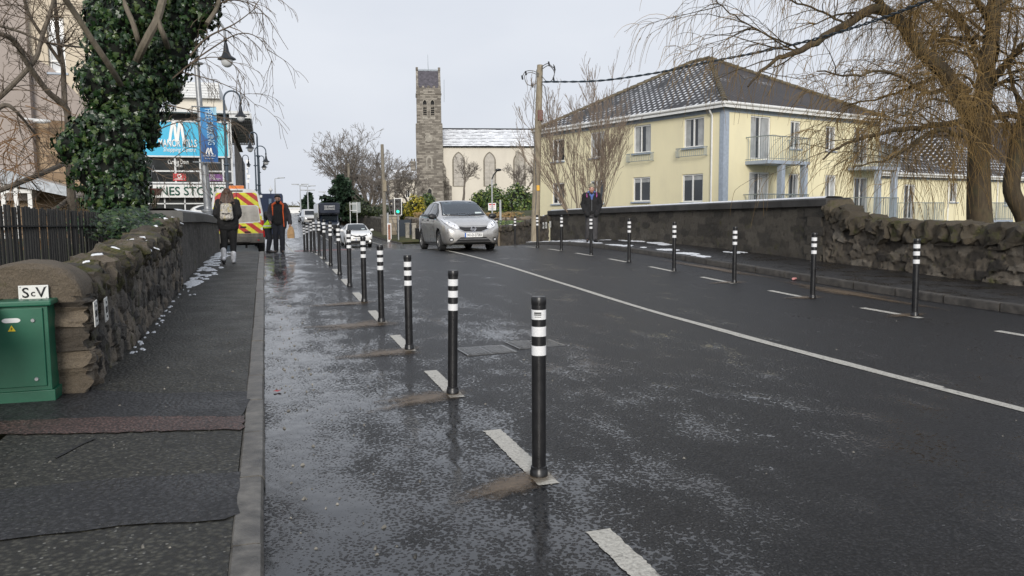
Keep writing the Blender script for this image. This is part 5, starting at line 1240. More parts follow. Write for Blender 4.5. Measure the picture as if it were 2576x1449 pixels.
# turquoise sign
xs0, xs1, zs0, zs1_ = XS(330), XS(575), ZS(393), ZS(309)
t = NT('turquoise sign sheet'); s = t.sep(); dd = t.math('ADD', s[0], t.math('MULTIPLY', s[2], -.8))
M['signblue'] = t.done(t.mix(t.math('GREATER_THAN', dd, XS(540)-ZS(350)*.8), (.015, .42, .66), (.06, .55, .72)), .4)
mb = MB(); mb.box((xs0, YS-.3, zs0), (xs1, YS-.07, zs1_)); sg = mb.build('sign_panel', M['signblue'], mall, world=True)
mb = MB(); mb.M = SM; e = .12
for a in (((xs0-e, -.32, zs0-e), (xs1+e, -.06, zs0)), ((xs0-e, -.32, zs1_), (xs1+e, -.06, zs1_+e)), ((xs0-e, -.32, zs0), (xs0, -.06, zs1_)), ((xs1, -.32, zs0), (xs1+e, -.06, zs1_))): mb.box(*a)
mb.build('sign_frame', M['alu'], sg)
SMt = Matrix.Translation((0, YS, 0)); M['signwhite'] = plain('white sign letters', (.82, .82, .8), .5, var=.03)
text('lettering', 'MANOR MILLS', M['signwhite'], sg, SMt @ TR(((XS(402)+XS(498))/2, -.31, ZS(362))), height=.62, width=XS(498)-XS(402), depth=.03, bold=.02)
text('lettering', 'Shopping Centre', M['signwhite'], sg, SMt @ TR(((XS(413)+XS(494))/2, -.31, ZS(379.5))), height=.45, width=XS(494)-XS(413), depth=.03, shear=.25)
def emblem_M(mb, cx, cz, w, h, y):
    """two leaning strokes and a curled foot forming the rounded M mark"""
    for pts in ([(-.5, -.5), (-.36, .1), (-.22, .5), (-.14, .42), (-.12, -.1), (-.06, -.45), (0, -.5)], [(0, -.5), (.1, .1), (.2, .5), (.28, .42), (.32, 0), (.4, -.4), (.52, -.5)]):
        P = cr([Vector((cx+a*w, y, cz+b*h)) for a, b in pts], 5); n = len(P)-1
        for i in range(n):
            y += -.0006*(1 if h < 1 else 3); a, b = P[i].copy(), P[i+1].copy(); a.y = b.y = y; d = (b-a).normalized(); s = Vector((d.z, 0, -d.x))*w*.085
            mb.poly([a-s-d*.01, b-s+d*.01, b+s+d*.01, a+s-d*.01])
mb = MB(); emblem_M(mb, XS(450), ZS(333), XS(470)-XS(430), 1.5, YS-.312); mb.build('emblem', M['signwhite'], sg)
for (pa, pb, za, zb_, col, tx, rows) in ((433, 466, 455, 437, (.5, .02, .025), 'vodafone', .25), (507, 558, 455.5, 438, (.16, .05, .2), "HICKEY'S PHARMACY", .22)):
    mb = MB(); mb.box((XS(pa), YS-.09, ZS(za)), (XS(pb), YS-.062, ZS(zb_))); pn = mb.build('sign_panel', plain('panel '+tx[:3], col, .45, var=.05), mall, world=True)
    text('lettering', tx, M['signwhite'], pn, SMt @ TR(((XS(pa)+XS(pb))/2, -.092, ZS(za)+.16)), height=.17, width=(XS(pb)-XS(pa))*.8, depth=.01, bold=.01)
    mb = MB(); c_ = ((XS(pa)+XS(pb))/2, YS-.095, ZS((za+zb_)/2)+.09)
    if col[0] > .3: mb.lathe([(.09, 0), (.17, 0)], c_, 18, axis='y')
    else:
        for a in (((-.14, -.14), (.14, -.1)), ((-.14, .1), (.14, .14)), ((-.14, -.1), (-.1, .1)), ((.1, -.1), (.14, .1)), ((-.05, -.06), (-.02, .06)), ((.02, -.06), (.05, .06)), ((-.02, -.015), (.02, .015))): mb.box((c_[0]+a[0][0], c_[1]-.004, c_[2]+a[0][1]), (c_[0]+a[1][0], c_[1], c_[2]+a[1][1]))
    mb.build('emblem', M['signwhite'], pn)
text('window_lettering', 'Carraig Donn', M['signwhite'], mall, Matrix.Translation((0, 0, 0)) @ TR(((XS(422)+XS(474))/2, YS-.02, ZS(409.5))), height=.5, width=XS(474)-XS(422), depth=.01, bold=.015, world=True)
text('window_lettering', 'HOME GIFTS', M['signwhite'], mall, TR(((XS(439)+XS(458))/2, YS-.02, ZS(418.5))), height=.15, width=XS(458)-XS(439), depth=.01, world=True)
# side wall, roof and louvred canopy
M['mallside'] = m_ashlar('brown cladding', [(.14, .12, .1), (.2, .175, .145), (.26, .23, .19)], (.1, .09, .08), 1.2, .6, .02)
mb = MB()
mb.poly([(xr, YS+.05, -1), (xr, YS+6, -1), (xr, YS+6, zr0), (xr, YS+.05, zr0)], 1); mb.poly([(xr, YS+6, -1), (xr+.15, YS+40, 0), (xr+.15, YS+40, zr0-1.5), (xr, YS+6, zr0-1.5)], 0)
mb.poly([(xl, YS, zr0-.01), (xr, YS, zr0-.01), (xr, YS+40, zr0-.01), (xl, YS+40, zr0-.01)], 0); mb.build('side_wall', [M['mallside'], M['mallglass']], mall, world=True)
mb = MB(); mb.box((xl, YS-1.2, zr0), (SP(632, 300)[0]-.1, YS+3, zr0+.22)); mb.build('roof_slab', M['alu'], mall, world=True)
mb = MB(); xa, xb = SP(578, 300)[0], SP(633, 300)[0]; zc0 = ZS(352)
for k in range(10): x = xa+.1+(xb-xa-.2)*k/9; mb.box((x-.06, YS-.9, zr0-.3), (x+.06, YS+24, zr0-.14))
mb.box((xb-.08, YS-1, zr0-.36), (xb, YS+24.1, zr0+.1)); mb.box((xa, YS-1.05, zr0-.32), (xb-.08, YS-.92, zr0))
for k in range(9): y = YS+k*3; mb.box((xa, y, zr0-.4), (xb-.08, y+.15, zr0-.31))
lc = mb.build('louvre_canopy', M['alu'], mall, world=True)
mb = MB(); mb.box((xa, YS-.9, zr0-.13), (xb-.09, YS+24, zr0-.02)); mb.build('soffit', M['dark'], lc)
mb = MB(); mb.box((XS(440), YS+3, zr0+.2), (XS(566), YS+9, zr0+1.6)); mb.build('roof_storey', M['cream'], mall, world=True)
mb = MB(); mb.box((XS(430), YS+2.4, zr0+1.65), (XS(555), YS+9, zr0+2.9)); 
for k in range(5): mb.box((XS(430)-.03, YS+2.35, zr0+1.8+k*.22), (XS(555)+.03, YS+2.4, zr0+1.88+k*.22))
mb.build('plant_room', M['alu'], mall, world=True)
# ------------------------------------------------------------------ old mill on the left
YM = 31.0
mill = thing('stone_mill', 'tall cream and brown stone mill building behind the bare tree at the left edge', 'building', (-8, YM, .3))
def MP(px, py): q = atY(px, py, YM); return q.x, q.z
M['millrender'] = m_render('cream mill render', (.62, .54, .42), (.45, .38, .29), .6)
M['millgrey'] = m_render('grey mauve wall and shadow', (.36, .31, .28), (.27, .23, .2), .6)  # grey left wall, also the colour of the painted diagonal shadow
M['millstone'] = m_ashlar('brown mill stone', [(.17, .115, .07), (.3, .21, .13), (.38, .28, .18)], (.13, .095, .065), .75, .3, .03)
xq = MP(80, 200)[0]; xw = MP(285, 300)[0]; zb_ = MP(200, 275)[1]; zt_ = 17.0
w1 = (*[MP(112, 0)[0], MP(156, 0)[0]], MP(130, 182)[1], MP(130, 40)[1]); w2 = (MP(64, 0)[0], MP(148, 0)[0], MP(100, 280)[1], MP(100, 241)[1]); w1 = (w1[0], w1[1], w1[2], w1[3])
MMx = Matrix.Translation((0, YM, 0)); mb = MB(); mb.M = MMx
facade(mb, xw, zb_, zt_, [w1, (w2[0], w2[1], zb_+.05, w2[3])], .25, xq); mb.poly([(xw, 0, zb_), (xw, 4, zb_), (xw, 4, zt_), (xw, 0, zt_)]); mb.build('upper_wall', M['millrender'], mill, world=True)
mb = MB(); mb.M = MMx; facade(mb, xw, 0, zb_-.002, [], x0=xq-7); mb.poly([(xw, 0, 0), (xw, 4, 0), (xw, 4, zb_), (xw, 0, zb_)]); mb.build('lower_wall', M['millstone'], mill, world=True)
mb = MB(); mb.M = MMx; facade(mb, xq, 2, zt_, [], x0=xq-7, dep=.1); mb.v = [v+Vector((0, -.35, 0)) for v in mb.v]; mb.poly([(xq, -.35, 2), (xq, 0, 2), (xq, 0, zt_), (xq, -.35, zt_)]); 
mb.poly([(xq, -.012, MP(80, 300)[1]), (MP(250, 0)[0], -.012, MP(240, 310)[1]), (MP(230, 0)[0], -.012, MP(230, 290)[1]), (MP(120, 0)[0], -.012, MP(120, 170)[1]), (xq, -.012, MP(80, 140)[1])]); mb.build('grey_wall_and_shadow', M['millgrey'], mill, world=True)  # diagonal sheet paints the roof's cast shadow onto the cream wall
window(mill, MMx, *w1, M['upvc'], m_glass('pale reflecting glass', (.5, .52, .54), .1), (), (.22,), dep=.2, sill=.05); window(mill, MMx, w2[0], w2[1], zb_+.05, w2[3], M['upvc'], M['glass'], (.25, .5, .75), (.5,), dep=.2)
mb = MB(); mb.M = Matrix.Translation((0, YM-2.6, 0)); x0, x1 = MP(-30, 0)[0], MP(190, 0)[0]; z0, z1 = atY(60, 455, YM-2.6).z, atY(60, 418, YM-2.6).z
mb.prism([(x0, z0+.1), (x1, z0-.5), (x1, z0-.2), (x0+.4, z1)], 0, 2.5); mb.build('porch_roof', plain('pale glazed roof', (.42, .45, .48), .2, var=.2), mill, world=True)
mb = MB(); mb.M = Matrix.Translation((0, YM-2.4, 0))
for px in (8, 40, 75): mb.box((atY(px, 500, YM-2.4).x-.06, 0, .2), (atY(px, 500, YM-2.4).x+.06, .12, z0))
mb.box((x0, .02, 2.2), (atY(75, 500, YM-2.4).x, .1, 2.32)); mb.build('porch_frame', M['upvc'], mill, world=True)
mb = MB(); mb.M = Matrix.Translation((0, YM-.02, 0)); q = MP(95, 318); mb.tube([(q[0]-.3, 0, q[1]), (q[0]-.3, -.5, q[1]+.2), (q[0]+.2, -.7, q[1]+.15)], .03, 6); mb.sphere((q[0]+.3, -.7, q[1]+.1), (.28, .14, .08), 6); mb.build('wall_lamp', M['alu'], mill, world=True)

# ------------------------------------------------------------------ street lamps
M['lampblue'] = plain('blue grey lamp paint', (.06, .085, .115), .4, var=.15)
M['lampdark'] = plain('dark lamp shade', (.012, .014, .018), .3)
M['globe'] = plain('milky lamp glass', (.55, .56, .56), .1, var=.05)
def street_lamp(label, loc, h, reach, side, col, lean=0, sc=1.0, arms=(1,), pr=.07):
    T = thing('street_lamp', label, 'street lamp', loc, side, 'swan neck street lamps'); T.rotation_euler.y = lean
    mb = MB(); mb.lathe([(.16, -.2), (.16, .9), (.19, .95), (.12, 1.05), (pr*1.2, 1.15), (pr, h*.55), (pr*.9, h*.55), (pr*.75, h-reach*.6)], n=12); mb.build('pole', col, T, smooth=True)
    mb = MB()
    for z in (1.0, h*.55, h*.8): mb.lathe([(pr, z-.05), (pr*2, z-.02), (pr*2, z+.02), (pr, z+.05)], n=12)
    mb.build('collars', col, T, smooth=True)
    for s in arms:
        r = reach/2; mb = MB(); pts = [(0, 0, h-reach*.62)]+[(s*(r-r*math.cos(a)), 0, h-r+r*math.sin(a)) for a in [math.pi*k/12 for k in range(13)]]+[(s*reach, 0, h-r-.15)]
        mb.tube(pts, .04, 8); arm = mb.build('arm', col, T, smooth=True)
        zb = h-r-.15; mb = MB(); mb.lathe([(.05, zb+.02), (.06, zb-.08), (.035, zb-.12), (.06, zb-.2), (.09, zb-.4), (.15, zb-.54), (.27, zb-.62), (.28, zb-.65), (.2, zb-.65)], (s*reach, 0, 0), 18); hd = mb.build('lamp_shade', M['lampdark'], T, smooth=True)
        mb = MB(); mb.lathe([(.17, zb-.64), (.18, zb-.72), (.15, zb-.82), (.08, zb-.88), (0, zb-.9)], (s*reach, 0, 0), 16); mb.build('globe', M['globe'], hd, smooth=True)
    return T
def lampat(label, px, ptop, Y, xd, col=None, **k):
    q = atY(px, ptop, Y); g = zl(-1, Y) if Y > 27 else .6
    return street_lamp(label, (q.x, Y, g), q.z-g, xd, k.pop('rot', 0), col or M['lampblue'], **k)
l1 = lampat('grey lamp post carrying the blue banner, its dark lamp just right of the ivy', 505, 45, 26.8, .9, M['steel'], lean=R_(-1.9), pr=.1)
lampat('street lamp with a swan neck arm over the shopping centre roof, beside the banner', 562, 228, 39.4, .72)
lampat('street lamp with its arm turned left, next to the louvred canopy', 646, 333, 54, .45, arms=(-1,))
lampat('street lamp with its arm turned right, the higher lamp of the far pair', 640.5, 367, 64, .8)
lampat('street lamp with its arm turned right, the lower lamp of the far pair', 651, 392, 74, .42)
lampat('small far street lamp at the end of the shopping centre wall', 610, 390, 95, .62)
# banner on the first lamp
def atp(px, py, dY=0): return atY(px, py, 26.55+dY)
bn = thing('banner', 'vertical blue banner on the grey lamp post reading free parking', 'banner', tuple(atp(525, 340)))
TL, TRr, BL, BR = atp(503, 268), atp(544, 270), atp(507, 408), atp(549, 410)
t = NT('blue banner cloth'); s = t.sep(); z0 = atp(525, 340)
d1 = t.math('ADD', s[0], t.math('MULTIPLY', s[2], .55))
M['banner'] = t.done(t.mix(t.math('GREATER_THAN', d1, .52), t.mix(t.math('GREATER_THAN', t.math('SUBTRACT', s[0], t.math('MULTIPLY', s[2], -.9)), -.15), (.012, .1, .3), (.02, .2, .46)), (.3, .52, .66)), .6)
mb = MB()
mb.grid(6, 14, lambda u, v: (TL.lerp(TRr, u)).lerp(BL.lerp(BR, u), v)-z0+Vector((0, .02*math.sin(u*5+v*4), 0)))
mb.grid(6, 14, lambda u, v: (TL.lerp(TRr, u)).lerp(BL.lerp(BR, u), v)-z0+Vector((0, .012+.02*math.sin(u*5+v*4), 0)))
clo = mb.build('cloth', M['banner'], bn, smooth=True)
mb = MB(); mb.tube([TL-z0-Vector((.25, 0, 0)), TRr-z0], .02, 6); mb.build('bracket', M['steel'], bn); mb = MB(); mb.tube([BL-z0-Vector((.25, 0, 0)), BR-z0+Vector((.06, 0, 0))], .025, 6); mb.build('bracket', M['steel'], bn)
cb = atp(528, 320)-z0
text('lettering', 'FREE PARKING', plain('pale blue letters', (.45, .62, .72), .5), clo, Matrix.Translation(cb+Vector((0, -.05, 0))) @ Matrix.Rotation(R_(87), 4, 'Y'), height=.2, width=(atp(525, 275)-atp(525, 365)).z, depth=.006)
cb = atp(527, 392)-z0; text('lettering', 'MANOR MILLS', M['signwhite'], clo, Matrix.Translation(cb+Vector((0, -.05, 0))), height=.06, width=.37, depth=.006)
cb = atp(527, 399)-z0; text('lettering', 'Shopping Centre', M['signwhite'], clo, Matrix.Translation(cb+Vector((0, -.05, 0))), height=.045, width=.28, depth=.006)
mb = MB(); cb = atp(527, 381)-z0; emblem_M(mb, cb.x, cb.z, .2, .17, cb.y-.05); mb.build('emblem', M['signwhite'], clo)
# hanging basket on the fence side of the ivy
q = atD(388, 478, 15.9); hb = thing('hanging_basket', 'dark red brown hanging basket below the ivy in front of the white fascia', 'plant pot', tuple(q)); mb = MB(); mb.lathe([(0, -.12), (.1, -.1), (.16, 0), (.17, .03), (.15, .03), (0, .02)], n=14); mb.build('bowl', plain('terracotta', (.09, .035, .025), .7), hb, smooth=True)
mb = MB(); [mb.tube([(.15*math.cos(a), .15*math.sin(a), .02), (0, 0, .5)], .004, 4) for a in (0, 2.1, 4.2)]; mb.build('chains', M['steel'], hb)
# modern far street lights
M['galv'] = plain('pale far lamp column', (.4, .42, .44), .5)
def tall_light(label, px, ptop, pbase, d, arms):
    q = atD(px, pbase, d); tpt = atD(px, ptop, d); h = tpt.z-q.z; T = thing('tall_street_light', label, 'street light', tuple(q), R_(-17), 'tall grey street lights'); kx = d/F_
    mb = MB(); mb.tube([(0, 0, -.5), (0, 0, h)], [.2, .09], 8); mb.build('column', M['galv'], T)
    for s, z, L in arms:
        mb = MB(); mb.tube([(0, 0, h+z), (s*L*kx, 0, h+z+2*kx)], .07, 5); a = mb.build('arm', M['galv'], T); mb = MB(); mb.box((s*L*kx-9*kx, -.15, h+z+1*kx), (s*L*kx+9*kx, .15, h+z+3.5*kx)); mb.build('lantern', M['galv'], a, bevel=.05)
tall_light('tall street light with a single arm left of the far road', 694, 450, 525, 150, [(1, 0, 16)])
tall_light('tall street light with two arms, the left of the far pair', 757, 466, 540, 180, [(-1, 0, 12), (1, 0, 12)])
tall_light('tall street light with four short arms beside the dark lorry', 776, 470, 546, 170, [(-1, 0, 11), (1, 0, 11), (-1, -.9, 9), (1, -.9, 9)])
tall_light('far street light partly hidden by the conifer', 818, 485, 530, 230, [(1, 0, -6)])
# far white building closing the road
q = atD(755, 540, 225); fb = thing('white_building', 'long low white building closing the far end of the road', 'building', (q.x, q.y, q.z-1.5), R_(-17)); kx = 225/F_
mb = MB(); mb.box((-40*kx, 0, 0), (48*kx, 8, 1.5+15*kx)); mb.build('wall', M['white'], fb); mb = MB(); mb.box((-42*kx, -.3, 1.5+15*kx), (50*kx, 8.3, 1.5+18*kx)); mb.build('roof', M['snow'], fb)
mb = MB(); [mb.box((x*kx, -.05, .4), ((x+16)*kx, -.01, 1.5+4*kx)) for x in (-36, -14, 8, 28)]; mb.build('window_band', M['glass'], fb)
# ------------------------------------------------------------------ right side of the far road: walls, railings, poles
M['dwall'] = m_ashlar('dark rubble', [(.06, .052, .045), (.1, .088, .075), (.16, .14, .115)], (.05, .045, .04), .5, .22, .06)
def longwall(label, pts, th=.5, mat=None, name='stone_wall', cap=.12):
    T = thing(name, label, 'wall', (pts[0][0], pts[0][1], pts[0][2])); mb = MB()
    for (x0, y0, a0, b0), (x1, y1, a1, b1) in zip(pts, pts[1:]):
        n = max(1, int(math.hypot(x1-x0, y1-y0)/.8)); d = Vector((x1-x0, y1-y0, 0)).normalized(); s = Vector((d.y, -d.x, 0))*th/2
        rg = []
        for k in range(n+1):
            t = k/n; p = Vector((x0+(x1-x0)*t, y0+(y1-y0)*t, 0)); za = a0+(a1-a0)*t; zb = b0+(b1-b0)*t+.06*mnoise.noise((p.x*.8, p.y*.8, 3))
            rg.append([mb.vert(q) for q in (p-s+Vector((0, 0, za)), p-s+Vector((0, 0, zb-cap)), p-s*.5+Vector((0, 0, zb)), p+s*.5+Vector((0, 0, zb)), p+s+Vector((0, 0, zb-cap)), p+s+Vector((0, 0, za)))])
        for a, b in zip(rg, rg[1:]):
            for j in range(5): mb.face((a[j], b[j], b[j+1], a[j+1]))
        mb.face(rg[0]); mb.face(rg[-1][::-1])
    mb.build('wall_body', mat or M['dwall'], T, world=True); return T
def gz(Y): return zr(10, Y)+.1
longwall('dark rubble wall along the right of the far road below the blue car', [(10.9, 72, gz(72)-.3, gz(72)+1.55), (10.8, 90, gz(90)-.3, gz(90)+1.5), (10.6, 112, gz(112)-.3, gz(112)+1.5)])
pg = thing('gate_pier', 'square stone gate pier in the rubble wall behind the white car', 'pillar', (10.75, 71, gz(71)-.2)); mb = MB(); mb.box((-.75, -.6, -.4), (.75, .6, 1.95)); mb.build('shaft', M['pier2'] if 'pier2' in M else m_ashlar('tan pier stone', [(.2, .165, .12), (.3, .25, .19), (.38, .33, .26)], (.16, .135, .1), .8, .35, .03), pg, bevel=.04); mb = MB(); mb.box((-.85, -.7, 1.95), (.85, .7, 2.12)); mb.build('cap', M['church_smooth'], pg, bevel=.05)
pg = thing('gate_pier', 'tall stone gate pier beside the dark furniture lorry', 'pillar', (10.2, 100, gz(100)-.2)); mb = MB(); mb.box((-.9, -.7, -.4), (.9, .7, 3.2)); mb.build('shaft', M['millstone'], pg, bevel=.04); mb = MB(); mb.box((-1, -.8, 3.2), (1, .8, 3.4)); mb.build('cap', M['church_smooth'], pg, bevel=.05)
longwall('stone wall topped with dry brown growth behind the railings by the traffic light', [(12.4, 71.5, gz(70)-.4, gz(70)+1.75), (12.6, 62, gz(62)-.4, gz(62)+1.6), (16, 52.5, gz(54)-.4, gz(54)+1.75), (25, 50, .2, 1.9)], .6, m_ashlar('brown roadside rubble', [(.1, .08, .06), (.18, .145, .11), (.27, .23, .18)], (.09, .075, .06), .45, .2, .06))
longwall('snow flecked stone bank wall behind the telegraph pole', [(14.6, 49.8, -.8, .55), (20.4, 51, -.8, .75), (27, 50, -.8, .9)], .6, M['church_stone'])
tp = MB()
for k in range(1500):
    t = rnd.random(); y = 71-t*19; x = 12.6+max(0, (62-y))*.34+rnd.uniform(.2, 1.2); leaf(tp, Vector((x, y, gz(y)+1.6+rnd.uniform(0, .5))), Vector((0, -.6, .8)), .22, rnd)
o = tp.build('bank_grass', m_leaf('dry bank grass', [(.22, .13, .05), (.3, .19, .08), (.12, .1, .03), (.34, .25, .12)], .8)); o['kind'] = 'stuff'
rl = thing('iron_railings', 'dark iron railings with stone posts on the right footpath, left of the silver car', 'fence', (10.9, 56, gz(56)-.1))
mb = MB()
for k in range(48): y = 50.5+k*.2; x = 10.95+max(0, 56-y)*.12; mb.tube([(x, y, gz(y)-.1), (x, y, gz(y)+1.0)], .02, 4)
for z in (.1, .95): mb.tube([(10.95+max(0, 56-y)*.12, y, gz(y)+z) for y in (50.5, 53, 56, 60)], .025, 4)
mb.build('bars', M['black'], rl, world=True)
for y in (56.8, 60.2, 63.2): mb = MB(); mb.box((10.75, y-.14, gz(y)-.2), (11.05, y+.14, gz(y)+1.25)); mb.box((10.71, y-.18, gz(y)+1.25), (11.09, y+.18, gz(y)+1.34)); mb.build('post', M['church_smooth'], rl, world=True, bevel=.02)
db = thing('dark_gate', 'dark navy boarded gate behind the green traffic light', 'gate', (11.2, 66.5, gz(66))); mb = MB(); mb.box((-.5, 0, 0), (.6, .08, 1.55)); mb.build('boards', plain('navy boards', (.02, .03, .045), .6, var=.3), db, bevel=.01); mb = MB(); mb.box((-.6, -.03, -.1), (-.5, .1, 1.65)); mb.box((.6, -.03, -.1), (.7, .1, 1.65)); mb.build('frame', M['black'], db)
# poles
M['wood'] = m_bark('weathered pole wood', (.2, .165, .115), (.36, .31, .23), 9, .35)
M['wood2'] = m_bark('far pole wood', (.16, .14, .11), (.27, .24, .19), 6)
q = atX(1345, 617, 9.85); pb_ = Vector((q.x, q.y, zrp(9.7, q.y)-.05)); top = atD(1358.5, 164, (pb_-CP).dot(fw))
tp_ = thing('telegraph_pole', 'tall wooden telegraph pole with looped wires and a red box beside the parapet end', 'pole', tuple(pb_))
tv = top-pb_; mb = MB(); mb.tube([tv*0-Vector((0, 0, .3)), tv*.5, tv], [.17, .145, .115], 12); mb.build('shaft', M['wood'], tp_, smooth=True)
mb = MB(); c = tv*.715; mb.M = Matrix.Translation(c+Vector((.02, -.15, 0))) @ Matrix.Rotation(R_(-15), 4, 'Z'); mb.box((-.1, -.07, -.2), (.1, .06, .2)); mb.build('fuse_box', plain('red brown box', (.13, .035, .022), .5), tp_, bevel=.02)
mb = MB(); c = tv*.31; mb.M = Matrix.Translation(c+Vector((0, -.17, 0))) @ Matrix.Rotation(R_(-17), 4, 'Z'); mb.box((-.07, -.01, -.1), (.07, .01, .1)); mb.build('warning_plate', plain('orange plate', (.75, .4, .02), .5), tp_, bevel=.005)
mb = MB(); kx = (top-CP).dot(fw)/F_
def rel(px, py, dd=0): return atD(px, py, (pb_-CP).dot(fw)+dd)-pb_
for pts in ([(1356, 185), (1340, 178), (1322, 180), (1312, 197)], [(1356, 190), (1335, 182), (1320, 190), (1325, 210), (1338, 215), (1350, 210)], [(1362, 168), (1378, 160), (1392, 170), (1395, 165)], [(1362, 175), (1380, 165), (1394, 180), (1390, 200), (1375, 207), (1363, 205)], [(1362, 190), (1376, 205), (1388, 203), (1396, 178), (1392, 162)], [(1350, 175), (1340, 300), (1343, 330), (1349, 470), (1346, 540)], [(1362, 210), (1372, 225), (1380, 300)]):
    mb.tube(cr([rel(x, y, -.2) for x, y in pts], 5), .016, 5)
for x, y in ((1313, 195), (1322, 184), (1380, 160), (1394, 172), (1338, 215), (1392, 200)): mb.tube([rel(x, y-5, -.2), rel(x+2, y+5, -.2)], .035, 6)
mb.build('wires', M['blackplastic'], tp_, smooth=True)
# twisted overhead cable
A = pb_+rel(1365, 206, -.1); pts = [A]+[atD(x, y, d) for x, y, d in ((1500, 203.5, 27.5), (1640, 185, 24.5), (1760, 160, 22), (1900, 133, 19.4), (2040, 101, 17), (2170, 62, 15), (2300, 15, 13.4), (2450, -50, 12))]
P = cr(pts, 14); cab_ = thing('overhead_cable', 'twisted blue black overhead cable running from the telegraph pole above the yellow house', 'cable', tuple(A)); mb = MB()
for ph in (0, math.pi):
    Q = []
    for i, p in enumerate(P):
        a = i*1.35+ph; Q.append(p-A+Vector((math.cos(a)*.012, 0, math.sin(a)*.022)))
    mb.tube(Q, [.021-.007*i/len(Q) for i in range(len(Q))], 5)
mb.build('strands', plain('blue black cable', (.018, .035, .05), .5), cab_)
def pole(label, px, pb, pt, d, r, m, name='wooden_pole', cat='pole', extra=None, lean=0):
    q = atD(px, pb, d); h = atD(px, pt, d).z-q.z; T = thing(name, label, cat, tuple(q)); mb = MB(); mb.tube([(0, 0, -.4), (lean, 0, h)], [r*1.15, r*.8], 8); mb.build('shaft', m, T, smooth=True); return T, h
T, h = pole('leaning wooden pole left of the church among bare trees', 970, 598, 365, 70, .17, M['wood2'], lean=-.12)
mb = MB(); mb.box((-.14, -.25, h*.5), (.14, -.12, h*.62)); mb.build('fuse_box', M['wood'], T); mb = MB(); mb.tube([(0, 0, h*.55), (.55, 0, h*.22), (1.2, -.2, -.1)], .02, 4); mb.build('stay_wire', M['steel'], T)
pole('wooden pole nearest the dark furniture lorry', 881, 572, 412, 98, .2, M['wood2'])
pole('slim pale metal post left of the wooden pole above the lorry', 873, 545, 418, 105, .09, M['galv'], 'metal_post'); pole('slim pale metal post right of the wooden pole behind the road sign', 887, 545, 410, 105, .09, M['galv'], 'metal_post')
pole('plain galvanised post rising beside the stone gate pier', 977, 606, 535, 66, .09, M['galv'], 'metal_post'); pole('short grey post right of the silver car', 1259.5, 602, 503, 45, .07, M['galv'], 'metal_post')
T, h = pole('slim lamp post with a small curved head between the silver car and the bush', 1239, 605, 452, 52, .05, M['galv'], 'lamp_post', 'street lamp'); mb = MB(); mb.tube([(0, 0, h), (.12, 0, h+.3), (.4, 0, h+.6)], .04, 6); mb.sphere((.45, 0, h+.62), (.22, .1, .09), 6); mb.build('lamp_head', M['lampdark'], T, smooth=True)
q = atD(1238, 520, 51.8); sg = thing('warning_sign', 'small white sign with red heading on the slim lamp post right of the silver car', 'sign', tuple(q), R_(-17)); mb = MB(); mb.box((-.26, -.012, -.24), (.26, .012, .24)); b_ = mb.build('board', M['white'], sg, bevel=.01)
mb = MB(); mb.box((-.2, -.015, .1), (.2, -.0125, .19)); [mb.box((-.19, -.015, z), (.19-.05*i, -.0125, z+.02)) for i, z in enumerate((.02, -.04))]; mb.build('red_lines', plain('sign red', (.5, .03, .04), .5), b_); mb = MB(); [mb.box((-.18, -.015, z), (.18-.04*i, -.0125, z+.018)) for i, z in enumerate((-.11, -.17))]; mb.build('black_lines', M['black'], b_)
# traffic lights
M['green_lit'] = plain('green signal', (.0, .5, .25), .3, emit=((.02, 1, .45), 2.2)); M['red_lit'] = plain('red signal', (.5, .02, .02), .3, emit=((1, .03, .02), 3)); M['lens_off'] = plain('unlit lens', (.02, .016, .014), .2)
def traffic_light(label, px, pb, pt, d, lit, board=True, rot=R_(-14), side=True):
    q = atD(px, pb, d); h = atD(px, pt, d).z-q.z; T = thing('traffic_light', label, 'traffic light', tuple(q), rot, 'traffic lights'); mb = MB(); mb.tube([(0, 0, -.3), (0, 0, h-.15)], .06, 10); mb.build('pole', M['steel'], T, smooth=True)
    bh = 1.12; z0 = h-bh; mb = MB(); mb.box((-.17, -.12, z0), (.17, .12, h)); hd = mb.build('signal_head', M['blackplastic'], T, bevel=.03)
    if board:
        mb = MB(); 
        for a in (((-.27, .125, z0-.06), (.27, .14, h+.06)),): mb.box(*a)
        mb.build('backing_board', M['blackplastic'], T, bevel=.005); mb = MB(); e = .045
        for a in (((-.28, .105, z0-.07), (.28, .122, z0-.07+e)), ((-.28, .105, h+.07-e), (.28, .122, h+.07)), ((-.28, .105, z0-.07+e), (-.28+e, .122, h+.07-e)), ((.28-e, .105, z0-.07+e), (.28, .122, h+.07-e))): mb.box(*a)
        mb.build('white_border', M['white'], T)
    for k, nm in enumerate(('red', 'amber', 'green')):
        z = h-.19-k*.365; mb = MB(); mb.lathe([(0, -.125), (.07, -.13), (.105, -.122)], (0, 0, z), 16, axis='y'); mb.build('lens', M['green_lit'] if (nm == 'green' and lit == 'green') else M['red_lit'] if (nm == 'red' and lit == 'red') else M['lens_off'], hd, smooth=True)
        mb = MB(); n = 10
        for j in range(n):
            a, b = math.pi*(j/n*1.1-.05), math.pi*((j+1)/n*1.1-.05); mb.poly([(.118*math.cos(a), -.12, z+.118*math.sin(a)), (.118*math.cos(b), -.12, z+.118*math.sin(b)), (.118*math.cos(b), -.26, z+.118*math.sin(b)-.02), (.118*math.cos(a), -.26, z+.118*math.sin(a)-.02)])
        mb.build('hood', M['blackplastic'], hd)
    if side:
        mb = MB(); mb.box((-.42, .0, z0+.1), (-.3, .34, h+.02)); [mb.lathe([(.11, 0), (.13, -.16)], (-.42, .17, h-.17-k*.34), 10, axis='x') for k in range(3)]; mb.build('side_signal', M['blackplastic'], T)
traffic_light('traffic light showing green with a white bordered board, left of the silver car', 1003, 613, 501, 59, 'green')
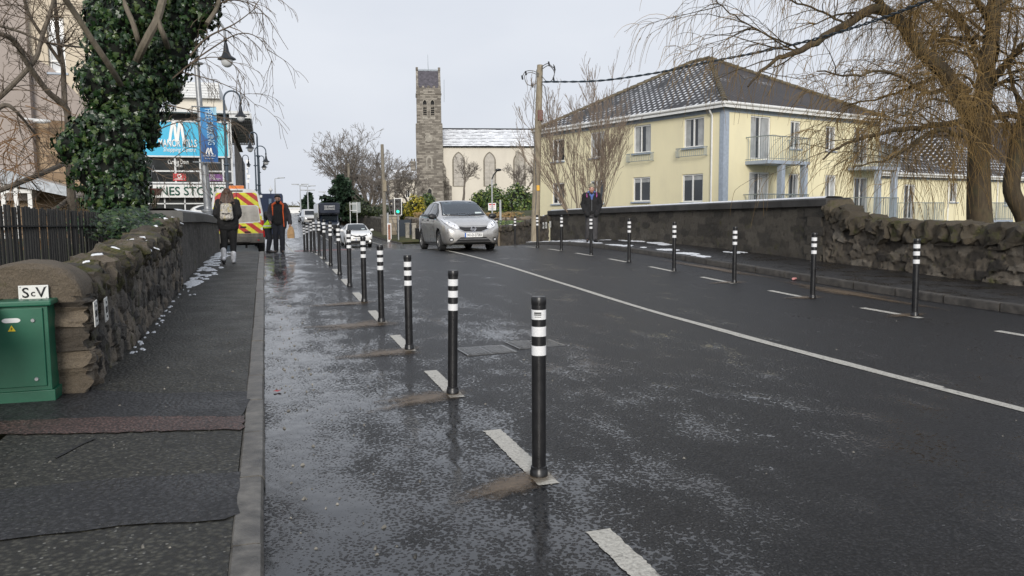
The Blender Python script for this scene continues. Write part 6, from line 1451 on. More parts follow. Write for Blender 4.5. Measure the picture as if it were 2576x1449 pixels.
traffic_light('distant traffic light showing red above the dark furniture lorry', 838.5, 555, 501, 108, 'red', False, side=True)
traffic_light('traffic light showing red beside the navy lorry behind the walking man', 685, 560, 501, 70, 'red', False, side=False)
q = atD(856, 508, 104); T = thing('pedestrian_sign', 'round blue sign with a white figure beside the conifer', 'sign', (q.x, q.y, q.z-2), R_(-17)); mb = MB(); mb.tube([(0, .05, -1.6), (0, .05, 2)], .06, 6); mb.build('post', M['galv'], T); mb = MB(); mb.lathe([(0, 0), (.42, 0), (.42, .03), (0, .03)], (0, -.04, 2), 20, axis='y'); d_ = mb.build('disc', plain('sign blue', (.02, .2, .6), .4), T)
mb = MB(); mb.prism([(-.12, 1.75), (.12, 1.75), (.1, 2.05), (.03, 2.2), (-.03, 2.2), (-.1, 2.05)], -.05, -.042); mb.lathe([(0, -.05), (.06, -.05), (.06, -.042)], (0, 0, 2.26), 10, axis='y'); mb.build('figure', M['white'], d_)
q = atD(896, 530, 80); T = thing('direction_sign', 'grey back of a large road direction sign on white posts', 'sign', (q.x, q.y, q.z-1.7), R_(-20)); mb = MB(); mb.box((-.4, 0, 1.5), (.45, .05, 2.55)); bd = mb.build('panel', plain('grey sign back', (.3, .33, .33), .5), T, bevel=.01); mb = MB(); [mb.box((-.6, -.05, z), (.1, -.005, z+.06)) for z in (1.7, 2.35)]; mb.build('rails', M['white'], bd)
for x in (-.6, .1): mb = MB(); mb.tube([(x, -.08, -.6), (x, -.08, 2.58)], .032, 8); mb.build('post', M['white'], T)
q = atD(991, 600, 62); T = thing('marker_panel', 'narrow white framed panel with red marking beside the green traffic light', 'sign', (q.x-.35, q.y, q.z-.3), R_(-17)); mb = MB(); mb.box((-.16, 0, 0), (.16, .05, 1.5)); fr = mb.build('frame', M['white'], T, bevel=.01); mb = MB(); mb.box((-.1, -.012, .2), (.1, -.002, 1.4)); p_ = mb.build('panel', plain('brown red panel', (.3, .12, .07), .5, var=.5, scale=6), fr)
q = atD(672, 514, 66); T = thing('yellow_sign', 'small yellow sign beside the navy lorry', 'sign', (q.x, q.y, q.z-1.9), R_(-10)); mb = MB(); mb.box((-.28, 0, 1.6), (.28, .03, 2.4)); b_ = mb.build('board', plain('sign yellow', (.75, .5, .02), .5), T); mb = MB(); mb.prism([(-.15, 1.9), (.05, 1.9), (.05, 1.8), (.2, 2.0), (.05, 2.2), (.05, 2.1), (-.15, 2.1)], -.012, -.003); mb.build('arrow', M['black'], b_); mb = MB(); mb.tube([(0, .06, -.5), (0, .06, 2.4)], .04, 6); mb.build('post', M['steel'], T)
q = atD(684, 560, 150); T = thing('globe_lamp', 'far white globe lamp above the navy lorry', 'street lamp', (q.x, q.y, q.z)); mb = MB(); mb.tube([(0, 0, -1), (0, 0, 5.9)], .09, 6); mb.build('pole', M['lampdark'], T); mb = MB(); mb.sphere((0, 0, 6.2), .35, 6); mb.lathe([(.1, 6.5), (.02, 7.0)], n=6); mb.build('globe', M['globe'], T)
q = atD(628, 545, 120); T = thing('flag_mast', 'slim mast with a strip of white letter shapes left of the far street lamps', 'mast', tuple(q)); h = atD(628, 406, 120).z-q.z; mb = MB(); mb.tube([(0, 0, -1), (0, 0, h)], .07, 6); mb.build('mast', M['galv'], T); mb = MB(); [mb.box((-.25+.1*(k % 2), -.1, h-.3-.75*k), (.3-.15*(k % 3), .1, h-.3-.75*k+.5)) for k in range(5)]; mb.build('letters', M['white'], T)
# ------------------------------------------------------------------ vehicles (local: front at y=0 facing -y, x to the right seen from the front)
def pchip(xs, ys, x):
    if x <= xs[0]: return ys[0]
    for i in range(len(xs)-1):
        if x <= xs[i+1]:
            h = xs[i+1]-xs[i]; t = (x-xs[i])/h
            def sl(k):
                if k <= 0 or k >= len(xs)-1: return 0
                a = (ys[k]-ys[k-1])/(xs[k]-xs[k-1]); b = (ys[k+1]-ys[k])/(xs[k+1]-xs[k]); return 0 if a*b <= 0 else 2*a*b/(a+b)
            if i == 0: m0 = (ys[1]-ys[0])/h
            else: m0 = sl(i)
            m1 = sl(i+1) if i+1 < len(xs)-1 else (ys[-1]-ys[-2])/h
            return (2*t**3-3*t*t+1)*ys[i]+(t**3-2*t*t+t)*h*m0+(-2*t**3+3*t*t)*ys[i+1]+(t**3-t*t)*h*m1
    return ys[-1]
def car_section(q, n=5):
    zb, zs, zt, wb, ws, wt = q; zm = zb+(zs-zb)*.5
    pts = [(0, zb), (wb*.8, zb), (wb*.98, zb+.05), (max(wb, ws)*1.005, zm), (ws, zs), (ws+(wt-ws)*.5, zs+(zt-.05-zs)*.55), (wt, zt-.045), (wt*.62, zt-.008), (0, zt)]
    return cr([(x, 0, z) for x, z in pts], n)
def car_shell(st, axles, arch, step=.06, NS=5):
    """closed loft through the stations (y, zb, zs, zt, wb, ws, wt) with wheel arches cut out"""
    ys = [s[0] for s in st]; cols = list(zip(*st))[1:]
    yy = []; y = ys[0]
    while y < ys[-1]: yy.append(y); y += .018 if (y-ys[0] < .25 or ys[-1]-y < .25) else step
    yy.append(ys[-1]); mb = MB(); rows = []
    for y in yy:
        q = [pchip(ys, c, y) for c in cols]; sec = car_section(q, NS); half = [(p.x, p.z) for p in sec]
        full = half + [(-x, z) for x, z in half[-2:0:-1]]; row = []
        for x, z in full:
            Y = y
            for a in axles:
                d = math.hypot(y-a, z-arch[1])
                if abs(x) > .5 and abs(d-arch[0]) < step*.55 and z > arch[1]-.2:
                    k = arch[0]/max(d, 1e-6); Y = a+(y-a)*k; z = arch[1]+(z-arch[1])*k
            row.append(mb.vert((x, Y, z)))
        rows.append(row)
    n = len(rows[0])
    for a, b in zip(rows, rows[1:]):
        for j in range(n):
            ids = (a[j], a[(j+1) % n], b[(j+1) % n], b[j]); c = sum((mb.v[i] for i in ids), Vector())/4
            if abs(c.x) > .45 and any(math.hypot(c.y-ax, c.z-arch[1]) < arch[0] for ax in axles): continue
            mb.face(ids)
    mb.face(rows[0]); mb.face(rows[-1][::-1])
    return mb
def bvh_of(mb): return BVHTree.FromPolygons([tuple(v) for v in mb.v], mb.f)
def decal(mb, bv, poly, axis, side=-1, off=.006, res=.04, mi=None, holes=()):
    """panel cut to an outline and laid on the body: axis 'y' outline in x,z seen from the front (side -1) or rear (1); axis 'x' outline in y,z; axis 'z' in x,y"""
    P = [Vector(p) for p in poly]; pts = []; edges = []
    def loop(L):
        b = len(pts); dn = []
        for a, c in zip(L, L[1:]+L[:1]):
            a, c = Vector(a), Vector(c); k = max(1, int((c-a).length/res)); dn += [a.lerp(c, i/k) for i in range(k)]
        pts.extend(dn); edges.extend([(b+i, b+(i+1) % len(dn)) for i in range(len(dn))])
    loop(P)
    def ins(q, L):
        c = False
        for a, b in zip(L, L[1:]+L[:1]):
            if (a[1] > q[1]) != (b[1] > q[1]) and q[0] < (b[0]-a[0])*(q[1]-a[1])/(b[1]-a[1])+a[0]: c = not c
        return c
    for h in holes: loop([Vector(q) for q in h])
    x0, x1 = min(p[0] for p in P), max(p[0] for p in P); z0, z1 = min(p[1] for p in P), max(p[1] for p in P)
    x = x0+res*.5
    while x < x1:
        z = z0+res*.5
        while z < z1:
            if ins((x, z), P): pts.append(Vector((x, z)))
            z += res
        x += res
    vs, es, fs, *_ = delaunay_2d_cdt([Vector(p) for p in pts], edges, [], 0, 1e-5)
    idx = []
    for p in vs:
        if axis == 'y': o, d = Vector((p[0], 20*side, p[1])), Vector((0, -side, 0))
        elif axis == 'x': o, d = Vector((20*side, p[0], p[1])), Vector((-side, 0, 0))
        else: o, d = Vector((p[0], p[1], 20)), Vector((0, 0, -1))
        h = bv.ray_cast(o, d)
        if h[0] is None: idx.append(None); continue
        n = h[1] if h[1].dot(d) < 0 else -h[1]; idx.append(mb.vert(h[0]+n*off-d*off*.5))
    for f in fs:
        c = sum((vs[i] for i in f), Vector((0, 0)))/len(f)
        if not ins(c, P) or any(ins(c, [Vector(q) for q in h]) for h in holes): continue
        if any(idx[i] is None for i in f): continue
        mb.face([idx[i] for i in f], mi)
def mirror(poly): return [(-x, z) for x, z in poly]
def wheel(par, x, y, R, w, side, rimm, spokes=5, name='wheel'):
    W = bpy.data.objects.new(name, None); COL.objects.link(W); W.parent = par; W.location = (x, y, R)
    mb = MB(); s = side; mb.lathe([(R*.62, -w/2*s), (R*.9, -w/2*s), (R, -w*.38*s), (R, w*.38*s), (R*.93, w/2*s), (R*.66, w*.5*s), (R*.64, w*.42*s)], n=28, axis='x'); mb.build('tyre', M['rubber'], W, smooth=True, fix=True)
    mb = MB(); f = w*.44*s; mb.lathe([(R*.66, f), (R*.6, f+.01*s), (R*.58, f-.05*s)], n=28, axis='x'); mb.lathe([(R*.6, f-.06*s), (0, f-.06*s)], n=20, axis='x', mi=1); mb.lathe([(R*.15, f-.06*s), (R*.14, f), (0, f+.005*s)], n=12, axis='x')
    for k in range(spokes):
        a = 2*math.pi*k/spokes; c, t = Vector((0, math.cos(a), math.sin(a))), Vector((0, -math.sin(a), math.cos(a)))
        for u in ((-.11, -.05), (.05, .11)) if spokes < 8 else ((-.05, .05),):
            i = [mb.vert(Vector((f+dx, 0, 0))+c*R*r+t*R*q*(1.2 if r > .3 else .8)) for dx in (0, -.03*s) for r, q in ((.1, u[0]), (.61, u[0]), (.61, u[1]), (.1, u[1]))]
            for q in ((0, 1, 2, 3), (4, 5, 1, 0), (2, 6, 7, 3)): mb.face([i[m] for m in q], 0)
    mb.build('rim', [rimm, M['dark']], W, smooth=True, fix=False, sharp=30); return W
def number_plate(par, s, Mx, w=.52, h=.115, yellowish=False):
    mb = MB(); mb.M = Mx; mb.box((-w/2, -.008, -h/2), (w/2, .008, h/2)); p = mb.build('number_plate', M['enamelw'], par, bevel=.004)
    mb = MB(); mb.M = Mx; mb.box((-w/2+.004, -.0105, -h/2+.004), (-w/2+.045, -.0085, h/2-.004)); mb.build('blue_band', plain('plate blue', (.01, .1, .4), .4), p)
    if s: text('lettering', s, M['black'], p, Mx @ TR((.022, -.0085, 0)), height=h*.62, width=w*.8, depth=.002, bold=.01)
    return p
M['enamelw'] = plain('white number plate', (.8, .8, .78), .35, var=.03)
def paint(name, c, metal=.5, rough=.3, dirt=None):
    t = NT(name); n = t.noise(3, 4); fl = t.noise(900, 1); z = t.sep()[2]
    colr = t.ramp(n, [(.3, tuple(v*.94 for v in c)), (.7, tuple(min(1, v*1.05) for v in c))])
    if dirt: colr = t.mix(t.math('MULTIPLY', t.mr(z, .2, .75, 1, 0), t.mr(t.noise(5, 5, .7), .35, .7, .2, .8)), colr, dirt)
    return t.done(colr, t.mr(n, .3, .7, rough*.85, rough*1.15), None, Metallic=metal, Coat_Weight=.8, Coat_Roughness=.06)
M['silver'] = paint('silver grey car paint', (.6, .59, .575), .65, .3, (.16, .14, .11))
M['wcar'] = paint('white car paint', (.78, .78, .77), 0, .35, (.4, .37, .32)); M['bcar'] = paint('blue car paint', (.03, .1, .42), .3, .3)
M['navy'] = paint('navy lorry paint', (.012, .018, .035), .1, .3, (.09, .08, .07)); M['wvan'] = paint('white van paint', (.7, .7, .69), 0, .4, (.34, .3, .24))
M['alloy'] = plain('wheel alloy', (.3, .3, .3), .35, .8, .1); M['autoglass'] = m_glass('tinted car glass', (.02, .025, .03), .04)
M['lampclear'] = plain('clear headlamp', (.8, .81, .83), .12, .15, .2, 40, coat=1); M['tail'] = plain('red tail lamp', (.35, .012, .015), .15, coat=1); M['orange'] = plain('amber lens', (.7, .2, .03), .2, coat=1)
M['drl'] = plain('lit headlamp', (.9, .9, .9), .2, emit=((1, 1, .97), 1.6))
def m_screen():
    t = NT('windscreen glass'); g = t.n('ShaderNodeBsdfGlossy', {'Color': (.8, .86, .92), 'Roughness': .03}); tr = t.n('ShaderNodeBsdfTransparent', {'Color': (.55, .62, .64)}); f = t.n('ShaderNodeFresnel', {'IOR': 1.55})
    k = t.n('ShaderNodeMixShader', {0: t.mr(f.outputs[0], 0, 1, .15, 1), 1: tr.outputs[0], 2: g.outputs[0]}); t.t.links.new(k.outputs[0], t.t.nodes['Material Output'].inputs['Surface']); return t.mat
M['screen'] = m_screen()
def liners(par, axles, arch, halfw):
    for a in axles:
        for s in (-1, 1):
            mb = MB(); n = 16; r = arch[0]+.005; P = [(a+r*math.cos(math.pi*(1.12-1.24*k/n)), arch[1]+r*math.sin(math.pi*(1.12-1.24*k/n))) for k in range(n+1)]
            for p, q in zip(P, P[1:]): mb.poly([(s*halfw, p[0], p[1]), (s*halfw, q[0], q[1]), (s*(halfw-.32), q[0], q[1]), (s*(halfw-.32), p[0], p[1])])
            mb.poly([(s*(halfw-.32), y, z) for y, z in P]); mb.build('arch_liner', M['dark'], par)
def make_car(label, kind, loc, rot, st, axles, R, arch, bodym, front, side_glass, screen, mirrors, group=None, rear=None, rim=None, roofglass=None, spokes=5, tw=.2, cat='car', transparent=False, side_frame=None, seams=(), handles=()):
    T = thing(kind, label, cat, loc, rot, group); sh = car_shell(st, axles, arch); bv = bvh_of(sh)
    full = MB(); full.v = list(sh.v); full.f = list(sh.f); full.m = list(sh.m)
    if transparent:
        sx0 = min(p[0] for p in screen)+.06; sx1 = -sx0; z0, z1 = min(p[1] for p in screen)+.05, max(p[1] for p in screen)-.05; yl = transparent; keep = []
        def insd(c):
            zt = (c.z-z0)/(z1-z0); wdt = abs(screen[0][0])+(abs(screen[len(screen)//2][0])-abs(screen[0][0]))*zt-.05
            return 0 < zt < 1 and abs(c.x) < wdt and yl[0] < c.y < yl[1]
        fs = [(f, m) for f, m in zip(sh.f, sh.m) if not insd(sum((sh.v[i] for i in f), Vector())/len(f))]
        sh.f = [f for f, m in fs]; sh.m = [m for f, m in fs]
    body = sh.build('body', bodym, T, smooth=True, fix=True, sharp=38)
    hw = max(s[5] for s in st); liners(T, axles, arch, hw-.015)
    mb = MB(); decal(mb, bv, screen, 'y', -1, .008, .05); mb.build('windscreen', M['screen'] if transparent else M['autoglass'], T, smooth=True, sharp=180)
    mb = MB(); out = [(x*1.035, z+(.018 if z > 1.2 else -.018)) for x, z in screen]; decal(mb, bv, out, 'y', -1, .005, .05, holes=[[(x*.955, z+(-.02 if z > 1.25 else .025)) for x, z in screen]]); mb.build('screen_surround', M['blackplastic'], T, smooth=True, sharp=180)
    if side_frame:
        for s in (-1, 1): mb = MB(); decal(mb, bv, side_frame, 'x', s, .003, .06); mb.build('window_surround', M['blackplastic'], T, smooth=True, sharp=180)
    for pl in side_glass:
        for s in (-1, 1): mb = MB(); decal(mb, bv, pl, 'x', s, .005, .06); mb.build('side_window', M['autoglass'], T, smooth=True, sharp=180)
    for nm, pl, m, off, res, mir in front:
        for q in ((pl, mirror(pl)) if mir else (pl,)): mb = MB(); decal(mb, bv, q, 'y', -1, off, res); mb.build(nm, M[m] if isinstance(m, str) else m, T, smooth=True, sharp=180)
    for nm, pl, m, off in seams:
        for s in (-1, 1): mb = MB(); decal(mb, bv, pl, 'x', s, off, .05); mb.build(nm, M[m], T, smooth=True, sharp=180)
    for y, z in handles:
        for s in (-1, 1):
            h = bv.ray_cast(Vector((s*20, y, z)), Vector((-s, 0, 0)))
            if h[0]: mb = MB(); mb.box((h[0].x-.02, y-.09, z-.018), (h[0].x+.02, y+.09, z+.018)); mb.build('door_handle', M['blackplastic'], T, bevel=.012)
    for s in (-1, 1):
        x, y, z = mirrors; mb = MB(); mb.sphere((s*(x+.13), y, z), (.13, .075, .085), 8); mb.tube([(s*(x-.03), y+.02, z-.08), (s*(x+.08), y, z-.03)], .025, 6); mb.build('wing_mirror', M['blackplastic'] if kind != 'crossover_car' else bodym, T, smooth=True)
    for a in axles:
        for s in (-1, 1): wheel(T, s*(hw-tw/2-.015), a, R, tw, s, rim or M['alloy'], spokes)
    return T, bv
# --- silver car
st = [(0, .30, .56, .62, .50, .58, .46), (.03, .25, .62, .69, .62, .69, .55), (.09, .21, .67, .755, .70, .765, .60), (.2, .19, .73, .83, .765, .81, .64), (.45, .18, .81, .925, .80, .837, .67), (.8, .18, .88, 1.0, .81, .847, .685), (1.02, .18, .91, 1.05, .815, .85, .685),
      (1.35, .18, .935, 1.265, .82, .85, .625), (1.7, .18, .95, 1.45, .82, .85, .585), (2.1, .18, .965, 1.53, .82, .85, .57), (2.8, .18, .99, 1.53, .82, .848, .565), (3.4, .19, 1.02, 1.475, .81, .842, .55), (3.8, .22, 1.04, 1.33, .79, .815, .53), (4.02, .26, 1.0, 1.13, .76, .77, .52), (4.1, .32, .93, 1.0, .66, .66, .46)]
front = [('headlight', [(.40, .655), (.50, .63), (.66, .70), (.785, .82), (.80, .93), (.76, .945), (.62, .865), (.47, .765)], 'lampclear', .012, .03, True),
         ('grille', [(-.45, .70), (-.43, .64), (-.24, .565), (.24, .565), (.43, .64), (.45, .70), (.22, .685), (-.22, .685)], 'black', .008, .03, False),
         ('grille_trim', [(-.45, .645), (-.25, .555), (.25, .555), (.45, .645), (.46, .63), (.26, .538), (-.26, .538), (-.46, .63)], 'mirror', .012, .03, False),
         ('lower_grille', [(-.52, .285), (.52, .285), (.38, .40), (-.38, .40)], 'dark', .008, .03, False), ('lower_grille_bar', [(-.44, .34), (.44, .34), (.42, .356), (-.42, .356)], 'alloy', .016, .03, False), ('lower_grille_bar', [(-.54, .27), (.54, .27), (.52, .292), (-.52, .292)], 'alloy', .014, .03, False),
         ('valance', [(-.62, .215), (.62, .215), (.52, .25), (-.52, .25)], 'blackplastic', .006, .04, False), ('bonnet_edge', [(-.44, .716), (.44, .716), (.43, .722), (-.43, .722)], 'dark', .005, .03, False),
         ('fog_lamp', [(.64+.06*math.cos(a), .34+.05*math.sin(a)) for a in [2*math.pi*k/14 for k in range(14)]], 'blackplastic', .008, .02, True), ('fog_lens', [(.64+.035*math.cos(a), .335+.032*math.sin(a)) for a in [2*math.pi*k/12 for k in range(12)]], 'lampclear', .016, .015, True)]
sg_ = [[(1.2, .975), (1.36, 1.13), (1.4, .99)], [(1.45, .995), (1.5, 1.19), (1.82, 1.395), (2.3, 1.45), (2.36, 1.04)], [(2.43, 1.045), (2.4, 1.45), (2.95, 1.44), (3.25, 1.38), (3.3, 1.11)], [(3.36, 1.12), (3.32, 1.36), (3.62, 1.24), (3.66, 1.16)]]
scr = [(-.645, 1.065), (0, 1.045), (.645, 1.065), (.54, 1.455), (0, 1.478), (-.54, 1.455)]
SF = [(1.16, .955), (1.36, 1.16), (1.8, 1.42), (2.3, 1.472), (2.95, 1.462), (3.3, 1.4), (3.72, 1.2), (3.68, 1.1), (2.4, 1.01)]
seam = [('door_seam', [(2.385, .35), (2.375, 1.04), (2.387, 1.04), (2.397, .35)], 'dark', .003), ('door_seam', [(1.37, .36), (1.36, .94), (1.372, .94), (1.382, .36)], 'dark', .003), ('sill_trim', [(1.2, .225), (3.05, .225), (3.05, .25), (1.2, .25)], 'blackplastic', .004)]
YC = 22.05; XC = 5.72
car, bv = make_car('silver grey hatchback coming towards the camera with its wheels on the white centre line', 'hatchback_car', (XC, YC, zr(XC, YC+.85)+.004), R_(.5), st, (.86, 3.46), .30, (.36, .315), M['silver'], front, sg_, scr, (.81, 1.22, 1.02), transparent=(.92, 1.95), side_frame=SF, seams=seam, handles=((2.2, .93), (3.05, .95)), spokes=7, tw=.19)
car.rotation_euler.x = math.atan2(zr(XC, YC+3.46)-zr(XC, YC+.86), 2.6)
hb_ = bv.ray_cast(Vector((0, -20, .63)), Vector((0, 1, 0)))[0]
mb = MB(); mb.lathe([(.052, -.005), (.066, -.012), (.078, -.005), (.078, .01)], (0, hb_.y-.014, .63), 24, axis='y'); mb.box((-.09, hb_.y-.028, .617), (.09, hb_.y-.016, .643)); mb.build('emblem', M['mirror'], car, smooth=True)
hb_ = bv.ray_cast(Vector((.0, -20, .46)), Vector((0, 1, 0)))[0]; number_plate(car, '141-D-27283', TR((.0, hb_.y-.022, .463)), .54, .13)
for x in (-.62, .62):
    mb = MB(); s = 1 if x > 0 else -1
    for cx_2, cz_2, r_2 in ((.68*s, .80, .06), (.56*s, .72, .05)):
        h = bv.ray_cast(Vector((cx_2, -20, cz_2)), Vector((0, 1, 0)))[0]; mb.sphere((cx_2, h.y-.002, cz_2), (r_2, .022, r_2), 8)
    mb.build('headlamp_bulb', M['mirror'], car, smooth=True)
mb = MB()
for x0, x1, s in ((-.55, .05, 1), (.02, .58, 1)):
    q = []
    for k in range(6):
        x = x0+(x1-x0)*k/5; z = 1.07+.03*k/5; h = bv.ray_cast(Vector((x, -20, z)), Vector((0, 1, 0)))[0]; q.append(h+Vector((0, -.02, .0)))
    mb.tube(q, .009, 5)
mb.build('wiper', M['blackplastic'], car)
mb = MB(); decal(mb, bv, [(.36, 1.09), (.58, 1.09), (.57, 1.14), (.37, 1.14)], 'y', -1, .011, .05); mb.build('tax_disc', plain('pale sticker', (.6, .68, .68), .4), car)
mb = MB(); decal(mb, bv, [(-.50, 1.385), (-.27, 1.385), (-.265, 1.44), (-.48, 1.44)], 'y', -1, .004, .05); mb.build('sun_visor', plain('grey green visor', (.35, .38, .34), .6), car)
M['seat'] = plain('dark seat cloth', (.03, .03, .032), .9)
mb = MB(); mb.box((-.68, 1.25, .8), (.68, 1.5, .95)); mb.box((-.74, 1.3, .3), (.74, 3.6, .4)); mb.build('dashboard', M['seat'], car, bevel=.04)
for x in (-.36, .36): mb = MB(); mb.box((x-.24, 2.35, .5), (x+.24, 2.5, 1.12)); mb.box((x-.24, 1.9, .5), (x+.24, 2.45, .62)); mb.box((x-.12, 2.38, 1.15), (x+.12, 2.46, 1.34)); mb.build('seat', M['seat'], car, bevel=.05)
mb = MB(); mb.sphere((0, 1.62, 1.36), (.11, .03, .035), 6); mb.build('rear_view_mirror', M['black'], car, smooth=True)
mb = MB(); mb.box((-.8, 3.3, .5), (.8, 3.35, 1.2)); mb.build('rear_bench', M['seat'], car, bevel=.03)
# --- white crossover
st2 = [(0, .34, .66, .74, .56, .62, .5), (.04, .28, .70, .80, .68, .74, .58), (.14, .24, .78, .89, .76, .82, .64), (.35, .22, .88, .98, .82, .87, .68), (.75, .21, .95, 1.06, .85, .895, .7), (1.1, .21, 1.0, 1.12, .85, .895, .7), (1.5, .21, 1.03, 1.34, .85, .89, .64), (1.85, .21, 1.05, 1.5, .85, .89, .58), (2.3, .21, 1.07, 1.56, .85, .89, .55), (2.9, .21, 1.1, 1.54, .85, .89, .54), (3.6, .23, 1.14, 1.42, .85, .89, .52), (4.1, .28, 1.12, 1.22, .82, .85, .5), (4.36, .36, .95, 1.02, .7, .7, .42)]
fr2 = [('headlight', [(.42, .80), (.62, .76), (.8, .86), (.84, .98), (.7, .9), (.5, .86)], 'blackplastic', .01, .03, True), ('headlamp', [(.62+.085*math.cos(a), .82+.08*math.sin(a)) for a in [2*math.pi*k/14 for k in range(14)]], 'drl', .02, .02, True),
       ('grille', [(-.5, .835), (-.2, .775), (.2, .775), (.5, .835), (.5, .805), (.25, .70), (-.25, .70), (-.5, .805)], 'blackplastic', .008, .03, False), ('lower_grille', [(-.66, .44), (-.5, .32), (.5, .32), (.66, .44), (.5, .47), (-.5, .47)], 'black', .008, .03, False),
       ('side_intake', [(.62, .6), (.84, .52), (.8, .42), (.74, .5)], 'blackplastic', .01, .03, True), ('fog_lens', [(.68+.045*math.cos(a), .43+.045*math.sin(a)) for a in [2*math.pi*k/10 for k in range(10)]], 'drl', .014, .02, True), ('lower_lip', [(-.7, .29), (.7, .29), (.6, .35), (-.6, .35)], 'blackplastic', .007, .04, False), ('grille_slot', [(-.42, .6), (.42, .6), (.4, .625), (-.4, .625)], 'blackplastic', .008, .03, False)]
sg2 = [[(1.62, 1.09), (1.7, 1.28), (2.0, 1.45), (2.55, 1.47), (2.6, 1.14)], [(2.66, 1.145), (2.62, 1.47), (3.1, 1.44), (3.5, 1.3), (3.5, 1.2)]]
sc2 = [(-.66, 1.14), (0, 1.12), (.66, 1.14), (.53, 1.475), (0, 1.5), (-.53, 1.475)]
Y2 = 52.2; X2 = 5.85
wc, bv2 = make_car('white crossover car with lit headlamps behind the bollards beyond the bridge', 'crossover_car', (X2, Y2, zr(X2, Y2+.9)), 0, st2, (.92, 3.52), .34, (.42, .36), M['wcar'], fr2, sg2, sc2, (.86, 1.35, 1.12), tw=.22)
h = bv2.ray_cast(Vector((0, -20, .53)), Vector((0, 1, 0)))[0]; number_plate(wc, '171-D', TR((0, h.y-.02, .54)), .5, .12)
mb = MB(); h = bv2.ray_cast(Vector((0, -20, .76)), Vector((0, 1, 0)))[0]; mb.lathe([(.03, 0), (.06, -.01), (.06, .01)], (0, h.y-.012, .77), 14, axis='y'); mb.build('emblem', M['mirror'], wc)
for v in mb.v: pass
mb = MB(); decal(mb, bv2, [(.28, 1.17), (.5, 1.17), (.5, 1.22), (.28, 1.22)], 'y', -1, .014, .05); mb.build('tax_disc', plain('pale sticker', (.6, .68, .68), .4), wc)
# --- blue hatchback behind the far right wall (side on)
st3 = [(s[0],)+tuple(s[1:]) for s in st]
q = atD(930, 548, 120); q.z = .38
bc, bv3 = make_car('bright blue hatchback parked side on behind the dark rubble wall', 'hatchback_car', (q.x+1.5, q.y-.3, q.z), R_(57), st3, (.86, 3.46), .30, (.36, .315), M['bcar'], [f for f in front if f[0] in ('headlight', 'grille')], sg_, scr, (.81, 1.22, 1.02), side_frame=SF, spokes=7, tw=.19)
for s in (-1, 1): mb = MB(); decal(mb, bv3, [(s*.55, .9), (s*.75, .9), (s*.7, 1.25), (s*.5, 1.28)], 'y', 1, .01, .05); mb.build('tail_lamp', M['tail'], bc)
for s in (-1, 1): mb = MB(); decal(mb, bv3, [(3.72, .95), (4.0, .92), (3.95, 1.1), (3.7, 1.25)], 'x', s, .01, .05); mb.build('tail_lamp', M['tail'], bc)
bc.scale = (1, 1, 1)
# --- the van with chevrons (rear towards the camera; local rear at y=0)
YV = 32.2; XV = -1.02; zv = zl(-1, YV+1)
van = thing('van', 'white van with red and yellow rear chevrons parked on the left footpath', 'van', (XV, YV, zv), R_(1.2))
prof = [(-.93, .42), (-.96, .7), (-.98, 1.15), (-.955, 1.6), (-.87, 2.1), (-.8, 2.34), (-.7, 2.44), (-.4, 2.49), (.4, 2.49), (.7, 2.44), (.8, 2.34), (.87, 2.1), (.955, 1.6), (.98, 1.15), (.96, .7), (.93, .42)]
mb = MB(); rows = []
for y, s, zt in ((0, .97, 1), (.05, 1, 1), (2, 1, 1), (4.2, 1, 1), (4.7, .97, .98), (5.3, .93, .72), (5.9, .85, .5)):
    rows.append([mb.vert((x*s, y, .42+(z-.42)*zt)) for x, z in prof])
for a, b in zip(rows, rows[1:]):
    for j in range(len(prof)): mb.face((a[j], a[(j+1) % len(prof)], b[(j+1) % len(prof)], b[j]))
mb.face(rows[0]); mb.face(rows[-1][::-1]); bvv = bvh_of(mb); mb.build('body', M['wvan'], van, smooth=True, fix=True, sharp=30)
M['chev_r'] = plain('chevron red', (.5, .03, .03), .4, var=.15, dirt=(.36, .1, .07)); M['chev_y'] = plain('chevron yellow', (.72, .68, .03), .4, var=.15, dirt=(.5, .45, .12)); M['dusty'] = plain('dusty white door panel', (.4, .375, .335), .55, var=.25, scale=3, dirt=(.52, .5, .46))
def clip(poly, a, b, c):                              # keep a*x+b*z <= c
    out = []
    for p, q in zip(poly, poly[1:]+poly[:1]):
        fp, fq = a*p[0]+b*p[1]-c, a*q[0]+b*q[1]-c
        if fp <= 0: out.append(p)
        if fp*fq < 0: t = fp/(fp-fq); out.append((p[0]+(q[0]-p[0])*t, p[1]+(q[1]-p[1])*t))
    return out
for (poly) in ([(.01, 1.86), (.72, 1.86), (.83, 1.78), (.745, 2.3), (.66, 2.34), (.01, 2.34)], [(.01, .78), (.93, .78), (.93, 1.2), (.62, 1.2), (.55, 1.17), (.01, 1.17)], [(.85, 1.2), (.93, 1.2), (.86, 1.78), (.79, 1.8)]):
    for s in (1, -1):
        mb = MB()
        for k in range(-4, 16):
            w = .2; c0_ = k*w; P = [(x, z) for x, z in poly]; P = clip(P, -.72, -1 if True else 1, -(c0_*1.0+1.0)+.0) if False else P
            P = clip(P, .8, 1, 1.0+(k+1)*w*1.0); P = clip(P, -.8, -1, -(1.0+k*w)) if P else P
            if len(P) > 2: mb.poly([(s*x, -.006, z) for x, z in (P if s > 0 else P)], k % 2)
        mb.build('chevron_panel', [M['chev_r'], M['chev_y']], van)
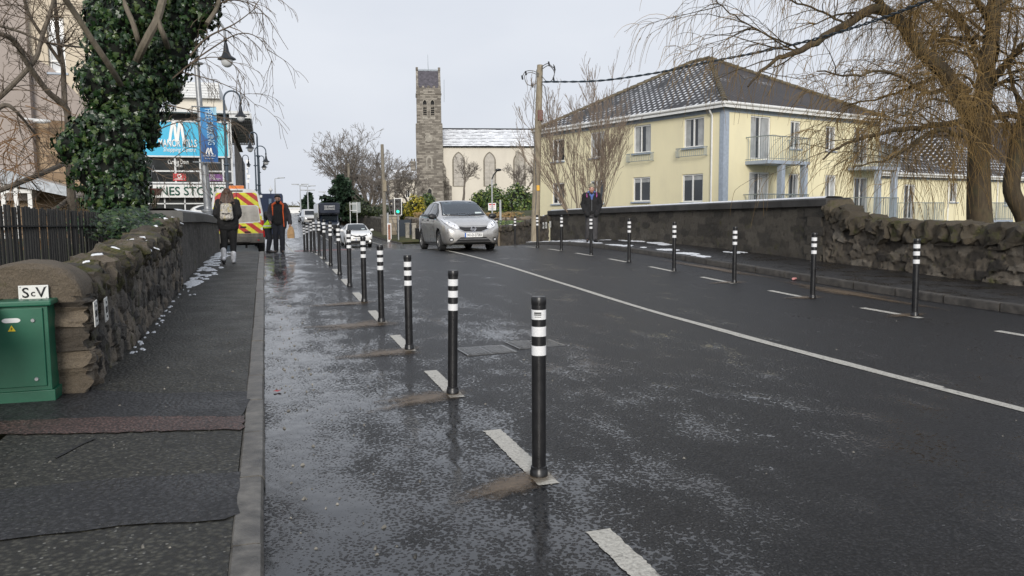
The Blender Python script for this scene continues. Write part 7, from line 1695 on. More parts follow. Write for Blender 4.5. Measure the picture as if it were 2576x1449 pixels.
for s in (-1, 1):
    mb = MB(); mb.prism([(s*.03, 1.2), (s*.77, 1.24), (s*.82, 1.3), (s*.76, 1.78), (s*.7, 1.83), (s*.03, 1.84)], -.012, -.002); mb.build('door_panel', M['dusty'], van, bevel=.008)
    mb = MB(); mb.prism([(s*.94, .62), (s*1.0, .62), (s*.975, 1.28), (s*.91, 1.28)], -.03, .12); mb.build('tail_lamp', M['tail'], van, bevel=.012)
    mb = MB(); mb.prism([(s*.95, .45), (s*1.0, .45), (s*1.0, .6), (s*.95, .6)], -.03, .1); mb.build('reversing_lamp', M['lampclear'], van, bevel=.01)
    for z in (.95, 1.5, 2.2): mb = MB(); mb.box((s*.9-.05, -.025, z-.05), (s*.9+.05, .01, z+.05)); mb.build('hinge', M['wvan'], van, bevel=.01)
    mb = MB(); mb.sphere((s*1.17, 4.4, 1.45), (.13, .08, .2), 8); mb.tube([(s*.95, 4.4, 1.3), (s*1.1, 4.4, 1.35)], .03, 6); mb.build('wing_mirror', M['blackplastic'], van, smooth=True)
mb = MB(); mb.box((-.008, -.016, .62), (.008, -.004, 2.36)); mb.box((-.9, -.012, .66), (.9, -.004, .675)); mb.build('door_gap', M['dark'], van)
mb = MB(); mb.box((-.98, -.12, .4), (.98, .05, .62)); mb.box((-.45, -.2, .44), (.45, -.1, .5)); mb.build('bumper', plain('grey bumper plastic', (.06, .055, .05), .6, var=.3, dirt=(.13, .12, .1)), van, bevel=.03)
mb = MB(); mb.box((-.93, -.02, .62), (.93, .0, .775)); mb.build('lower_door', plain('dirty lower door', (.12, .11, .095), .7, var=.3), van, bevel=.01)
for a, z in ((.1, 1.02), (.25, .83)): mb = MB(); mb.box((a, -.03, z-.03), (a+.22, -.004, z+.03)); mb.build('door_handle', M['black'], van, bevel=.01)
mb = MB(); mb.box((-.26, .1, 2.47), (.3, .4, 2.62)); mb.build('beacon', M['orange'], van, bevel=.04); mb = MB(); mb.box((-.2, -.02, 2.38), (.24, .02, 2.43)); mb.build('brake_light', M['black'], van, bevel=.01)
mb = MB(); mb.box((.72, -.135, .5), (.78, -.12, .54)); mb.build('reflector', M['tail'], van); mb = MB(); mb.tube([(.3, .3, .4), (.3, .3, .2)], .04, 6); mb.tube([(-.7, 1.1, .34), (.7, 1.1, .34)], .06, 6); mb.build('underbody', M['dark'], van)
for y in (1.1, 4.6):
    for s in (-1, 1): wheel(van, s*.86, y, .34, .23, s, M['alloy'], 6)
number_plate(van, '', TR((-.35, -.02, .70)), .5, .11)
# --- dark lorry with box body
YT = 82.5; XT = 6.35; zt0 = zr(XT, YT)
tr = thing('lorry', 'dark navy furniture lorry with a box body over its cab', 'lorry', (XT, YT, zt0), R_(1))
mb = MB(); mb.prism([(-1.08, 1.9), (1.08, 1.9), (1.08, 3.02), (.98, 3.12), (-.98, 3.12), (-1.08, 3.02)], .9, 6.5); mb.prism([(-1.02, 2.05), (1.02, 2.05), (1.04, 2.95), (.9, 3.1), (-.9, 3.1), (-1.04, 2.95)], .35, .91)
mb.box((-1.075, 2.3, .9), (1.075, 6.49, 1.91)); mb.build('box_body', M['navy'], tr, smooth=True, bevel=.05, sharp=30)
mb = MB(); mb.box((-1.12, .95, 1.2), (-1.085, 6.45, 2.95)); mb.build('side_panel', M['wvan'], tr)
st4 = [(0, .36, .8, .95, .72, .78, .62), (.06, .32, .9, 1.05, .86, .9, .7), (.2, .3, 1.02, 1.16, .93, .96, .74), (.5, .3, 1.1, 1.26, .95, .98, .78), (.75, .3, 1.15, 1.36, .95, .98, .82), (1.1, .3, 1.2, 1.75, .95, .98, .84), (1.4, .3, 1.2, 2.0, .95, .98, .84), (1.9, .3, 1.2, 2.1, .95, .98, .84), (2.35, .3, 1.2, 2.1, .95, .98, .84)]
sh4 = car_shell(st4, (.85,), (.4, .36)); bv4 = bvh_of(sh4); sh4.build('cab', M['navy'], tr, smooth=True, fix=True, sharp=40)
for nm, pl, m, mir in (('windscreen', [(-.78, 1.32), (.78, 1.32), (.76, 1.9), (-.76, 1.9)], 'autoglass', 0), ('headlight', [(.62, .78), (.82, .84), (.9, 1.12), (.8, 1.02), (.66, .9)], 'lampclear', 1), ('grille', [(-.55, .62), (.55, .62), (.58, .86), (-.58, .86)], 'black', 0), ('lower_grille', [(-.7, .38), (.7, .38), (.66, .52), (-.66, .52)], 'blackplastic', 0)):
    for q in ((pl, mirror(pl)) if mir else (pl,)): mb = MB(); decal(mb, bv4, q, 'y', -1, .01, .06); mb.build(nm, M[m], tr, smooth=True, sharp=180)
h = bv4.ray_cast(Vector((0, -20, .56)), Vector((0, 1, 0)))[0]; number_plate(tr, '', TR((0, h.y-.03, .57)), .5, .12)
for s in (-1, 1): mb = MB(); mb.sphere((s*1.17, .95, 1.45), (.11, .08, .2), 8); mb.tube([(s*.95, 1, 1.3), (s*1.1, .97, 1.35)], .03, 6); mb.build('wing_mirror', M['blackplastic'], tr, smooth=True)
mb = MB(); e = .02
for a in (((-.52, .325, 2.42), (.52, .345, 2.44)), ((-.52, .325, 2.82), (.52, .345, 2.84)), ((-.52, .325, 2.44), (-.50, .345, 2.82)), ((.50, .325, 2.44), (.52, .345, 2.82))): mb.box(*a)
fb_ = mb.build('sign_frame', M['white'], tr)
text('lettering', 'EZ LIVING', M['white'], fb_, TR((0, .34, 2.71)), height=.14, width=.86, depth=.01, bold=.02); text('lettering', 'furniture', M['white'], fb_, TR((0, .34, 2.53)), height=.13, width=.84, depth=.01, bold=.01)
for y in (.85, 4.9):
    for s in (-1, 1): wheel(tr, s*.88, y, .35, .24, s, M['alloy'], 6)
# --- white van behind it, navy lorry on the left lane, dark car
def small_van(label, loc, m, rot=0):
    T = thing('van', label, 'van', loc, rot); s4 = car_shell([(a[0], a[1], a[2], a[3]*1.0, a[4], a[5], a[6]) for a in st4]+[(4.8, .3, 1.2, 2.1, .95, .98, .84), (4.9, .36, 1.15, 2.0, .9, .92, .8)], (.85, 3.8), (.4, .36)); b = bvh_of(s4); s4.build('body', m, T, smooth=True, fix=True, sharp=40)
    for nm, pl, mm, mir in (('windscreen', [(-.78, 1.32), (.78, 1.32), (.76, 1.9), (-.76, 1.9)], 'autoglass', 0), ('headlight', [(.62, .78), (.82, .84), (.9, 1.12), (.8, 1.02), (.66, .9)], 'lampclear', 1), ('grille', [(-.55, .62), (.55, .62), (.58, .86), (-.58, .86)], 'black', 0)):
        for q in ((pl, mirror(pl)) if mir else (pl,)): mb = MB(); decal(mb, b, q, 'y', -1, .01, .06); mb.build(nm, M[mm], T, smooth=True, sharp=180)
    for y in (.85, 3.8):
        for s in (-1, 1): wheel(T, s*.88, y, .35, .22, s, M['alloy'], 6)
    return T
q = atD(784, 570, 108); small_van('white van following the dark furniture lorry', (q.x, q.y, zr(q.x, q.y)), M['wvan'], R_(2))
q = atD(768, 560, 122); make_car('dark car behind the white van on the far road', 'hatchback_car', (q.x, q.y, zr(q.x, q.y)), R_(2), st, (.86, 3.46), .30, (.36, .315), M['navy'], [f for f in front if f[0] in ('headlight', 'grille')], sg_, scr, (.81, 1.22, 1.02), side_frame=SF, tw=.19)
YN = 58.0; q = atY(676, 505, YN)
nl = thing('lorry', 'navy blue high sided lorry stopped on the left lane behind the walking man', 'lorry', (q.x-.1, YN, zr(0, YN)), R_(-2))
hN = atY(680, 487, YN).z-zr(0, YN); mb = MB(); mb.box((-.95, 0, .9), (1.0, 5, hN)); mb.build('box_body', plain('navy box body', (.014, .03, .085), .45, var=.2), nl, bevel=.04)
mb = MB(); mb.box((-.9, .1, .55), (.95, 5.4, .9)); mb.box((-.8, 5, .6), (.85, 6.6, 2.3)); mb.build('chassis', M['black'], nl, bevel=.03)
mb = MB(); [mb.box((x, -.02, hN-1.0), (x+.18, -.003, hN-.35)) for x in (.1, .5)]; [mb.box((1.003, y, hN-.9), (1.02, y+.5, hN-.3)) for y in (.8, 2.0, 3.2)]; mb.build('pale_marks', plain('pale blue marks', (.25, .33, .42), .5), nl)
mb = MB(); mb.box((.3, -.03, hN-1.75), (.6, -.003, hN-1.4)); mb.build('red_notice', M['chev_r'], nl)
for y in (1.2, 5.6):
    for s in (-1, 1): wheel(nl, s*.85, y, .42, .26, s, M['alloy'], 6)
q = atD(598, 522, 66); 
make_car('pale parked car glimpsed behind the parapet below the white fascia', 'hatchback_car', (q.x+.4, q.y-1, q.z-1.3), R_(100), st, (.86, 3.46), .30, (.36, .315), M['wcar'], [f for f in front if f[0] in ('headlight', 'grille')], sg_, scr, (.81, 1.22, 1.02), side_frame=SF, tw=.19)
# ------------------------------------------------------------------ people (local: facing -y, x to the viewer's right when facing the viewer)
V3 = lambda *a: Vector(a)
def skinmesh(name, caps, m, par, vox=.011, sm=4, paintf=None, disp=0):
    mb = MB()
    for c in caps:
        if c[0] == 'e': mb.sphere(c[1], c[2], 8)
        else:
            p0, r0_, p1, r1_ = c; mb.tube([p0, p1], [r0_, r1_], 12); mb.sphere(p0, r0_, 6); mb.sphere(p1, r1_, 6)
    o = mb.build(name, m, par, fix=True); md = o.modifiers.new('r', 'REMESH'); md.mode = 'VOXEL'; md.voxel_size = vox; s = o.modifiers.new('s', 'SMOOTH'); s.iterations = sm; s.factor = .5
    bake(o); me = o.data
    if disp:
        for v in me.vertices: v.co += v.normal*disp*(mnoise.noise(v.co*9)+.6*mnoise.noise(v.co*22+Vector((4, 1, 2))))
    me.materials.clear()
    for q in (m if isinstance(m, (list, tuple)) else [m]): me.materials.append(q)
    if paintf:
        for p in me.polygons: p.material_index = paintf(p.center)
    me.polygons.foreach_set('use_smooth', [True]*len(me.polygons)); me.update(); return o
def chain(pts, rs): return [(Vector(a), r0_, Vector(b), r1_) for a, b, r0_, r1_ in zip(pts, pts[1:], rs, rs[1:])]
def hand(w, d, side, curl=.5, thumb=None):
    """palm, four unequal bent fingers and a thumb leaving the side of the palm; side = across the palm towards the thumb"""
    d = Vector(d).normalized(); s = Vector(side); s = (s-d*s.dot(d)).normalized(); n = d.cross(s); out = []; w = Vector(w)
    for t in (-.028, -.008, .012, .028): out.append((w+s*t*.6+d*.015, .014, w+s*t+d*.085, .0125))
    for t, L in ((-.034, .06), (-.012, .075), (.01, .08), (.031, .072)):
        p = w+s*t+d*.088; a = 0; q = [p]
        for k, l in enumerate((.42, .32, .26)):
            a += curl*(.7+.3*k); q.append(q[-1]+(d*math.cos(a)+n*math.sin(a))*L*l)
        out += chain(q, (.0105, .0098, .009, .008))
    b = w+s*.03+d*.03; q = [b, b+s*.03+d*.025+n*.008, b+s*.036+d*.052+n*.022, b+s*.03+d*.072+n*.036]; out += chain(q, (.014, .0115, .0105, .009)); return out
def skel(H=1.75, **k):
    f = H/1.75; J = dict(head=V3(0, -.02, 1.63), neck=V3(0, .01, 1.47), chest=V3(0, .01, 1.3), waist=V3(0, 0, 1.08), pel=V3(0, .0, .95), shL=V3(-.185, .01, 1.43), elL=V3(-.24, .03, 1.14), wrL=V3(-.25, -.04, .9), shR=V3(.185, .01, 1.43), elR=V3(.24, .03, 1.14), wrR=V3(.25, -.04, .9),
             hiL=V3(-.09, 0, .92), knL=V3(-.1, -.02, .5), anL=V3(-.1, .02, .09), hiR=V3(.09, 0, .92), knR=V3(.1, -.02, .5), anR=V3(.1, .02, .09), toL=V3(-.12, -.15, .035), toR=V3(.12, -.15, .035))
    for a, b in k.items(): J[a] = Vector(b)
    return {a: b*f for a, b in J.items()}
def bodycaps(J, fem=0, nod=0, hands=((.5, None), (.5, None))):
    h = J['head']; c = []; Rm = Matrix.Rotation(nod, 3, 'X')
    hp = lambda x, y, z: h+Rm @ V3(x, y, z)
    c += [('e', hp(0, 0, .02), V3(.074, .092, .1)), (hp(0, -.03, -.05), .058, hp(0, -.055, -.09), .036), (hp(0, -.092, .012), .011, hp(0, -.112, -.028), .014), (hp(0, -.085, -.062), .02, hp(0, -.088, -.066), .02), (hp(-.03, -.083, .03), .014, hp(.03, -.083, .03), .014),
          ('e', hp(-.077, .01, -.005), V3(.012, .022, .034)), ('e', hp(.077, .01, -.005), V3(.012, .022, .034)), (J['neck'], .056, hp(0, .02, -.06), .052)]
    c += [(J['neck'], .06, J['chest'], .1), (J['shL'], .055, J['shR'], .055), (J['chest']+V3(-.07, 0, 0), .1, J['waist']+V3(-.05, 0, 0), .09), (J['chest']+V3(.07, 0, 0), .1, J['waist']+V3(.05, 0, 0), .09), (J['waist'], .1, J['pel'], .11), (J['hiL'], .1, J['hiR'], .1)]
    for s, sd in (('L', -1), ('R', 1)):
        c += chain([J['sh'+s], J['el'+s], J['wr'+s]], (.05, .04, .026)) + chain([J['hi'+s], J['kn'+s], J['an'+s]], (.085, .055, .038)) + [(J['an'+s], .038, J['to'+s], .03), (J['an'+s], .036, J['an'+s]+V3(0, .05, -.05), .03)]
        d = (J['wr'+s]-J['el'+s]); cu, sdv = hands[0 if sd < 0 else 1]; c += hand(J['wr'+s], d, sdv or V3(0, -1, 0), cu)
    def pf(p):
        q = Rm.transposed() @ (p-h)
        if q.y < -.06:
            if abs(abs(q.x)-.031) < .012 and abs(q.z-.012) < .006: return 1
            if abs(q.x) < .026 and abs(q.z+.062) < .0075: return 2
            if abs(abs(q.x)-.032) < .018 and abs(q.z-.036) < .0045: return 3
        return 0
    return c, pf
M['skin'] = plain('skin', (.5, .29, .21), .5, var=.1, scale=10); M['skin2'] = plain('ruddy skin', (.62, .37, .29), .5, var=.12, scale=14); M['eye'] = plain('dark eyes', (.03, .02, .018), .3); M['lip'] = plain('lips', (.32, .12, .1), .5); M['brow'] = plain('brows', (.12, .07, .045), .8)
def cloth(name, c, sc=40, rough=.85, b=.5): return plain(name, c, rough, var=.3, scale=7, bump=b, bscale=sc)
def m_hair(name, a, b):
    t = NT(name); n = t.noise(18, 4, .6, t.map((3, 3, .35))); return t.done(t.ramp(n, [(.3, a), (.7, b)]), .5, t.bump(n, .6, .01))
M['hair_br'] = m_hair('brown hair', (.022, .012, .008), (.11, .055, .032)); M['hair_bk'] = m_hair('black hair', (.008, .007, .007), (.03, .027, .025))
M['c_black'] = cloth('black cloth', (.011, .011, .012)); M['c_navy'] = cloth('navy trousers', (.016, .018, .026)); M['c_grey'] = cloth('charcoal trousers', (.055, .053, .056)); M['c_dgrey'] = cloth('dark grey jacket', (.04, .036, .042)); M['c_orange'] = cloth('orange lining', (.72, .12, .03)); M['c_boot'] = cloth('white leather', (.68, .69, .72), 60, .5, .2)
M['c_hivis'] = cloth('high visibility cloth', (.42, .62, .02)); M['c_silver'] = plain('silver tape', (.6, .62, .6), .35); M['c_blue'] = cloth('blue hood', (.09, .15, .38)); M['c_pink'] = cloth('pink strap', (.4, .09, .28)); M['c_hat'] = cloth('olive knit', (.25, .23, .17), 90); M['shoe'] = plain('dark shoe', (.014, .013, .013), .4); M['sole'] = plain('dark sole', (.03, .028, .03), .8)
def legs(J, r=(.105, .07, .05), extra=0):
    c = [(J['hiL'], r[0]*1.02, J['hiR'], r[0]*1.02), (J['pel']+V3(-.05, 0, .06), .11+extra, J['pel']+V3(.05, 0, .06), .11+extra)]
    for s in 'LR': c += chain([J['hi'+s], J['hi'+s].lerp(J['kn'+s], .5), J['kn'+s], J['kn'+s].lerp(J['an'+s], .45), J['an'+s]+V3(0, 0, .01)], (r[0], (r[0]+r[1])*.5, r[1], (r[1]+r[2])*.53, r[2]))
    return c
def shoes(J, par, m, nm='shoe', hi=0):
    for s in 'LR':
        a, t = J['an'+s], J['to'+s]; d = (t-a); d.normalize(); heel = a+V3(0, .045, -.045)
        c = [(heel, .042, t, .036), (a, .05, t.lerp(a, .4), .044), (t, .036, t+V3((.01 if s == 'R' else -.01), -.03, -.003), .03)]
        if hi: c.append((a+V3(0, 0, hi), .062, a, .055))
        skinmesh(nm, c, m, par, .01, 3)
# --- woman walking away with a backpack
YW, XW = 19.05, -.80
w = thing('person', 'woman seen from behind with long brown hair, black coat and leggings and white boots', 'person', (XW, YW, zl(XW, YW)), math.pi-.06)
J = skel(1.69, anL=(-.085, -.02, .1), toL=(-.09, -.16, .045), knL=(-.09, -.05, .5), anR=(.11, .16, .17), toR=(.12, .06, .05), knR=(.1, .0, .5), elL=(-.25, .06, 1.16), wrL=(-.15, -.13, 1.02), elR=(.25, .06, 1.16), wrR=(.15, -.13, 1.02))
c, pf = bodycaps(J, 1, .05, ((.9, V3(0, 0, 1)), (.9, V3(0, 0, 1)))); skinmesh('body', c, [M['skin'], M['eye'], M['lip'], M['brow']], w, .009, 3, pf)
skinmesh('leggings', legs(J, (.118, .078, .048), .015), M['c_black'], w, .011, 3)
c = [(J['shL']+V3(.02, 0, -.01), .09, J['shR']+V3(-.02, 0, -.01), .09), (J['chest']+V3(-.085, .01, 0), .145, J['pel']+V3(-.085, .01, -.0), .15), (J['chest']+V3(.085, .01, 0), .145, J['pel']+V3(.085, .01, -.0), .15), (J['pel']+V3(-.09, .0, -.06), .145, J['pel']+V3(.09, .0, -.06), .145), (J['neck']+V3(0, .02, 0), .085, J['chest'], .12)]
for s in 'LR': c += chain([J['sh'+s], J['el'+s], J['wr'+s]], (.093, .078, .06))
skinmesh('coat', c, M['c_black'], w, .013, 4, disp=.008)
shoes(J, w, M['c_boot'], 'boot', .15)
for s in 'R': mb = MB(); q = J['anR']; mb.sphere(J['anR'].lerp(J['toR'], .45)+V3(0, .05, -.035), (.048, .03, .085), 6); mb.build('sole', M['sole'], w, smooth=True)
h = J['head']; c = [('e', h+V3(0, .015, .03), V3(.095, .112, .112)), ('e', h+V3(0, .05, -.08), V3(.1, .08, .13))]
rg = random.Random(2)
for k in range(26):
    x = -.15+.3*k/25; e = rg.uniform(-.06, .06)+abs(x)*.3; c += chain([h+V3(x*.5, .06-abs(x)*.15, .03), h+V3(x*.8, .1-abs(x)*.2, -.1), h+V3(x*1.1, .14-abs(x)*.25, -.24), h+V3(x*1.2+rg.uniform(-.02, .02), .155-abs(x)*.2, -.36+e)], (.04, .034, .026, .009))
skinmesh('hair', c, M['hair_br'], w, .011, 2, disp=.006)
M['bagpat'] = None
t = NT('mottled pale backpack cloth'); v = t.vor(26, out='Color'); n = t.noise(34, 3, .7); colr = t.mix(t.mr(n, .5, .56, 0, .8), (.56, .53, .47), (.14, .12, .1)); colr = t.mix(t.mr(t.noise(9, 2), .58, .62, 0, .7), colr, (.5, .42, .2)); M['bagpat'] = t.done(colr, .6, t.bump(n, .3, .01)); M['bagpat2'] = plain('pale bag trim', (.5, .47, .42), .6, var=.2)
bp = thing('backpack', 'small mottled pale grey backpack on the walking woman', 'backpack', (XW, YW, zl(XW, YW)), math.pi-.06)
ch = J['chest']+V3(0, .25, -.08); skinmesh('pack', [(ch+V3(-.065, 0, .12), .065, ch+V3(.065, 0, .12), .065), (ch+V3(-.085, .0, -.13), .06, ch+V3(.085, 0, -.13), .06), (ch+V3(-.085, 0, -.13), .06, ch+V3(-.065, 0, .12), .06), (ch+V3(.085, 0, -.13), .06, ch+V3(.065, 0, .12), .06), (ch+V3(0, .0, -.13), .07, ch+V3(0, 0, .12), .07)], M['bagpat'], bp, .009, 3)
skinmesh('front_pocket', [(ch+V3(-.07, .055, -.13), .04, ch+V3(.07, .055, -.13), .04), (ch+V3(-.065, .055, -.08), .035, ch+V3(.065, .055, -.08), .035)], M['bagpat'], bp, .008, 3)
mb = MB(); mb.tube(cr([ch+V3(-.085, .083, -.045), ch+V3(0, .092, -.052), ch+V3(.085, .083, -.04)], 4), .012, 6); mb.build('pocket_opening', M['black'], bp)
mb = MB(); mb.tube(cr([ch+V3(-.1, .045, .0), ch+V3(-.07, .055, .14), ch+V3(0, .05, .185), ch+V3(.07, .055, .14), ch+V3(.1, .045, .0)], 5), .006, 5); mb.sphere(ch+V3(.0, .075, .06), (.014, .008, .012), 5); mb.build('zip', M['bagpat2'], bp)
for s in (-1, 1): mb = MB(); mb.tube(cr([ch+V3(s*.07, -.05, .17), ch+V3(s*.13, -.12, .22), ch+V3(s*.14, -.26, .16), ch+V3(s*.15, -.3, .0), ch+V3(s*.15, -.12, -.12), ch+V3(s*.1, -.03, -.14)], 5), .016, 6); mb.build('strap', M['c_black'], bp, smooth=True)
# --- man with the orange lined jacket and paper bag
XMn, YMn = .40, 25.3
p = thing('person', 'man in an open dark jacket with orange lining walking on the road beside the van', 'person', (XMn, YMn, zr(XMn, YMn)+.002), R_(-10))
J = skel(1.80, head=(.0, -.05, 1.625), anL=(-.11, .06, .09), toL=(-.13, -.11, .035), knL=(-.1, -.01, .5), anR=(.1, -.08, .09), toR=(.13, -.25, .04), knR=(.1, -.08, .5), elL=(-.28, .06, 1.16), wrL=(-.22, -.1, .98), elR=(.29, .05, 1.14), wrR=(.33, -.02, .90))
c, pf = bodycaps(J, 0, .28, ((.9, None), (.95, None))); skinmesh('body', c, [M['skin'], M['eye'], M['lip'], M['brow']], p, .008, 3, pf)
h = J['head']; Rn = Matrix.Rotation(.28, 3, 'X'); hp = lambda *a: h+Rn @ V3(*a)
skinmesh('hair', [('e', hp(0, .025, .055), V3(.083, .095, .09)), (hp(-.055, -.055, .088), .028, hp(.055, -.055, .088), .028), (hp(-.03, -.06, .11), .025, hp(.04, -.06, .115), .025), (hp(-.074, .03, .0), .018, hp(-.074, .02, .05), .02), (hp(.074, .03, 0), .018, hp(.074, .02, .05), .02)], M['hair_bk'], p, .009, 2, disp=.006)
skinmesh('snood', [(J['neck'], .08, J['neck']+V3(0, -.03, .09), .075), (J['neck']+V3(0, -.05, .08), .062, hp(0, -.05, -.075), .06)], M['c_black'], p, .01, 3)
skinmesh('trousers', legs(J, (.112, .082, .068)), M['c_navy'], p, .012, 3, disp=.006); shoes(J, p, M['shoe'])
skinmesh('jumper', [(J['shL']+V3(.05, -.01, 0), .075, J['shR']+V3(-.05, -.01, 0), .075), (J['chest']+V3(-.06, -.02, 0), .135, J['pel']+V3(-.055, -.02, -.03), .125), (J['chest']+V3(.06, -.02, 0), .135, J['pel']+V3(.055, -.02, -.03), .125)], M['c_black'], p, .012, 3, disp=.005)
for s, sg in (('L', -1), ('R', 1)):
    pass
c = []
for s, sg in (('L', -1), ('R', 1)):
    c += chain([J['sh'+s], J['el'+s], J['wr'+s]], (.088, .08, .066)); c += [(J['sh'+s]+V3(-sg*.02, .03, 0), .085, J['pel']+V3(sg*.15, .02, -.16), .085), (J['sh'+s]+V3(-sg*.06, .07, .0), .08, J['pel']+V3(sg*.06, .09, -.15), .09), (J['neck']+V3(sg*.06, .05, .02), .05, J['sh'+s], .07)]
skinmesh('jacket', c, M['c_dgrey'], p, .013, 3, disp=.007)
c = []
for sg, q in ((-1, 'L'), (1, 'R')):
    c += [(J['neck']+V3(sg*.075, -.05, .035), .036, J['sh'+q]+V3(-sg*.03, -.085, .015), .032), (J['sh'+q]+V3(-sg*.03, -.09, 0), .03, J['chest']+V3(sg*.15, -.115, -.05), .02)]
c += chain([J['chest']+V3(.15, -.115, -.05), J['waist']+V3(.165, -.12, 0), J['pel']+V3(.17, -.1, -.15)], (.022, .018, .016)) + chain([J['chest']+V3(-.15, -.115, -.05), J['waist']+V3(-.15, -.11, .05)], (.018, .01)) + [(J['neck']+V3(-.07, .02, .07), .03, J['neck']+V3(.07, .02, .07), .03)]
skinmesh('orange_lining', c, M['c_orange'], p, .009, 2)
hw = J['wrR']; pbag = thing('paper_bag', 'brown paper carrier bag held by the man in the orange lined jacket', 'bag', (XMn, YMn, zr(XMn, YMn)), R_(-10)); b0 = hw+V3(.02, -.03, -.13)
mb = MB(); ring = []
for z, sx, sy in ((-.33, .1, .06), (-.2, .105, .062), (-.08, .09, .045), (-.0, .055, .02), (.03, .05, .012)):
    ring.append([mb.vert(b0+V3(x*sx+.008*mnoise.noise((x, y, z*9)), y*sy, z)) for x, y in ((-1, -1), (-.2, -1.12), (1, -1), (1.05, 0), (1, 1), (.1, .9), (-1, 1), (-1.06, 0))])
for a, b in zip(ring, ring[1:]):
    for j in range(8): mb.face((a[j], a[(j+1) % 8], b[(j+1) % 8], b[j]))
mb.face(ring[0][::-1]); mb.face(ring[-1]); mb.build('bag', plain('kraft paper', (.5, .31, .15), .8, var=.15, scale=14, bump=.3, bscale=25), pbag)
mb = MB(); mb.tube(cr([b0+V3(-.03, 0, .02), b0+V3(-.02, 0, .08), b0+V3(.02, 0, .08), b0+V3(.03, 0, .02)], 4), .006, 5); mb.build('handle', plain('paper handle', (.42, .26, .13), .8), pbag)
# --- worker in a yellow jacket bending beside the van
XH, YH = .15, 29.0
p = thing('person', 'worker in a bright yellow green jacket bending beside the van behind the walking man', 'person', (XH, YH, zr(XH, YH)), R_(70))
J = skel(1.75, head=(0, -.5, 1.4), neck=(0, -.36, 1.36), chest=(0, -.24, 1.24), waist=(0, -.06, 1.05), pel=(0, .06, .93), shL=(-.18, -.31, 1.33), shR=(.18, -.31, 1.33), elL=(-.24, -.28, 1.05), wrL=(-.2, -.38, .86), elR=(.24, -.28, 1.05), wrR=(.2, -.38, .86), hiL=(-.09, .08, .9), hiR=(.09, .08, .9), knL=(-.1, .0, .48), knR=(.1, .04, .48), anL=(-.1, .06, .09), anR=(.1, .12, .09), toL=(-.12, -.12, .035), toR=(.12, -.06, .035))
c, pf = bodycaps(J, 0, .7); skinmesh('body', c, [M['skin'], M['eye'], M['lip'], M['brow']], p, .011, 3, pf)
skinmesh('trousers', legs(J, (.11, .08, .066)), M['c_navy'], p, .013, 3); shoes(J, p, M['shoe'])
c = [(J['shL'], .095, J['shR'], .095), (J['chest']+V3(-.08, 0, 0), .15, J['pel']+V3(-.07, .02, -.02), .145), (J['chest']+V3(.08, 0, 0), .15, J['pel']+V3(.07, .02, -.02), .145)]
for s in 'LR': c += chain([J['sh'+s], J['el'+s], J['wr'+s]], (.09, .08, .06))
skinmesh('jacket', c, [M['c_hivis'], M['c_silver'], M['c_black']], p, .014, 3, lambda q: 1 if (.93 < q.z < .98 and q.y > -.25) or abs((q-J['elL']).length-.02) < .03 else 2 if q.z < .88 and q.y > -.2 else 0, disp=.007)
skinmesh('hood', [('e', J['head']+V3(0, .03, .03), V3(.1, .12, .11))], M['c_hivis'], p, .014, 3)
# --- man on the right footpath
q = atX(1487, 607, 9.85); XQ, YQ = 9.8, 23.0
p = thing('person', 'man in a beanie and padded black jacket with pink straps on the right footpath', 'person', (XQ, YQ, zrp(XQ, YQ)), R_(-20))
J = skel(1.78, head=(0, -.035, 1.645), anL=(-.12, .12, .1), toL=(-.13, -.04, .035), knL=(-.1, -.02, .5), anR=(.1, -.14, .09), toR=(.15, -.3, .045), knR=(.1, -.13, .5), elL=(-.265, .05, 1.15), wrL=(-.19, -.1, .98), elR=(.265, .05, 1.15), wrR=(.19, -.1, .98))
c, pf = bodycaps(J, 0, .08); skinmesh('body', c, [M['skin2'], M['eye'], M['lip'], M['brow']], p, .008, 3, pf)
h = J['head']; skinmesh('beard', [(h+V3(-.055, -.045, -.06), .024, h+V3(0, -.075, -.092), .03), (h+V3(.055, -.045, -.06), .024, h+V3(0, -.075, -.092), .03), (h+V3(-.03, -.09, -.045), .009, h+V3(.03, -.09, -.045), .009)], plain('reddish beard', (.36, .18, .11), .8, var=.3, scale=30), p, .007, 2)
skinmesh('beanie', [('e', h+V3(0, .012, .075), V3(.095, .11, .095)), (h+V3(-.06, -.05, .055), .034, h+V3(.06, -.05, .055), .034), (h+V3(-.07, .03, .04), .035, h+V3(.07, .03, .04), .035)], M['c_hat'], p, .009, 3)
skinmesh('hood', [(J['neck']+V3(-.09, .03, .04), .055, J['neck']+V3(-.04, -.1, -.03), .035), (J['neck']+V3(.09, .03, .04), .055, J['neck']+V3(.04, -.1, -.03), .035), (J['neck']+V3(-.08, .06, .07), .045, J['neck']+V3(.08, .06, .07), .045), (J['neck']+V3(0, -.1, -.06), .05, J['chest']+V3(0, -.15, .02), .03)], M['c_blue'], p, .01, 3)
c = [(J['shL']+V3(-.01, 0, 0), .105, J['shR']+V3(.01, 0, 0), .105), (J['chest']+V3(-.085, 0, 0), .15, J['pel']+V3(-.085, 0, -.02), .15), (J['chest']+V3(.085, 0, 0), .15, J['pel']+V3(.085, 0, -.02), .15), (J['neck']+V3(-.07, .02, -.02), .06, J['neck']+V3(.07, .02, -.02), .06)]
for s in 'LR': c += chain([J['sh'+s], J['el'+s], J['wr'+s], J['wr'+s]+(J['wr'+s]-J['el'+s])*.8], (.095, .085, .085, .075))
skinmesh('jacket', c, M['c_black'], p, .013, 4, disp=.012)
skinmesh('trousers', legs(J, (.115, .09, .08)), M['c_grey'], p, .012, 3, disp=.007); shoes(J, p, M['shoe'])
mb = MB(); mb.tube([J['chest']+V3(0, -.172, .04), J['pel']+V3(0, -.155, .02)], .006, 5); mb.build('zip', M['steel'], p)
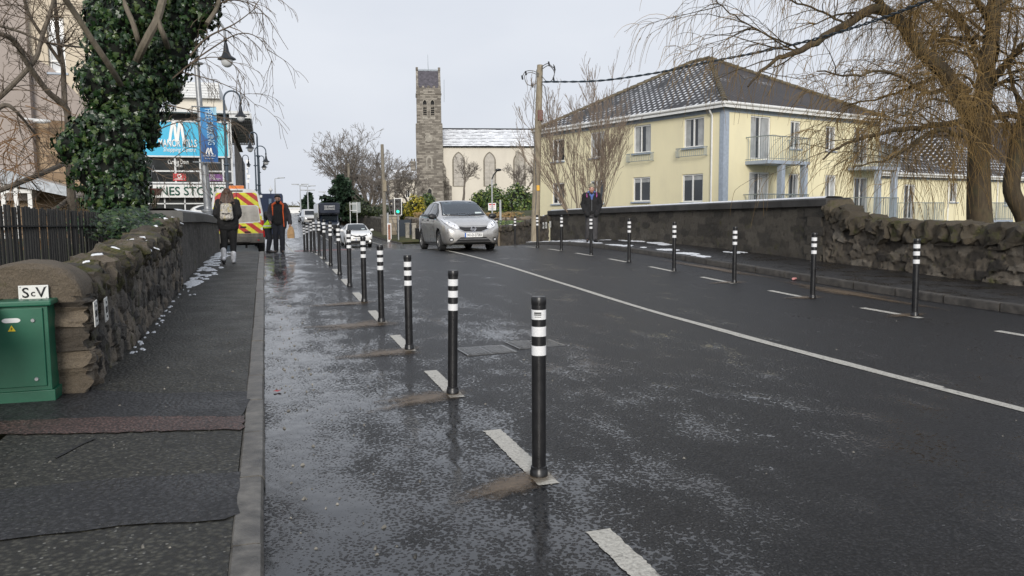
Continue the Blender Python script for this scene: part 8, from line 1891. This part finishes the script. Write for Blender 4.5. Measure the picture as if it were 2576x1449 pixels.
bp = thing('backpack', 'dark rucksack with pink shoulder straps worn by the man in the beanie', 'backpack', (XQ, YQ, zrp(XQ, YQ)), R_(-20)); ch = J['chest']+V3(0, .25, -.05)
skinmesh('pack', [(ch+V3(-.08, 0, .14), .09, ch+V3(.08, 0, .14), .09), (ch+V3(-.08, 0, -.15), .09, ch+V3(.08, 0, -.15), .09), (ch+V3(0, 0, .14), .1, ch+V3(0, 0, -.15), .1)], M['c_black'], bp, .014, 3)
for s in (-1, 1): skinmesh('strap', chain(cr([J['neck']+V3(s*.13, .1, .02), J['neck']+V3(s*.15, .0, .055), J['neck']+V3(s*.155, -.09, -.0), J['chest']+V3(s*.15, -.15, .09)], 3), [.019]*10), M['c_pink'], bp, .01, 2)
# --- people in the silver car
for lab, x, m, yy in (('driver in a turquoise top behind the windscreen of the silver car', -.36, cloth('turquoise top', (.1, .5, .5)), 2.2), ('passenger in a pale top behind the windscreen of the silver car', .34, cloth('pale grey top', (.4, .4, .42)), 2.25)):
    p = thing('person', lab, 'person', tuple(car.matrix_basis @ Vector((x, yy, .0))), R_(.5))
    J = skel(1.7, head=(0, -.02, 1.27), neck=(0, .04, 1.11), chest=(0, .05, .95), waist=(0, .06, .76), pel=(0, .04, .64), shL=(-.18, .05, 1.06), shR=(.18, .05, 1.06), elL=(-.25, -.1, .85), wrL=(-.15, -.36, .93), elR=(.25, -.1, .85), wrR=(.15, -.36, .93), hiL=(-.09, 0, .6), hiR=(.09, 0, .6), knL=(-.12, -.42, .66), knR=(.12, -.42, .66), anL=(-.12, -.62, .36), anR=(.12, -.62, .36), toL=(-.12, -.74, .32), toR=(.12, -.74, .32))
    c, pf = bodycaps(J, 0, .0, ((1, V3(1, 0, 0)), (1, V3(-1, 0, 0)))); skinmesh('body', c, [M['skin'], M['eye'], M['lip'], M['brow']], p, .011, 3, pf)
    h = J['head']; skinmesh('hair', [('e', h+V3(0, .03, .05), V3(.085, .095, .09))], m_hair('fair brown hair', (.07, .045, .03), (.18, .13, .09)), p, .012, 2)
    c = [(J['shL'], .07, J['shR'], .07), (J['chest']+V3(-.07, 0, 0), .12, J['waist']+V3(-.06, 0, 0), .115), (J['chest']+V3(.07, 0, 0), .12, J['waist']+V3(.06, 0, 0), .115)]
    for s in 'LR': c += chain([J['sh'+s], J['el'+s], J['wr'+s]], (.07, .058, .042))
    skinmesh('top', c, m, p, .013, 3)
    skinmesh('trousers', legs(J, (.09, .07, .055)), M['c_navy'], p, .015, 2)
# ------------------------------------------------------------------ light: pale overcast sky with a soft, weak sun
SUN_EL, SUN_AZ = R_(21), R_(196)                       # azimuth from +Y clockwise (sun behind the camera, a little to the left)
wd = bpy.data.worlds.new('World'); S.world = wd; wd.use_nodes = True; nt = wd.node_tree
bg = nt.nodes['Background']; sky = nt.nodes.new('ShaderNodeTexSky'); sky.sky_type = 'NISHITA'; sky.sun_disc = False; sky.sun_elevation = SUN_EL; sky.sun_rotation = SUN_AZ; sky.dust_density = 4; sky.air_density = 1.2
hs_ = nt.nodes.new('ShaderNodeHueSaturation'); hs_.inputs['Saturation'].default_value = .35; nt.links.new(sky.outputs[0], hs_.inputs['Color'])
tc = nt.nodes.new('ShaderNodeTexCoord'); mp = nt.nodes.new('ShaderNodeMapping'); mp.inputs['Scale'].default_value = (1.2, 1.2, 3); nt.links.new(tc.outputs['Generated'], mp.inputs[0])
nz_ = nt.nodes.new('ShaderNodeTexNoise'); nz_.inputs['Scale'].default_value = 1.3; nz_.inputs['Detail'].default_value = 5; nt.links.new(mp.outputs[0], nz_.inputs['Vector'])
cr_ = nt.nodes.new('ShaderNodeValToRGB'); cr_.color_ramp.elements[0].position = .3; cr_.color_ramp.elements[1].position = .7
cr_.color_ramp.elements[0].color = (.61, .66, .755, 1); cr_.color_ramp.elements[1].color = (.78, .815, .885, 1); nt.links.new(nz_.outputs['Fac'], cr_.inputs[0])
ml = nt.nodes.new('ShaderNodeVectorMath'); ml.operation = 'SCALE'; ml.inputs['Scale'].default_value = 10.0; nt.links.new(cr_.outputs[0], ml.inputs[0])
mx = nt.nodes.new('ShaderNodeMix'); mx.data_type = 'RGBA'; mx.inputs[0].default_value = .88; nt.links.new(hs_.outputs[0], mx.inputs[6]); nt.links.new(ml.outputs[0], mx.inputs[7])
nt.links.new(mx.outputs[2], bg.inputs['Color']); bg.inputs['Strength'].default_value = .1
sl = bpy.data.lights.new('sun', 'SUN'); sl.energy = 2.5; sl.angle = R_(20); sl.color = (1, .95, .88); so = bpy.data.objects.new('sun', sl); COL.objects.link(so)
d = Vector((math.sin(SUN_AZ)*math.cos(SUN_EL), math.cos(SUN_AZ)*math.cos(SUN_EL), math.sin(SUN_EL)))
so.rotation_euler = (-d).to_track_quat('-Z', 'Y').to_euler()
S.view_settings.view_transform = 'Standard'; S.view_settings.look = 'None'; S.view_settings.exposure = .1; S.view_settings.gamma = 1
S.render.resolution_x = 1024; S.render.resolution_y = 576; S.render.engine = 'CYCLES'
